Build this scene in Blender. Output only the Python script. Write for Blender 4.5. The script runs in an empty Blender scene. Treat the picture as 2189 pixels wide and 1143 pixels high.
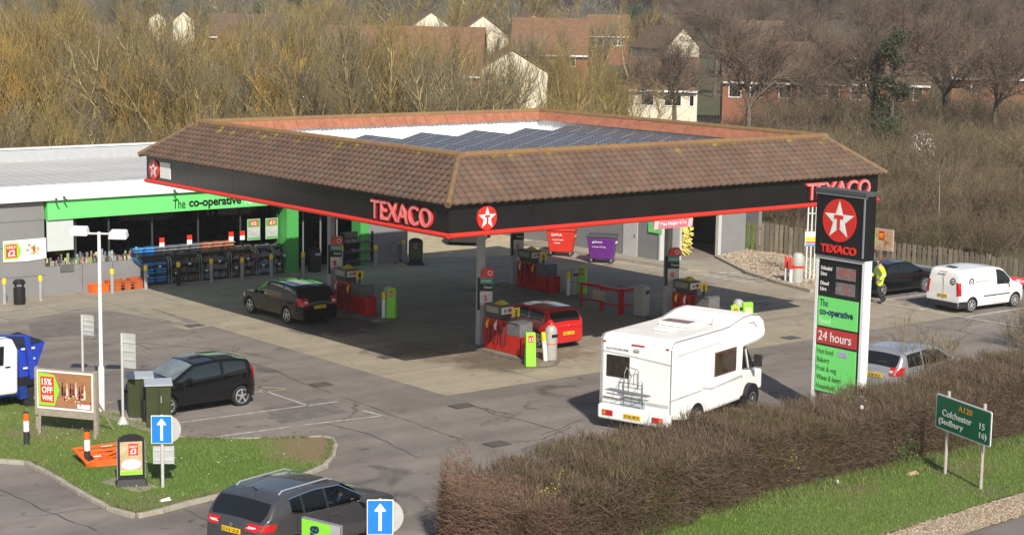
import bpy, math, random
import numpy as np
from mathutils import Vector, Matrix
R = math.radians
SC = bpy.context.scene
COL = SC.collection
# ---------------------------------------------------------------- camera
# world: X runs away-right along the shop front, Y runs away-left, ground z=0 (metres)
CAM = Vector((-30.907, -41.115, 11.7)); PITCH = 0.1472; ROLL = 0.0162; FPX = 3876.8; IW, IH = 2189, 1143
_hd = Vector((0.62934, 0.77713, 0)); _rh = Vector((0.77713, -0.62934, 0))
_fw = _hd*math.cos(PITCH) - Vector((0, 0, math.sin(PITCH)))
_up0 = _hd*math.sin(PITCH) + Vector((0, 0, math.cos(PITCH)))
_rt = _rh*math.cos(ROLL) + _up0*math.sin(ROLL)
_up = -_rh*math.sin(ROLL) + _up0*math.cos(ROLL)
cd = bpy.data.cameras.new('camera'); cam = bpy.data.objects.new('camera', cd); COL.objects.link(cam)
cd.sensor_width = 36; cd.lens = FPX/IW*36; cd.clip_start = 0.5; cd.clip_end = 6000
cam.matrix_world = Matrix(((_rt.x, _up.x, -_fw.x, CAM.x), (_rt.y, _up.y, -_fw.y, CAM.y), (_rt.z, _up.z, -_fw.z, CAM.z), (0, 0, 0, 1)))
SC.camera = cam
# ---------------------------------------------------------------- sky, sun, exposure
SUN_TO = Vector((-0.556, -1.208, 1.0)).normalized()
w = bpy.data.worlds.new('World'); SC.world = w; w.use_nodes = True
nt = w.node_tree; bg = nt.nodes['Background']; sky = nt.nodes.new('ShaderNodeTexSky')
sky.sky_type = 'NISHITA'; sky.sun_disc = False; sky.sun_elevation = math.asin(SUN_TO.z); sky.sun_rotation = math.atan2(SUN_TO.x, SUN_TO.y)
sky.air_density = 1.0; sky.dust_density = 1.5; sky.ozone_density = 1.0
nt.links.new(sky.outputs[0], bg.inputs[0]); bg.inputs[1].default_value = 0.085
sl = bpy.data.lights.new('sun', 'SUN'); sl.energy = 4.6; sl.angle = R(0.53); sl.color = (1.0, 0.93, 0.82)
so = bpy.data.objects.new('sun', sl); COL.objects.link(so); so.rotation_euler = SUN_TO.to_track_quat('Z', 'Y').to_euler()
SC.view_settings.view_transform = 'Standard'; SC.view_settings.look = 'None'; SC.view_settings.exposure = 0.34; SC.view_settings.gamma = 1
SC.view_settings.use_curve_mapping = False
SC.render.engine = 'CYCLES'; SC.cycles.max_bounces = 6; SC.cycles.diffuse_bounces = 3; SC.cycles.glossy_bounces = 3; SC.cycles.transmission_bounces = 4; SC.cycles.transparent_max_bounces = 12
SC.cycles.use_denoising = True; SC.cycles.denoising_prefilter = 'NONE'; SC.cycles.denoising_input_passes = 'RGB_ALBEDO_NORMAL'; SC.cycles.sample_clamp_indirect = 3.0

def V2(ox, oy):            # camera-aligned ground coords (right, ahead in metres) -> world x, y
    p = Vector((CAM.x, CAM.y, 0)) + _rh*ox + _hd*oy
    return p.x, p.y
def G(px, py, z=0.0):      # where the sight line of a photo point meets height z
    d = _fw + _rt*((px-IW/2)/FPX) - _up*((py-IH/2)/FPX)
    return CAM + d*((z-CAM.z)/d.z)
def AT(px, D):             # ground point D metres ahead in photo column px
    return V2((px-IW/2)/FPX*D, D)

# ---------------------------------------------------------------- materials
MATS = {}
def M(key, rgb=None, rough=.6, metal=0., var=.12, scale=4., rgb2=None, bump=0., bscale=40., coat=0., spec=.5, emit=0., objvar=0., vcol=False, stretch=None):
    if key in MATS: return MATS[key]
    m = bpy.data.materials.new(key); m.use_nodes = True; t = m.node_tree; n = t.nodes; L = t.links
    b = n['Principled BSDF']; b.inputs['Roughness'].default_value = rough; b.inputs['Metallic'].default_value = metal
    b.inputs['Coat Weight'].default_value = coat; b.inputs['Coat Roughness'].default_value = .05; b.inputs['Specular IOR Level'].default_value = spec
    tc = n.new('ShaderNodeTexCoord'); src = tc.outputs['Object']
    if stretch:
        mp = n.new('ShaderNodeMapping'); mp.inputs['Scale'].default_value = stretch; L.new(src, mp.inputs[0]); src = mp.outputs[0]
    if vcol:
        a = n.new('ShaderNodeVertexColor'); a.layer_name = 'Col'; base = a.outputs[0]
    else:
        a = n.new('ShaderNodeRGB'); a.outputs[0].default_value = (*rgb, 1); base = a.outputs[0]
    if var or rgb2:
        no = n.new('ShaderNodeTexNoise'); no.inputs['Scale'].default_value = scale; no.inputs['Detail'].default_value = 5; no.inputs['Roughness'].default_value = .62
        L.new(src, no.inputs[0])
        mr = n.new('ShaderNodeMapRange'); mr.inputs[1].default_value = .3; mr.inputs[2].default_value = .7
        L.new(no.outputs[0], mr.inputs[0])
        mx = n.new('ShaderNodeMix'); mx.data_type = 'RGBA'; L.new(mr.outputs[0], mx.inputs[0])
        if rgb2:
            L.new(base, mx.inputs[6]); mx.inputs[7].default_value = (*rgb2, 1)
        else:
            for k, f in ((6, 1-var), (7, 1+var)):
                q = n.new('ShaderNodeVectorMath'); q.operation = 'SCALE'; q.inputs[3].default_value = f; L.new(base, q.inputs[0]); L.new(q.outputs[0], mx.inputs[k])
        base = mx.outputs[2]
    if objvar:
        oi = n.new('ShaderNodeObjectInfo'); mr = n.new('ShaderNodeMapRange'); mr.inputs[3].default_value = 1-objvar; mr.inputs[4].default_value = 1+objvar
        L.new(oi.outputs['Random'], mr.inputs[0]); q = n.new('ShaderNodeVectorMath'); q.operation = 'SCALE'; L.new(base, q.inputs[0]); L.new(mr.outputs[0], q.inputs[3]); base = q.outputs[0]
    L.new(base, b.inputs['Base Color'])
    if bump:
        nb = n.new('ShaderNodeTexNoise'); nb.inputs['Scale'].default_value = bscale; nb.inputs['Detail'].default_value = 4; L.new(src, nb.inputs[0])
        bp = n.new('ShaderNodeBump'); bp.inputs['Strength'].default_value = bump; bp.inputs['Distance'].default_value = .02; L.new(nb.outputs[0], bp.inputs['Height']); L.new(bp.outputs[0], b.inputs['Normal'])
    if emit:
        L.new(base, b.inputs['Emission Color']); b.inputs['Emission Strength'].default_value = emit
    MATS[key] = m; return m

def glass_mat(key, tint=(.5, .55, .55), transp=.6):
    if key in MATS: return MATS[key]
    m = bpy.data.materials.new(key); m.use_nodes = True; t = m.node_tree; n = t.nodes; L = t.links
    n.remove(n['Principled BSDF']); out = n['Material Output']
    tr = n.new('ShaderNodeBsdfTransparent'); tr.inputs[0].default_value = tuple(c*transp for c in tint)+(1,)
    gl = n.new('ShaderNodeBsdfGlossy'); gl.inputs['Roughness'].default_value = .02
    fr = n.new('ShaderNodeFresnel'); fr.inputs[0].default_value = 1.5
    mx = n.new('ShaderNodeMixShader'); L.new(fr.outputs[0], mx.inputs[0]); L.new(tr.outputs[0], mx.inputs[1]); L.new(gl.outputs[0], mx.inputs[2]); L.new(mx.outputs[0], out.inputs[0])
    MATS[key] = m; return m

# ---------------------------------------------------------------- mesh helpers
class MB:
    def __init__(s): s.v = []; s.f = []; s.mi = []; s.T = None
    def _p(s, p):
        p = Vector(p)
        if s.T is not None: p = s.T @ p
        s.v.append(tuple(p)); return len(s.v)-1
    def face(s, pts, m=0):
        s.f.append([s._p(p) for p in pts]); s.mi.append(m); return s
    def box(s, x0, x1, y0, y1, z0, z1, m=0):
        i = [s._p((x, y, z)) for z in (z0, z1) for y in (y0, y1) for x in (x0, x1)]
        for q in ((0, 2, 3, 1), (4, 5, 7, 6), (0, 1, 5, 4), (2, 6, 7, 3), (0, 4, 6, 2), (1, 3, 7, 5)):
            s.f.append([i[k] for k in q]); s.mi.append(m)
        return s
    def hexa(s, b, t, m=0):     # bottom quad, top quad (ccw from above)
        i = [s._p(p) for p in b] + [s._p(p) for p in t]
        for q in ((3, 2, 1, 0), (4, 5, 6, 7), (0, 1, 5, 4), (1, 2, 6, 5), (2, 3, 7, 6), (3, 0, 4, 7)):
            s.f.append([i[k] for k in q]); s.mi.append(m)
        return s
    def prism(s, pts, off, m=0, m_side=None):   # polygon extruded by vector off
        off = Vector(off); n = len(pts)
        a = [s._p(p) for p in pts]; b = [s._p(Vector(p)+off) for p in pts]
        s.f.append(a[::-1]); s.mi.append(m); s.f.append(b); s.mi.append(m)
        for k in range(n):
            s.f.append([a[k], a[(k+1) % n], b[(k+1) % n], b[k]]); s.mi.append(m if m_side is None else m_side)
        return s
    def tube(s, pts, r, n=8, m=0, cap=True):
        pts = [Vector(p) for p in pts]; rs = r if isinstance(r, (list, tuple)) else [r]*len(pts); rings = []
        for k, p in enumerate(pts):
            d = (pts[min(k+1, len(pts)-1)] - pts[max(k-1, 0)]).normalized()
            a = d.orthogonal().normalized() if abs(d.z) < .99 else Vector((1, 0, 0))
            if abs(d.z) < .99: a = d.cross(Vector((0, 0, 1))).normalized()
            b = d.cross(a)
            rings.append([s._p(p + (a*math.cos(2*math.pi*j/n) + b*math.sin(2*math.pi*j/n))*rs[k]) for j in range(n)])
        for q in range(len(rings)-1):
            for j in range(n):
                s.f.append([rings[q][j], rings[q][(j+1) % n], rings[q+1][(j+1) % n], rings[q+1][j]]); s.mi.append(m)
        if cap:
            s.f.append(rings[0][::-1]); s.mi.append(m); s.f.append(rings[-1]); s.mi.append(m)
        return s
    def lathe(s, prof, c=(0, 0, 0), n=16, m=0, axis='z'):   # prof [(r, h)...]
        rings = []
        for r_, h in prof:
            ring = []
            for j in range(n):
                a = 2*math.pi*j/n
                p = (r_*math.cos(a), r_*math.sin(a), h) if axis == 'z' else (r_*math.cos(a), h, r_*math.sin(a))
                ring.append(s._p((c[0]+p[0], c[1]+p[1], c[2]+p[2])))
            rings.append(ring)
        for q in range(len(rings)-1):
            for j in range(n):
                s.f.append([rings[q][j], rings[q][(j+1) % n], rings[q+1][(j+1) % n], rings[q+1][j]]); s.mi.append(m)
        s.f.append(rings[0][::-1]); s.mi.append(m); s.f.append(rings[-1]); s.mi.append(m)
        return s
    def mesh(s, name, mats, smooth=None):
        me = bpy.data.meshes.new(name); me.from_pydata(s.v, [], s.f)
        for m in (mats if isinstance(mats, (list, tuple)) else [mats]): me.materials.append(m)
        me.polygons.foreach_set('material_index', s.mi); 
        import bmesh as _b
        bm = _b.new(); bm.from_mesh(me); _b.ops.recalc_face_normals(bm, faces=bm.faces); bm.to_mesh(me); bm.free()
        if smooth is not None:
            me.polygons.foreach_set('use_smooth', [True]*len(me.polygons)); me.set_sharp_from_angle(angle=R(smooth))
        me.update(); return me
    def build(s, name, mats, parent=None, smooth=None, bevel=0., loc=None, rotz=0.):
        o = bpy.data.objects.new(name, s.mesh(name, mats, smooth)); COL.objects.link(o)
        if parent is not None: o.parent = parent
        if loc is not None: o.location = loc
        if rotz: o.rotation_euler = (0, 0, rotz)
        if bevel:
            md = o.modifiers.new('b', 'BEVEL'); md.width = bevel; md.segments = 2; md.limit_method = 'ANGLE'; md.angle_limit = R(40)
        return o
def tag(o, label=None, cat=None, group=None, kind=None):
    for k, v in (('label', label), ('category', cat), ('group', group), ('kind', kind)):
        if v: o[k] = v
    return o
def thing(name, label, cat, loc=(0, 0, 0), rotz=0., group=None):
    o = bpy.data.objects.new(name, None); COL.objects.link(o); o.location = loc; o.rotation_euler = (0, 0, rotz); o.empty_display_size = .2
    return tag(o, label, cat, group)
def dup(root, loc=None, rotz=None, label=None, scale=None):
    r = root.copy(); COL.objects.link(r)
    if loc is not None: r.location = loc
    if rotz is not None: r.rotation_euler = (0, 0, rotz)
    if scale is not None: r.scale = (scale, scale, scale) if not isinstance(scale, tuple) else scale
    if label: r['label'] = label
    for ch in list(root.children):
        c = ch.copy(); COL.objects.link(c); c.parent = r
        for g in ch.children:
            d = g.copy(); COL.objects.link(d); d.parent = c
    return r
def np_mesh(name, verts, faces, mats, col=None, mi=None):
    verts = np.asarray(verts, np.float32); faces = np.asarray(faces, np.int32); k = faces.shape[1]
    me = bpy.data.meshes.new(name); me.vertices.add(len(verts)); me.vertices.foreach_set('co', verts.ravel())
    me.loops.add(faces.size); me.loops.foreach_set('vertex_index', faces.ravel())
    me.polygons.add(len(faces)); me.polygons.foreach_set('loop_start', np.arange(len(faces), dtype=np.int32)*k)
    for m in (mats if isinstance(mats, (list, tuple)) else [mats]): me.materials.append(m)
    if mi is not None: me.polygons.foreach_set('material_index', np.asarray(mi, np.int32))
    if col is not None:      # per-face colours
        a = me.color_attributes.new('Col', 'FLOAT_COLOR', 'CORNER'); c = np.ones((len(faces), k, 4), np.float32); c[:, :, :3] = np.asarray(col, np.float32)[:, None, :]
        a.data.foreach_set('color', c.ravel())
    me.update(calc_edges=True); me.validate(); return me
def np_obj(name, me, parent=None):
    o = bpy.data.objects.new(name, me); COL.objects.link(o)
    if parent is not None: o.parent = parent
    return o
_tc = {}
def text(name, s, mat, parent, org, ux, uy, w_, h_, depth=.01, bold=0., center=False):
    """lettering as a mesh: box w_ x h_ at org (lower left, parent coords), axes ux, uy"""
    cu = bpy.data.curves.new('t', 'FONT'); cu.body = s; cu.size = 1; cu.extrude = .5; cu.offset = bold; cu.resolution_u = 3
    ob = bpy.data.objects.new('t', cu); COL.objects.link(ob); bpy.context.view_layer.update()
    me = bpy.data.meshes.new_from_object(ob.evaluated_get(bpy.context.evaluated_depsgraph_get()))
    bpy.data.objects.remove(ob); bpy.data.curves.remove(cu)
    co = np.empty(len(me.vertices)*3, np.float32); me.vertices.foreach_get('co', co); co = co.reshape(-1, 3)
    lo = co.min(0); hi = co.max(0); co = (co-lo)/np.maximum(hi-lo, 1e-6)
    ux = Vector(ux).normalized(); uy = Vector(uy).normalized(); un = ux.cross(uy); org = Vector(org)
    A = np.array([ux*w_, uy*h_, un*depth], np.float32)
    co = co @ A + np.array(org, np.float32)
    me.vertices.foreach_set('co', co.ravel()); me.materials.clear(); me.materials.append(mat); me.name = name; me.update()
    return np_obj(name, me, parent)
def star_pts(r, n=5, inner=.4, a0=90):
    return [(math.cos(R(a0+k*180/n))*(r if k % 2 == 0 else r*inner), math.sin(R(a0+k*180/n))*(r if k % 2 == 0 else r*inner)) for k in range(2*n)]
def star_logo(parent, c, ux, uy, rx, ry, name='star_emblem', depth=.05):
    """red disc, white five-point star, red T"""
    ux = Vector(ux).normalized(); uy = Vector(uy).normalized(); un = ux.cross(uy); c = Vector(c)
    P = lambda a, b, z: c + ux*(a*rx) + uy*(b*ry) + un*z
    mb = MB()
    mb.prism([P(math.cos(2*math.pi*k/28), math.sin(2*math.pi*k/28), 0) for k in range(28)], un*depth, 0)
    sp = [P(a, b, depth) for a, b in star_pts(.93)]
    for k in range(10): mb.face([P(0, 0, depth+.012), sp[k]+un*.004, sp[(k+1) % 10]+un*.004], 1)
    z = depth+.018
    mb.prism([P(-.27, .25, z), P(.27, .25, z), P(.27, .08, z), P(-.27, .08, z)], un*.004, 0)
    mb.prism([P(-.085, .08, z), P(.085, .08, z), P(.085, -.38, z), P(-.085, -.38, z)], un*.004, 0)
    return mb.build(name, [M('logo_red', (.62, .03, .02), .35, var=.04), M('sign_white', (.8, .8, .78), .4, var=.03)], parent)

# shared surface colours
mBlack = M('black_panel', (.012, .012, .013), .22, var=.2, scale=.6, spec=.5)
mRed = M('sign_red', (.70, .035, .02), .35, var=.05)
mWhite = M('white_paint', (.78, .78, .76), .45, var=.05)
mGrey = M('grey_panel', (.22, .22, .225), .5, var=.06, scale=1.5)
mDGrey = M('dark_grey', (.07, .07, .072), .5, var=.1)
mLGrey = M('light_grey', (.50, .50, .49), .45, var=.08)
mSteel = M('galvanised', (.42, .43, .44), .42, metal=.6, var=.15, scale=12)
mGreen = M('shop_green', (.16, .72, .20), .45, var=.04)
mLime = M('lime_green', (.27, .74, .05), .4, var=.05)
mYellow = M('yellow_plastic', (.85, .60, .02), .45, var=.08)
mRubber = M('rubber', (.018, .018, .018), .75, var=.2)
mInk = M('black_ink', (.012, .012, .014), .5, var=0)
mOrange = M('orange_plastic', (.80, .13, .015), .45, var=.1)
mBlue = M('sign_blue', (.012, .19, .68), .4, var=.04)
mGlassD = M('dark_glass', (.012, .014, .016), .03, var=0, spec=.6)
mConc = M('concrete_kerb', (.34, .31, .26), .85, var=.22, scale=5, bump=.3)
mPumpRed = M('pump_red', (.50, .022, .015), .35, var=.12, scale=6)
# ================================================================ ground
def plane_hit(px, py, axis, val):
    d = _fw + _rt*((px-IW/2)/FPX) - _up*((py-IH/2)/FPX)
    return CAM + d*((val-CAM[axis])/d[axis])
def ground_mat(key, base, patch, speck=.25, crack=.0, joint=0., stain=.0, worn_tones=None, bump=.15, track=0.):
    m = bpy.data.materials.new(key); m.use_nodes = True; t = m.node_tree; n = t.nodes; L = t.links
    b = n['Principled BSDF']; b.inputs['Roughness'].default_value = .88; b.inputs['Specular IOR Level'].default_value = .3
    tc = n.new('ShaderNodeTexCoord').outputs['Object']
    def noise(sc, det=6, ro=.6, dist=0.):
        q = n.new('ShaderNodeTexNoise'); q.inputs['Scale'].default_value = sc; q.inputs['Detail'].default_value = det; q.inputs['Roughness'].default_value = ro; q.inputs['Distortion'].default_value = dist
        L.new(tc, q.inputs[0]); return q.outputs[0]
    def rng(s, a, bb, c=0., d=1.):
        q = n.new('ShaderNodeMapRange'); L.new(s, q.inputs[0]); q.inputs[1].default_value = a; q.inputs[2].default_value = bb; q.inputs[3].default_value = c; q.inputs[4].default_value = d; return q.outputs[0]
    def mix(f, a, bb):
        q = n.new('ShaderNodeMix'); q.data_type = 'RGBA'; L.new(f, q.inputs[0])
        for k, s in ((6, a), (7, bb)):
            if isinstance(s, tuple): q.inputs[k].default_value = (*s, 1)
            else: L.new(s, q.inputs[k])
        return q.outputs[2]
    def mul(c, f):
        q = n.new('ShaderNodeVectorMath'); q.operation = 'SCALE'; L.new(c, q.inputs[0]); L.new(f, q.inputs[3]); return q.outputs[0]
    c = mix(rng(noise(.16, 5, .65, .6), .38, .62), base, patch)
    c = mul(c, rng(noise(1.3, 6, .7), .25, .75, .86, 1.12))
    c = mul(c, rng(noise(38, 3, .7), .25, .75, 1-speck, 1+speck))
    if worn_tones:
      for gx, gy, rr, col in worn_tones:
        mp = n.new('ShaderNodeVectorMath'); mp.operation = 'DISTANCE'; L.new(tc, mp.inputs[0]); mp.inputs[1].default_value = (gx, gy, 0)
        ad = n.new('ShaderNodeMath'); ad.operation = 'ADD'; L.new(mp.outputs['Value'], ad.inputs[0]); L.new(rng(noise(1.2, 5, .7), .2, .8, -1.2, 1.2), ad.inputs[1])
        c = mix(rng(ad.outputs[0], rr-.5, rr+.5, 1, 0), c, col)
    if stain:
        c = mul(c, rng(noise(.42, 4, .55, 1.2), .60, .70, 1, 1-stain))
        c = mul(c, rng(noise(2.2, 2, .5, .3), .67, .72, 1, 1-stain*.8))
    if track:
        mp2 = n.new('ShaderNodeMapping'); mp2.inputs['Scale'].default_value = (.05, .9, 1); mp2.inputs['Rotation'].default_value = (0, 0, .25); L.new(tc, mp2.inputs[0]); q = n.new('ShaderNodeTexNoise'); q.inputs['Scale'].default_value = 1.; q.inputs['Detail'].default_value = 3; L.new(mp2.outputs[0], q.inputs[0]); c = mul(c, rng(q.outputs[0], .35, .65, 1-track, 1+track*.6))
    if crack:
        vo = n.new('ShaderNodeTexVoronoi'); vo.feature = 'DISTANCE_TO_EDGE'; vo.inputs['Scale'].default_value = .17
        wv = n.new('ShaderNodeTexNoise'); wv.inputs['Scale'].default_value = .9; wv.inputs['Detail'].default_value = 5; L.new(tc, wv.inputs[0])
        ad = n.new('ShaderNodeVectorMath'); ad.operation = 'MULTIPLY_ADD'; L.new(wv.outputs['Color'], ad.inputs[0]); ad.inputs[1].default_value = (1.4, 1.4, 1.4); L.new(tc, ad.inputs[2]); L.new(ad.outputs[0], vo.inputs[0])
        line = rng(vo.outputs[0], .002, .009, 1, 0)
        br = rng(noise(.35, 3), .5, .6)
        mm = n.new('ShaderNodeMath'); mm.operation = 'MULTIPLY'; L.new(line, mm.inputs[0]); L.new(br, mm.inputs[1])
        c = mul(c, rng(mm.outputs[0], 0, 1, 1, 1-crack))
    if joint:
        sp = n.new('ShaderNodeSeparateXYZ'); L.new(tc, sp.inputs[0])
        for ax in (0, 1):
            pm = n.new('ShaderNodeMath'); pm.operation = 'PINGPONG'; L.new(sp.outputs[ax], pm.inputs[0]); pm.inputs[1].default_value = joint/2
            c = mul(c, rng(pm.outputs[0], .018, .035, .62, 1))
    L.new(c, b.inputs['Base Color'])
    if bump:
        bp = n.new('ShaderNodeBump'); bp.inputs['Strength'].default_value = bump; bp.inputs['Distance'].default_value = .015; L.new(noise(55, 3), bp.inputs['Height']); L.new(bp.outputs[0], b.inputs['Normal'])
    MATS[key] = m; return m
mAsph = ground_mat('asphalt', (.175, .152, .138), (.225, .20, .18), .28, crack=.55, stain=.42, track=.16)
mApron = ground_mat('concrete_apron', (.345, .30, .228), (.29, .25, .19), .16, joint=4.6, stain=.36, track=.10, worn_tones=[(10.3, 11.5, 7.2, (.255, .228, .185)), (5.6, 4.6, 1.9, (.15, .118, .088)), (7.4, 4.4, 1.3, (.20, .16, .115)), (4.4, 7.2, 1.5, (.2, .165, .12)), (13.8, 4.2, 1.5, (.2, .165, .125)), (4.6, 12.6, 1.8, (.13, .11, .09))])  # first spot just tones the middle darker; the smaller ones are oil stains
mPath = ground_mat('concrete_path', (.32, .285, .225), (.26, .23, .185), .16, joint=2.3, stain=.2)
mGrassG = ground_mat('turf', (.095, .165, .025), (.15, .185, .045), .4, worn_tones=[(-5.2, -2.6, 2.0, (.21, .155, .085)), (-10.8, 3.2, .9, (.2, .16, .10)), (-12.0, -4.6, .7, (.17, .13, .08))], bump=.8)
mVerge = ground_mat('verge_turf', (.085, .15, .02), (.135, .17, .04), .4, worn_tones=[(2.5, -12.9, .6, (.17, .12, .07)), (6.5, -13.2, .7, (.16, .13, .07)), (10.5, -12.8, .6, (.17, .13, .08)), (5.2, -15.0, .5, (.15, .12, .08))], bump=.8)
mEarth = ground_mat('earth', (.10, .085, .045), (.075, .08, .03), .3, bump=.6)
mGravel = ground_mat('gravel_bed', (.36, .29, .21), (.30, .24, .17), .5, bump=1.)
mLine = M('line_paint', (.62, .60, .55), .7, rgb2=(.22, .20, .18), scale=5)
mLineY = M('yellow_line', (.50, .42, .16), .7, rgb2=(.21, .19, .16), scale=4)

def hill(oy): return 0 if oy < 170 else min(14., (oy-170)*.012) if oy < 900 else 8.76+(oy-900)*.012
gv = []; gf = []; oys = [-90, -30, 20, 60, 100, 140, 170, 220, 280, 350, 450, 600, 900, 1400, 2200, 3500]; NX = 13
for oy in oys:
    hw_ = 140+max(oy, 0)*.6
    for k in range(NX):
        x_, y_ = V2((k/(NX-1)*2-1)*hw_, oy); gv.append((x_, y_, hill(oy)-.03))
for a in range(len(oys)-1):
    for k in range(NX-1): i = a*NX+k; gf.append((i, i+1, i+NX+1, i+NX))
tag(np_obj('ground', np_mesh('ground', gv, gf, mEarth)), kind='structure')
def sheet(name, pts, z, mat):
    mb = MB(); mb.face([(p[0], p[1], z) for p in pts]); o = mb.build(name, mat); return tag(o, kind='structure')
def rect(x0, x1, y0, y1): return [(x0, y0), (x1, y0), (x1, y1), (x0, y1)]
sheet('road', rect(-60, 32.5, -70, 34), 0.0, mAsph)
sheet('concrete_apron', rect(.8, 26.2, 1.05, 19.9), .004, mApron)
sheet('shop_forecourt', [(-16, 19.6), (-4.5, 19.6), (-1, 20.9), (.3, 15.2), (.8, 19.9), (25.0, 19.9), (25.0, 24.6), (-16, 24.6)], .004, mPath)
sheet('drain_surround', [tuple(G(*p)[:2]) for p in ((362, 697), (430, 688), (480, 692), (400, 706))], .008, mPath)
# back service yard, sunlit and pale, and the pavement round the wash hut
sheet('service_yard', [(15.9, 25.2), (25.3, 21.2), (25.3, 40), (15.9, 44)], .008, M('yard_gravel', (.42, .36, .24), .9, var=.2, scale=2, bump=.4))
def slab(name, pts, h, mat, z0=0.):
    mb = MB(); mb.prism([(p[0], p[1], z0) for p in pts], (0, 0, h)); return tag(mb.build(name, mat), kind='structure')
slab('pavement', [(23.6, 26), (24.6, 15.2), (25.1, 14.4), (25.5, 17.7), (25.1, 26)], .11, mPath, .0)
slab('wash_pad', [(25.2, 14.0), (27.5, 13.2), (29.6, 17.5), (25.3, 17.7)], .035, mPath)
kp = [(24.75, 8.0), (25.3, 10.4), (26.2, 13.0), (28.6, 17.3), (31.6, 18.2), (33.6, 9.5), (27.0, 7.8)]
slab('gravel_corner', kp, .12, M('pea_gravel', (.42, .36, .28), .9, rgb2=(.20, .16, .11), scale=7, bump=1., bscale=14))
mb = MB()
for a, b in zip(kp[:4], kp[1:4]): mb.prism([(a[0], a[1], 0), (b[0], b[1], 0), (b[0]-.14, b[1]+.08, 0), (a[0]-.14, a[1]+.08, 0)], (0, 0, .14))
tag(mb.build('kerb', mConc), kind='structure')
# grass island
isl = [(-120, 985), (0, 980), (60, 984), (110, 1008), (180, 1050), (240, 1082), (290, 1097), (345, 1085), (400, 1070), (515, 1042), (641, 1012), (690, 992), (706, 972), (712, 950), (704, 936), (690, 933), (600, 936), (480, 938), (400, 937), (368, 931), (330, 915), (240, 882), (140, 862), (0, 846), (-160, 842)]
isl = [tuple(G(px, py, .1)[:2]) for px, py in isl]
slab('grass_island', isl, .10, mGrassG)
cx = sum(p[0] for p in isl)/len(isl); cy = sum(p[1] for p in isl)/len(isl)
mb = MB()
for a, b in list(zip(isl, isl[1:]))[:21]:
    av, bv = Vector((*a, 0)), Vector((*b, 0)); L_ = (bv-av).length; nseg = max(1, round(L_/.9)); d = (bv-av)/nseg; nn = Vector((d.y, -d.x, 0)).normalized()*.13
    for k in range(nseg):
        p, q = av+d*(k+.012/max(d.length, .05)), av+d*(k+1)
        mb.prism([p, q, q+nn, p+nn], (0, 0, .115+random.Random(k).random()*.006))
tag(mb.build('kerb', mConc, bevel=.015), kind='structure')
sheet('cabinet_base', [tuple(G(px, py, .104)[:2]) for px, py in ((205, 884), (235, 872), (345, 906), (372, 921), (355, 931), (300, 918))], .106, mPath)
sheet('sign_base', [tuple(G(px, py, .104)[:2]) for px, py in ((215, 1030), (262, 1013), (340, 1040), (295, 1052))], .105, mPath)
# verge, gravel strip and main road
sheet('grass_verge', [(-10.5, -12.0), (45, -12.0), (45, -15.7), (20, -15.75), (6, -15.65), (.4, -16.0), (-10.5, -16.6)], .05, mVerge)
sheet('gravel_strip', [(-10.5, -16.6), (.4, -16.0), (6, -15.65), (20, -15.75), (45, -15.7), (45, -17), (4.2, -16.85), (-10.5, -18)], .03, mGravel)
# painted bays
def stripe(a, b, w_=.09, mat=None, z=.005, name='bay_marking'):
    a, b = Vector((*a, z)), Vector((*b, z)); d = (b-a).normalized(); nn = Vector((-d.y, d.x, 0))*w_/2
    mb = MB(); mb.face([a-nn, b-nn, b+nn, a+nn]); return tag(mb.build(name, mat or mLine), kind='structure')
for a, b in (((-9.2, 2.62), (-2.25, 2.25)), ((-3.25, 4.9), (-3.25, 2.2)), ((-9, .62), (-5.0, .36)), ((-4.6, .33), (-2.2, 0.0)), ((-2.3, .85), (-2.2, -.05)), ((-5.1, 4.85), (-3.2, 4.72))): stripe(a, b)
for a, b in (((-6.5, 6.6), (-3.0, 5.2)), ((-3.6, 5.9), (-2.6, 4.6)), ((-4.4, 4.7), (-2.6, 4.5)), ((-9.8, 6.8), (-7.2, 7.6)), ((-10, 5.6), (-7.5, 5.9)), ((-9.8, 5.2), (-7.4, 7.4))): stripe(a, b, .08, mLineY)
for y_ in (7.4, 5.2, 2.95, .82, -1.6): stripe((25.2, y_), (29.8, y_), .1, M('white_line', (.66, .65, .62), .7, rgb2=(.4, .38, .35), scale=3), .009)
stripe((25.15, 5.2), (25.25, -3.5), .1, MATS['white_line'], .011)
stripe((22.9, 24.5), (24.3, 14.6), .1, MATS['white_line'], .012)
for k in range(6):
    for q in range(2): stripe((24.2+q*.85, 14.3-k*.55), (24.75+q*.85, 14.0-k*.55), .16, MATS['white_line'], .045 if q else .012)
for k, (px, py) in enumerate(((686, 822), (1062, 949), (985, 868), (1690, 722), (415, 696), (830, 763))):
    p = G(px, py); mb = MB(); mb.box(-.32, .32, -.25, .25, 0, .014); mb.box(-.26, .26, -.19, .19, .014, .019, 1)
    tag(mb.build('drain_cover', [M('cast_iron', (.07, .06, .055), .7, var=.3, scale=14), M('cast_iron_worn', (.10, .085, .075), .6, var=.4, scale=30)], loc=(p.x, p.y, 0.002)),
        ['rusty drain cover on asphalt right of the black hatchback', 'iron manhole cover on asphalt left of the motorhome shadow', 'small drain cover on the asphalt below the canopy corner', 'dark drain cover on concrete behind the motorhome roof', 'drain cover framed by a pale concrete surround', 'small iron cover just outside the canopy shadow corner'][k], 'manhole cover', 'iron covers in the forecourt')

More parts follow.
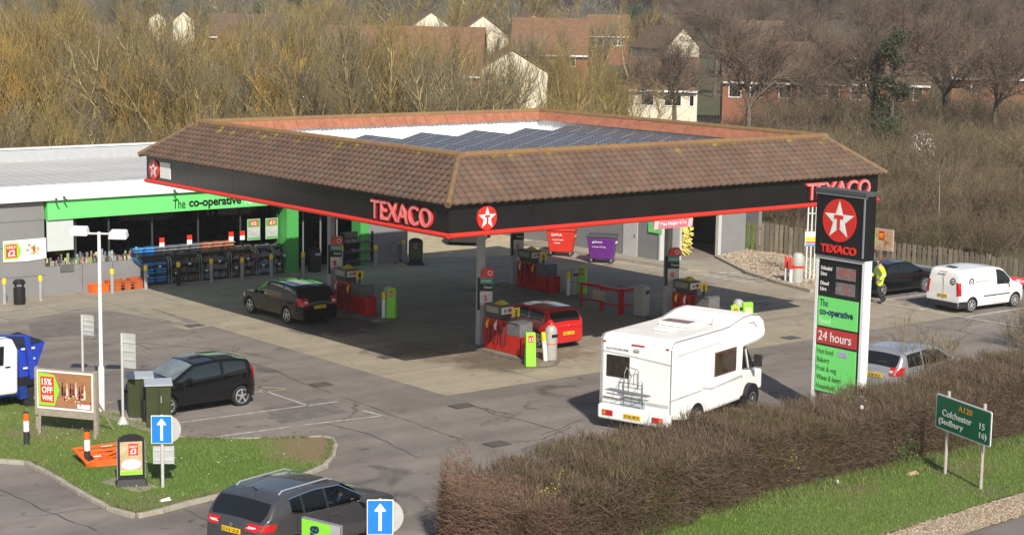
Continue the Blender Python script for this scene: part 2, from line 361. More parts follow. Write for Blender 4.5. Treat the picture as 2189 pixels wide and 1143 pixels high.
# ================================================================ canopy
CX0, CX1, CY0, CY1 = 0., 19.24, 0., 18.78
ZE, ZR, INS, ZB = 5.82, 7.07, 1.59, 4.84
can = thing('canopy', 'square filling station canopy with brown tiled skirt and black fascia on grey columns', 'canopy')
mTile = M('roof_tile', rough=.82, vcol=True, var=.22, scale=1.3, bump=.25, bscale=30)
def tile_face(P0, U, Vup, length, rng, lich):
    """P0 eave corner, U along eave, Vup up-slope unit vector; hips at 45 degrees in plan"""
    slope = math.hypot(INS, ZR-ZE); rows = 9; ch = slope/rows; nrm = U.cross(Vup).normalized()
    if nrm.z < 0: nrm = -nrm
    cols = int(length/.3); cw = length/cols; vs = []; fs = []; cs = []
    for r in range(rows):
        t0 = r/rows; t1 = min(1., (r+1.15)/rows)
        for c in range(cols):
            u0, u1 = c*cw, (c+1)*cw; lo0, hi0 = INS*t0, length-INS*t0; lo1, hi1 = INS*t1, length-INS*t1
            if u1 <= lo0 or u0 >= hi0: continue
            sh = rng.uniform(.93, 1.07); col = np.array((.118, .071, .049))*sh
            if rng.random() < .12: col = np.array((.105, .074, .055))*sh
            if lich and r >= rows-2 and rng.random() < (.22 if r == rows-1 else .05): col = np.array((.20, .135, .035))*rng.uniform(.7, 1.1)
            base = len(vs); prof = (0, .012, .045, .05, .03, 0); N = len(prof)-1; lift = .03+rng.uniform(-.006, .006)
            for k in range(N+1):
                u = u0+cw*k/N; ua = min(max(u, lo0), hi0); ub = min(max(u, lo1), hi1); h = prof[k]
                vs += [P0+U*ua+Vup*(ch*r)+nrm*(h-.03), P0+U*ua+Vup*(ch*r)+nrm*(h+lift), P0+U*ub+Vup*(slope*t1)+nrm*(h)]
            for k in range(N):
                a = base+k*3
                fs += [(a, a+3, a+4, a+1), (a+1, a+4, a+5, a+2)]; cs += [col*.75, col]
    return vs, fs, cs
rng = random.Random(5)
sl_ = math.hypot(INS, ZR-ZE)
faces = [(Vector((CX0, CY0, ZE)), Vector((1, 0, 0)), Vector((0, INS, ZR-ZE))/sl_, CX1, True), (Vector((CX1, CY0, ZE)), Vector((0, 1, 0)), Vector((-INS, 0, ZR-ZE))/sl_, CY1, False),
         (Vector((CX1, CY1, ZE)), Vector((-1, 0, 0)), Vector((0, -INS, ZR-ZE))/sl_, CX1, False), (Vector((CX0, CY1, ZE)), Vector((0, -1, 0)), Vector((INS, 0, ZR-ZE))/sl_, CY1, True)]
for P0, U, Vu, ln, li in faces:
    v, f, c = tile_face(P0, U, Vu, ln, rng, li)
    np_obj('tiled_slope', np_mesh('tiled_slope', v, f, mTile, c), can)
mCap = M('ridge_tile', (.19, .10, .065), .8, rgb2=(.24, .15, .045), scale=2.2, bump=.3)
mHip = M('hip_tile', (.145, .088, .062), .8, rgb2=(.20, .13, .05), scale=4, bump=.3)
def cap_run(a, b, mat, r=.12):
    a, b = Vector(a), Vector(b); n_ = max(2, int((b-a).length/.42)); mb = MB()
    for k in range(n_):
        p, q = a.lerp(b, k/n_), a.lerp(b, (k+1)/n_+.01); mb.tube([p, q], [r*1.06, r*.94], 10, 0)
    return mb.build('ridge_cap', mat, can, smooth=50)
rc = [(CX0+INS, CY0+INS, ZR), (CX1-INS, CY0+INS, ZR), (CX1-INS, CY1-INS, ZR), (CX0+INS, CY1-INS, ZR)]
ec = [(CX0, CY0, ZE+.02), (CX1, CY0, ZE+.02), (CX1, CY1, ZE+.02), (CX0, CY1, ZE+.02)]
for k in range(4): cap_run(rc[k], rc[(k+1) % 4], mCap); cap_run(ec[k], rc[k], mHip, .10)
# inner face: terracotta tile band over white corrugated upstand, flat deck
mTerra = M('terracotta_tile', (.33, .125, .07), .8, var=.25, scale=3, bump=.2)
mCorr = M('corrugated_white', (.74, .75, .76), .5, var=.08, scale=2)
ix0, ix1, iy0, iy1 = CX0+INS+.05, CX1-INS-.05, CY0+INS+.05, CY1-INS-.05; ZD = 6.0
for a, b, nn in (((ix0, iy0), (ix1, iy0), (0, 1)), ((ix1, iy0), (ix1, iy1), (-1, 0)), ((ix1, iy1), (ix0, iy1), (0, -1)), ((ix0, iy1), (ix0, iy0), (1, 0))):
    av, bv, n3 = Vector((*a, 0)), Vector((*b, 0)), Vector((*nn, 0)); ln = (bv-av).length; d = (bv-av)/ln
    mb = MB(); z1, z0 = ZR-.02, ZR-.34
    nt_ = int(ln/.33)
    for k in range(nt_):
        p, q = av+d*(ln*k/nt_), av+d*(ln*(k+.97)/nt_); o_ = .012*((k*7) % 3)
        mb.hexa([p+Vector((0, 0, z0))+n3*(.30+o_), q+Vector((0, 0, z0))+n3*(.30+o_), q+Vector((0, 0, z0))+n3*.02, p+Vector((0, 0, z0))+n3*.02], [p+Vector((0, 0, z1))+n3*(.06+o_), q+Vector((0, 0, z1))+n3*(.06+o_), q+Vector((0, 0, z1)), p+Vector((0, 0, z1))])
    mb.build('inner_tile_band', mTerra, can)
    vs = []; fs = []; nk = int(ln/.05)
    for k in range(nk+1):
        off = .16+(.035 if (k//2) % 2 else 0.)
        p = av+d*(ln*k/nk)+n3*off; vs += [(p.x, p.y, ZD), (p.x, p.y, ZR-.33)]
    for k in range(nk): fs.append((2*k, 2*k+2, 2*k+3, 2*k+1))
    np_obj('corrugated_upstand', np_mesh('corrugated_upstand', vs, fs, mCorr), can)
MB().box(ix0, ix1, iy0, iy1, ZD-.1, ZD).build('roof_deck', M('deck_metal', (.55, .55, .56), .5, var=.1, scale=1), can)
f0 = .2
mb = MB()     # fascia boards with thin joints
def fascia(a, b, nrm):
    av, bv, n3 = Vector((*a, 0)), Vector((*b, 0)), Vector((*nrm, 0)); ln = (bv-av).length; d = (bv-av)/ln; k_ = 6
    for k in range(k_):
        p, q = av+d*(ln*k/k_+.006), av+d*(ln*(k+1)/k_-.006)
        mb.prism([p+Vector((0, 0, ZB+.13)), q+Vector((0, 0, ZB+.13)), q+n3*-.08+Vector((0, 0, ZB+.13)), p+n3*-.08+Vector((0, 0, ZB+.13))], (0, 0, ZE-ZB-.16))
x0, x1, y0, y1 = CX0+f0, CX1-f0, CY0+f0, CY1-f0
fascia((x0, y0), (x1, y0), (0, -1)); fascia((x1, y0+.09), (x1, y1-.09), (1, 0)); fascia((x1, y1), (x0, y1), (0, 1)); fascia((x0, y1-.09), (x0, y0+.09), (-1, 0))
mb.build('fascia', mBlack, can)
mb = MB(); zt = ZB+.075
mb.tube([(x0-.02, y0-.02, zt), (x1+.02, y0-.02, zt)], .075, 12); mb.tube([(x1+.02, y0-.02, zt), (x1+.02, y1+.02, zt)], .075, 12); mb.tube([(x1+.02, y1+.02, zt), (x0-.02, y1+.02, zt)], .075, 12); mb.tube([(x0-.02, y1+.02, zt), (x0-.02, y0-.02, zt)], .075, 12)
mb.build('red_trim', mRed, can, smooth=50)
mb = MB(); mb.box(x0+.1, x1-.1, y0+.1, y1-.1, ZB+.12, ZB+.2)
mb.build('soffit', M('soffit_panel', (.42, .42, .42), .6, var=.06), can)
mb = MB(); mb.box(x0+.1, x1-.1, y0+.1, y1-.1, ZE-.14, ZE-.06); mb.build('ceiling_void_board', mDGrey, can)
COLS = [(6.3, 6.5), (6.5, 15.95), (15.5, 16.1), (15.3, 6.8)]
mColumn = M('column_grey', (.40, .41, .43), .45, var=.08, scale=2)
for cx_, cy_ in COLS:
    c = MB().box(-.115, .115, -.115, .115, 0, ZB+.12).build('column', mColumn, can, bevel=.03, loc=(cx_, cy_, 0))
    hb = MB(); hb.tube([(-.06, -.12, .35), (-.06, -.2, .4), (-.06, -.2, .95), (-.06, -.12, 1.0)], .025, 8); hb.build('hoop', mSteel, c)
# lettering on the fascias
mLetR = M('letter_red', (.70, .07, .065), .35, var=.05); mPink = M('letter_face', (.83, .22, .22), .4, var=.04)
def letters(org, ux, w_, h_, name='fascia_letters'):
    n3 = Vector(ux).cross(Vector((0, 0, 1))); o1 = Vector(org)
    text(name, 'TEXACO', mLetR, can, o1, ux, (0, 0, 1), w_, h_, .07, .02)
    text('letter_faces', 'TEXACO', mPink, can, o1+Vector(ux)*.02+Vector((0, 0, .025))+n3*.07, ux, (0, 0, 1), w_-.04, h_-.04, .02, .008)
letters((x0-.002, 4.08, 5.03), (0, -1, 0), 3.12, .62)
letters((15.28, y0-.002, 5.07), (1, 0, 0), 3.3, .6)
star_logo(can, (1.55, y0-.002, 5.36), (1, 0, 0), (0, 0, 1), .36, .36)
star_logo(can, (x0-.002, 17.95, 5.36), (0, -1, 0), (0, 0, 1), .36, .36)
MB().box(x0-.03, x0-.004, 16.75, 17.5, 5.1, 5.68).build('white_panel', mWhite, can)

# solar panels: six tilted rows, each row one frame carrying its panels
def solar_mat():
    m = bpy.data.materials.new('solar_cell'); m.use_nodes = True; t = m.node_tree; n = t.nodes; L = t.links; b = n['Principled BSDF']
    b.inputs['Roughness'].default_value = .35; b.inputs['Specular IOR Level'].default_value = .25
    tc = n.new('ShaderNodeTexCoord'); sp = n.new('ShaderNodeSeparateXYZ'); L.new(tc.outputs['Object'], sp.inputs[0]); ds = []
    for ax in (0, 1):
        p = n.new('ShaderNodeMath'); p.operation = 'PINGPONG'; L.new(sp.outputs[ax], p.inputs[0]); p.inputs[1].default_value = .08; ds.append(p.outputs[0])
    ad = n.new('ShaderNodeMath'); ad.operation = 'ADD'; L.new(ds[0], ad.inputs[0]); L.new(ds[1], ad.inputs[1])
    mr = n.new('ShaderNodeMapRange'); L.new(ad.outputs[0], mr.inputs[0]); mr.inputs[1].default_value = .026; mr.inputs[2].default_value = .032
    mn = n.new('ShaderNodeMath'); mn.operation = 'MINIMUM'; L.new(ds[0], mn.inputs[0]); L.new(ds[1], mn.inputs[1])
    m2 = n.new('ShaderNodeMapRange'); L.new(mn.outputs[0], m2.inputs[0]); m2.inputs[1].default_value = .002; m2.inputs[2].default_value = .004
    mu = n.new('ShaderNodeMath'); mu.operation = 'MULTIPLY'; L.new(mr.outputs[0], mu.inputs[0]); L.new(m2.outputs[0], mu.inputs[1])
    mx = n.new('ShaderNodeMix'); mx.data_type = 'RGBA'; L.new(mu.outputs[0], mx.inputs[0]); mx.inputs[6].default_value = (.72, .73, .76, 1); mx.inputs[7].default_value = (.03, .03, .038, 1)
    L.new(mx.outputs[2], b.inputs['Base Color']); return m
mSolar = solar_mat(); mAlu = M('aluminium', (.62, .63, .65), .35, metal=.7, var=.05)
ordn = ['nearest row of dark solar panels on the canopy deck, behind the tile ridge', 'second row of dark solar panels from the near corner', 'third row of dark solar panels from the near corner', 'fourth row of dark solar panels, in the middle right of the deck', 'fifth row of dark solar panels, next to the back row', 'farthest row of dark solar panels, along the terracotta back band']
for k, xt in enumerate((4.6, 7.1, 9.65, 12.2, 14.75, 17.15)):
    yb = 14.6 if k < 5 else 14.9
    t = thing('solar_panel_row', ordn[k], 'solar panels', (xt, 0, 6.62), 0, 'solar panel rows on the canopy deck')
    an = math.atan2(.42, 1.62); fr = MB()
    for q in range(11):
        ya = yb-1.03*(q+1)
        T = Matrix.Translation((0, ya, 0)) @ Matrix.Rotation(-an, 4, 'Y')
        pb = MB(); pb.box(-1.64, 0, 0, 1.0, -.035, 0, 1); pb.face([(-1.62, .02, .004), (-.02, .02, .004), (-.02, .98, .004), (-1.62, .98, .004)], 0)
        p = pb.build('solar_panel', [mSolar, mAlu], t); p.matrix_local = T
        fr.tube([(-.03, ya+.5, -.05), (-.03, ya+.5, -.72)], .025, 6)
    fr.tube([(-.05, yb-11.4, -.06), (-.05, yb-.1, -.06)], .03, 6); fr.build('rack', mAlu, t)

# ================================================================ shop
shop = thing('shop_building', 'low grey convenience shop with long green fascia and glazed front', 'shop')
FY = 24.25; GY = 24.72
mb = MB(); mb.box(-9, -1.25, FY, FY+.3, 0, 3.75); mb.box(-1.25, 2.85, FY, FY+.3, 0, 1.12); mb.box(2.85, 9.6, GY+.02, GY+.2, 0, 1.12); mb.box(13.9, 16.0, FY, FY+.3, 0, 3.75)
mb.box(15.7, 16.0, FY+.3, 33, 0, 3.75); mb.box(-9, -8.7, FY+.3, 33, 0, 3.75); mb.box(-9, 16, 33, 33.3, 0, 3.75)
wl = mb.build('wall', mGrey, shop)
mb = MB()
for z_ in (.8, 1.95, 2.95): mb.box(-9, -1.26, FY-.004, FY, z_, z_+.02)
for x_ in (-4.2, .3, 1.6): mb.box(x_, x_+.02, FY-.004, FY, 0, 1.1 if x_ > -1 else 3.7)
mb.build('panel_joint', mDGrey, wl)
MB().box(-1.15, 16.02, FY-.12, FY+.28, 2.95, 3.74).build('green_fascia', mGreen, shop)
mb = MB(); mb.box(-9.2, 16.2, FY-.25, FY+.3, 3.76, 4.3); mb.box(-9.2, 16.2, FY-.27, FY-.2, 3.72, 3.78); mb.build('white_eave', mWhite, shop)
# pitched metal roof sheet with ribs, white parapet at the back
mRoofS = M('roof_sheet', (.47, .46, .445), .55, var=.12, scale=.8, stretch=(.3, 1, 1))
vs = []; fs = []; nk = 254
for k in range(nk+1):
    xx = -9.2+25.4*k/nk; h = .04 if k % 5 == 0 else 0.
    vs += [(xx, FY+.28, 4.28+h), (xx, 32.0, 4.5+h)]
for k in range(nk): fs.append((2*k, 2*k+2, 2*k+3, 2*k+1))
np_obj('roof', np_mesh('roof', vs, fs, mRoofS), shop)
MB().box(-9.2, 16.2, 32.0, 32.35, 4.3, 5.0).build('parapet', M('parapet_white', (.40, .42, .44), .5, var=.06), shop)
MB().box(-9.25, 16.25, 31.95, 32.4, 5.0, 5.05).build('coping', mWhite, shop)
# glazing, interior
MB().box(-1.15, -.05, FY-.02, FY+.03, 1.72, 2.94).build('white_window_panel', M('panel_white', (.52, .57, .57), .4, var=.04), shop)
mGl = glass_mat('shop_glass', (.55, .6, .6), .75)
fr = MB(); xs = [.12, 1.55, 3.6, 5.7, 7.7, 9.5]
for a, b in zip(xs, xs[1:]):
    gy = FY+.2 if b < 3 else GY
    MB().box(a+.04, b-.04, gy, gy+.012, 1.2, 2.94).build('window', mGl, shop)
for x_ in xs: fr.box(x_-.035, x_+.035, FY+.16 if x_ < 3 else GY-.03, GY+.05, 1.12, 2.95)
fr.box(.1, 9.55, GY-.05, GY+.25, 1.1, 1.2); fr.box(.1, 2.85, FY+.12, GY, 1.1, 1.19); fr.build('window_frame', M('frame_dark', (.05, .052, .055), .4, var=.05), shop)
mb = MB(); mb.box(-1.25, 15.7, 24.9, 33, .001, .012); mb.box(-1.3, -1.2, 24.6, 33, 0, 3.7); mb.box(-1.2, 15.7, 32.8, 32.95, 0, 3.7); mb.box(-1.2, 15.7, 24.8, 33, 3.62, 3.72)
mb.build('interior', M('shop_inside', (.16, .155, .15), .8, var=.1), shop)
rng = random.Random(3)
def goods(mb, x0, x1, y0, y1, z, hmin, hmax, wmin, wmax, nm, rng, d=None):
    x = x0
    while x < x1:
        w_ = rng.uniform(wmin, wmax); mb.box(x, min(x+w_*.92, x1), y0, y1, z, z+rng.uniform(hmin, hmax), rng.randrange(nm)); x += w_
gm = [M('pack_%s' % n_, c, .5, var=.15, scale=15) for n_, c in (('red', (.5, .03, .03)), ('green', (.08, .32, .06)), ('white', (.6, .6, .56)), ('dark', (.04, .04, .045)), ('brown', (.22, .12, .06)), ('purple', (.14, .08, .30)), ('cyan', (.05, .28, .55)), ('yellow', (.6, .45, .06)))]
gw = [M('window_pack_%d' % k, c, .6, rgb2=c2, scale=25) for k, (c, c2) in enumerate((((.30, .04, .03), (.4, .35, .3)), ((.10, .26, .06), (.35, .4, .2)), ((.50, .50, .47), (.2, .2, .2)), ((.03, .03, .035), (.1, .1, .1)), ((.10, .07, .05), (.03, .03, .03)), ((.04, .04, .05), (.3, .3, .3)), ((.08, .18, .30), (.4, .4, .4)), ((.45, .36, .10), (.5, .5, .4))))]
mb = MB()
for row in (26.4, 28.4, 30.6):
    for z_ in (.2, .7, 1.2, 1.7): goods(mb, 0., 13.2, row, row+.3, z_, .2, .4, .12, .5, 8, rng)
o = mb.build('shelf_goods', gm, shop); o['kind'] = 'stuff'
mb = MB()
for row in (26.4, 28.4, 30.6):
    mb.box(0, 13.2, row+.3, row+.4, 0, 2.1)
    for z_ in (.15, .65, 1.15, 1.65): mb.box(0, 13.2, row, row+.3, z_, z_+.04)
mb.build('shelving', mDGrey, shop)
mb = MB(); goods(mb, -1.15, 2.8, FY+.02, FY+.12, 1.13, .04, .30, .03, .1, 8, rng); goods(mb, -1.15, 2.8, FY+.13, FY+.17, 1.13, .1, .5, .05, .12, 8, rng); o = mb.build('window_goods', gw, shop); o['kind'] = 'stuff'
# entrance between the green columns
mGreenShade = M('shop_green_shade', (.07, .36, .08), .5, var=.05)  # same shop green, darkened to paint in the canopy's shade
MB().box(9.62, 10.2, FY-.13, GY+.2, 0, 2.949).build('green_column', mGreenShade, shop); MB().box(13.45, 13.9, FY-.02, GY+.2, 0, 2.949).build('green_column', mGreenShade, shop)
dr = MB()
for x_ in (10.3, 11.15, 12.05, 12.9): dr.box(x_, x_+.06, 25.3, 25.36, 0, 2.6)
dr.box(10.3, 13.0, 25.3, 25.36, 2.6, 2.72); d_ = dr.build('entrance_door', M('frame_grey', (.2, .2, .21), .4, var=.05), shop)
for a in (10.36, 11.21, 12.11): MB().box(a, a+.8, 25.32, 25.332, .02, 2.6).build('door_pane', mGl, d_)
# shop name
mb_t = (FY-.12)
p0 = plane_hit(370, 447, 1, mb_t); p1 = plane_hit(396, 444, 1, mb_t); p2 = plane_hit(404, 447, 1, mb_t); p3 = plane_hit(515, 436, 1, mb_t)
text('sign_lettering', 'The', mInk, shop, (p0.x, mb_t, 3.06), (1, 0, 0), (0, 0, 1), p1.x-p0.x, .38, .02, 0)
text('sign_lettering', 'co-operative', mInk, shop, (p2.x, mb_t, 2.99), (1, 0, 0), (0, 0, 1), p3.x-p2.x, .45, .02, .028)
text('sign_lettering', 'food', M('sign_cream', (.75, .8, .7), .5, var=0), shop, (p3.x+.15, mb_t, 3.06), (1, 0, 0), (0, 0, 1), .95, .38, .02, 0)
for k, (px, py) in enumerate(((119, 420), (136, 416), (372, 402))):
    p = plane_hit(px, py, 1, FY-.3); c = MB(); c.box(-.03, .03, 0, .1, .0, .06); c.tube([(0, .03, -.02), (.04, -.11, -.08)], .035, 8); c.tube([(0, .1, .03), (0, .16, .03)], .02, 6)
    t = c.build('security_camera', mDGrey, loc=(p.x, FY-.40, p.z-.12)); tag(t, ['small dark security camera on white eave, leftmost one', 'dark security camera on white eave, just above the green fascia corner', 'security camera above the shop lettering beside the canopy'][k], 'camera', 'security cameras on the shop eave')

# ---------------------------------------------------------------- wash hut behind the canopy
hut = thing('wash_building', 'grey panelled outbuilding with open bay behind the canopy', 'outbuilding', (25.3, 17.7, 0))
mb = MB(); mb.box(0, .25, 0, 12, 0, 3.0); mb.box(0, 7, 11.8, 12, 0, 3.0); mb.box(6.8, 7, .4, 11.8, 0, 3.0); mb.box(3.9, 5.5, 0, .3, 0, 3.0); mb.box(.25, 3.9, 2.6, 2.8, 0, 3.0); mb.box(.25, 1.2, 0.05, .25, 0, 3.0)
mb.build('wall', mGrey, hut)
MB().box(-.15, 7.15, -.15, 12.15, 3.0, 3.2).build('roof', mLGrey, hut)
d_ = MB().box(-.03, .0, 1.5, 2.45, .1, 2.1).build('door', mLGrey, hut); MB().box(-.06, -.03, 1.6, 1.68, 1.0, 1.12).build('handle', mSteel, d_)
for q in ((1.2, 1.3, -.04, .05), (-.05, .25, -.05, .05), (3.7, 3.9, .0, .18)): MB().box(*q, 0, 3.0).build('corner_trim', mLGrey, hut)
MB().box(-.04, -.01, 5.2, 6.9, 1.25, 2.2).build('window', mGlassD, hut)
tag(text('height_dummy', 'x', mInk, None, (0, 0, -5), (1, 0, 0), (0, 1, 0), .1, .1), kind='structure') if False else None
hb = MB(); rr = random.Random(8)
for k in range(260):
    a = rr.uniform(0, 6.28); z_ = rr.uniform(0, 1.75); r_ = rr.uniform(.12, .36)
    hb.tube([(r_*math.cos(a), r_*math.sin(a), z_), ((r_+.12)*math.cos(a+.3), (r_+.12)*math.sin(a+.3), z_+rr.uniform(-.14, .06))], .035, 4)
hb.tube([(0, 0, 0), (0, 0, 1.8)], .22, 10)
p = (28.2, 19.2, .04)
tag(hb.build('washing_brush', M('yellow_bristle', (.66, .58, .16), .8, var=.3, scale=10), loc=p), 'shaggy yellow upright washing brush in the grey open bay', 'washing brush')

# ---------------------------------------------------------------- fence of upright boards
ft = [plane_hit(1585, 478, 1, 18.4)]
mWood = [M('weathered_board_%d' % k, c, .85, var=.3, scale=3, stretch=(6, 6, .6), bump=.3) for k, c in enumerate(((.20, .165, .12), (.25, .205, .15), (.165, .14, .105)))]
def fence(a, b, label, h=1.35, green_first=False):
    a, b = Vector(a), Vector(b); ln = (b-a).length; d = (b-a)/ln; t = thing('board_fence', label, 'fence', a, math.atan2(d.y, d.x)); rr = random.Random(int(ln*100))
    mb = MB(); n_ = int(ln/.27)
    for k in range(n_):
        x_ = k*.27+rr.uniform(-.01, .01); hh = h+rr.uniform(-.05, .05); mb.box(x_, x_+.165, -.012, .012, .03, hh, 3 if green_first and k < 4 else rr.randrange(3))
    mb.build('boards', mWood+[M('mossy_board', (.15, .20, .04), .85, var=.3, scale=4)], t)
    mb = MB()
    for z_ in (.3, h-.3): mb.box(0, ln, .014, .06, z_, z_+.09)
    mb.build('rail', mWood[2], t)
    for k in range(int(ln/2.6)+1): MB().box(-.05, .05, .06, .16, 0, h).build('post', mWood[0], t, loc=(min(k*2.6, ln), 0, 0))
fence((31.2, 18.6, 0), (32.3, 10.6, 0), 'weathered upright board fence behind the pale stones, mossy at one end', 1.45, True)
fence((32.35, 10.5, 0), (33.2, -8, 0), 'weathered upright board fence behind the parked black car and van', 1.3)
arm = thing('crash_barrier', 'galvanised crash barrier rail in front of the board fence', 'barrier', (31.0, 10, 0), math.atan2(-18, .9))
mb = MB()
for z_ in (.46, .62): mb.tube([(0, -.03, z_), (17, -.03, z_)], .07, 8)
mb.box(0, 17, 0, .03, .42, .7); mb.build('rail', mSteel, arm)
for k in range(6): MB().box(-.05, .05, .035, .13, 0, .7).build('post', mSteel, arm, loc=(.4+k*3.2, 0, 0))

# sealed seams and patches in the tarmac
def seam(pts, w_=.035):
    q = [G(*p) for p in pts]; mb = MB(); rr = random.Random(len(pts)); dense = []
    for a, b in zip(q, q[1:]):
        n_ = max(2, int((b-a).length/.35)); d = (b-a).normalized(); nn = Vector((-d.y, d.x, 0))
        dense += [a.lerp(b, k/n_)+nn*rr.uniform(-.05, .05) for k in range(n_)]
    for a, b in zip(dense, dense[1:]):
        d = (b-a).normalized(); nn = Vector((-d.y, d.x, 0))*w_/2*rr.uniform(.5, 1.3); z = Vector((0, 0, .006)); mb.face([a-nn+z, b-nn+z, b+nn+z, a+nn+z])
    return tag(mb.build('tarmac_seam', M('seam_bitumen', (.07, .062, .056), .8, var=.4, scale=3)), kind='structure')
for pts in (((735, 850), (800, 872), (860, 895), (960, 930), (1000, 945)), ((1000, 860), (1060, 885), (1180, 915), (1260, 945)), ((500, 765), (570, 785), (640, 815), (720, 845)), ((20, 716), (120, 728), (260, 722), (330, 752)), ((1160, 930), (1260, 890)), ((0, 668), (90, 660), (200, 664)), ((280, 730), (400, 742), (520, 752), (600, 770)), ((700, 905), (800, 930), (905, 985)), ((1100, 945), (1160, 938), (1235, 905)), ((1900, 690), (2040, 705), (2180, 735)), ((0, 1045), (120, 1100), (230, 1143)), ((390, 1085), (450, 1115), (470, 1143))): seam(pts)
for k, pts in enumerate((((560, 870), (690, 850), (740, 880), (600, 905)), ((1180, 1000), (1290, 945), (1350, 960), (1200, 1025)), ((60, 690), (180, 684), (220, 712), (70, 724)), ((1110, 960), (1180, 935), (1240, 960), (1150, 990)))):
    sheet('tarmac_patch', [tuple(G(*p)[:2]) for p in pts], .003, M('patch_tarmac', (.14, .125, .115), .9, var=.25, scale=3, bump=.3))
# ================================================================ vehicles (local x forward from the rear bumper, y left, z up)
def lerp_pts(pts, x):
    if x <= pts[0][0]: return pts[0][1]
    for (a, va), (b, vb) in zip(pts, pts[1:]):
        if x <= b: return va+(vb-va)*(x-a)/(b-a) if b > a else vb
    return pts[-1][1]
def smooth_pts(pts, x, s=.06): return (lerp_pts(pts, x-s)+2*lerp_pts(pts, x)+lerp_pts(pts, x+s))/4
def rings_(mb, prof, n=24):   # open ring round the y axis
    rg = [[mb._p((r_*math.cos(2*math.pi*j/n), h, r_*math.sin(2*math.pi*j/n))) for j in range(n)] for r_, h in prof]
    for a, b in zip(rg, rg[1:]):
        for j in range(n): mb.f.append([a[j], a[(j+1) % n], b[(j+1) % n], b[j]]); mb.mi.append(0)
class Car:
    def __init__(c, L_, W_, top, belt, ro, wb, wr=.31, tumble=.30, zb=.2, nose=.22, tail=.12, paint=None):
        c.L, c.W, c.top, c.belt, c.ro, c.wb, c.r, c.tum, c.zb, c.nose, c.tail, c.paint = L_, W_, top, belt, ro, wb, wr, tumble, zb, nose, tail, paint
    def hw(c, x):
        h = c.W/2; r1, r2 = .42, .6
        if x < r1: h -= c.tail*(1-x/r1)**2.2
        if x > c.L-r2: h -= c.nose*(1-(c.L-x)/r2)**2.2
        return h
    def sec(c, x):
        zt = smooth_pts(c.top, x, .04); zbelt = min(smooth_pts(c.belt, x, .1), zt-.05); h = c.hw(x); zb = c.zb+(.06 if x < .1 or x > c.L-.1 else 0)
        ht = zt-zbelt; yt = h-.03-max(0, ht-.12)*c.tum-.02; zm = zb+.5*(zbelt-zb); e = min(.06, ht*.5)
        P = [(0, zb), (h-.14, zb), (h-.035, zb+.05), (h-.012, zb+.16), (h, zm-.03), (h-.002, zm+.06), (h-.012, zbelt-.07), (h-.03, zbelt)]
        y0, z0, y1, z1 = h-.03, zbelt, yt, zt-e
        for f in (.33, .67, 1): P.append((y0+(y1-y0)*f+.018*math.sin(f*math.pi), z0+(z1-z0)*f))
        P += [(yt-.045, zt-e*.35), (yt*.75-.02, zt-.012), (yt*.4, zt+.004), (0, zt+.01)]
        return P
    def Y(c, x, z):
        P = c.sec(x)
        for (y0, z0), (y1, z1) in zip(P[2:], P[3:12]):
            if z0 <= z <= z1: return y0+(y1-y0)*(z-z0)/max(z1-z0, 1e-6)
        return P[3][0] if z < P[3][1] else P[10][0]
    def Z(c, x, y):
        P = c.sec(x)[10:]; y = abs(y)
        for (y0, z0), (y1, z1) in zip(P, P[1:]):
            if y1 <= y <= y0: return z1+(z0-z1)*(y-y1)/max(y0-y1, 1e-6)
        return P[0][1]
    def body(c, root, name='body', extra_cut=None):
        xs = sorted(set([round(v, 3) for v in list(np.linspace(0, .6, 16))+list(np.linspace(.6, c.L-.6, 34))+list(np.linspace(c.L-.6, c.L, 12))]+[p[0] for p in c.top if 0 <= p[0] <= c.L]))
        mb = MB(); rings = []
        for x in xs:
            P = c.sec(x); pts = P+[(-y, z) for y, z in P[-2:0:-1]]
            rings.append([mb._p((x, y, z)) for y, z in pts])
        n = len(rings[0])
        for a, b in zip(rings, rings[1:]):
            for j in range(n): mb.f.append([a[j], a[(j+1) % n], b[(j+1) % n], b[j]]); mb.mi.append(0)
        mb.f.append(rings[0][::-1]); mb.mi.append(0); mb.f.append(rings[-1]); mb.mi.append(0)
        me = mb.mesh('body', [c.paint, mRubber]); o = bpy.data.objects.new(name, me); COL.objects.link(o)
        cu = MB()
        for xw in (c.ro, c.ro+c.wb):
            for s in (-1, 1):
                y0, y1 = sorted((s*(c.W/2-.27), s*(c.W/2+.2))); cu.lathe([(c.r+.055, y0), (c.r+.055, y1)], (xw, 0, c.r), 28, 1, 'y')
        if extra_cut: cu.box(*extra_cut, m=1)
        cm = cu.mesh('cut', [c.paint, mRubber]); co = bpy.data.objects.new('cut', cm); COL.objects.link(co)
        md = o.modifiers.new('w', 'BOOLEAN'); md.operation = 'DIFFERENCE'; md.object = co; md.solver = 'EXACT'; md.use_self = True
        bpy.context.view_layer.update()
        m2 = bpy.data.meshes.new_from_object(o.evaluated_get(bpy.context.evaluated_depsgraph_get()))
        o.modifiers.clear(); bpy.data.objects.remove(co); o.data = m2
        m2.polygons.foreach_set('use_smooth', [True]*len(m2.polygons)); m2.set_sharp_from_angle(angle=R(32))
        o.parent = root; c.b = o; return o
    def patch(c, name, mat, fn, nu, nv, root, smooth=True):
        vs = [fn(i/nu, j/nv) for i in range(nu+1) for j in range(nv+1)]; fs = []
        for i in range(nu):
            for j in range(nv): a = i*(nv+1)+j; fs.append((a, a+nv+1, a+nv+2, a+1))
        me = np_mesh(name, vs, fs, mat)
        import bmesh as _b
        bm = _b.new(); bm.from_mesh(me); _b.ops.recalc_face_normals(bm, faces=bm.faces); bm.to_mesh(me); bm.free()
        if smooth: me.polygons.foreach_set('use_smooth', [True]*len(me.polygons))
        return np_obj(name, me, root)
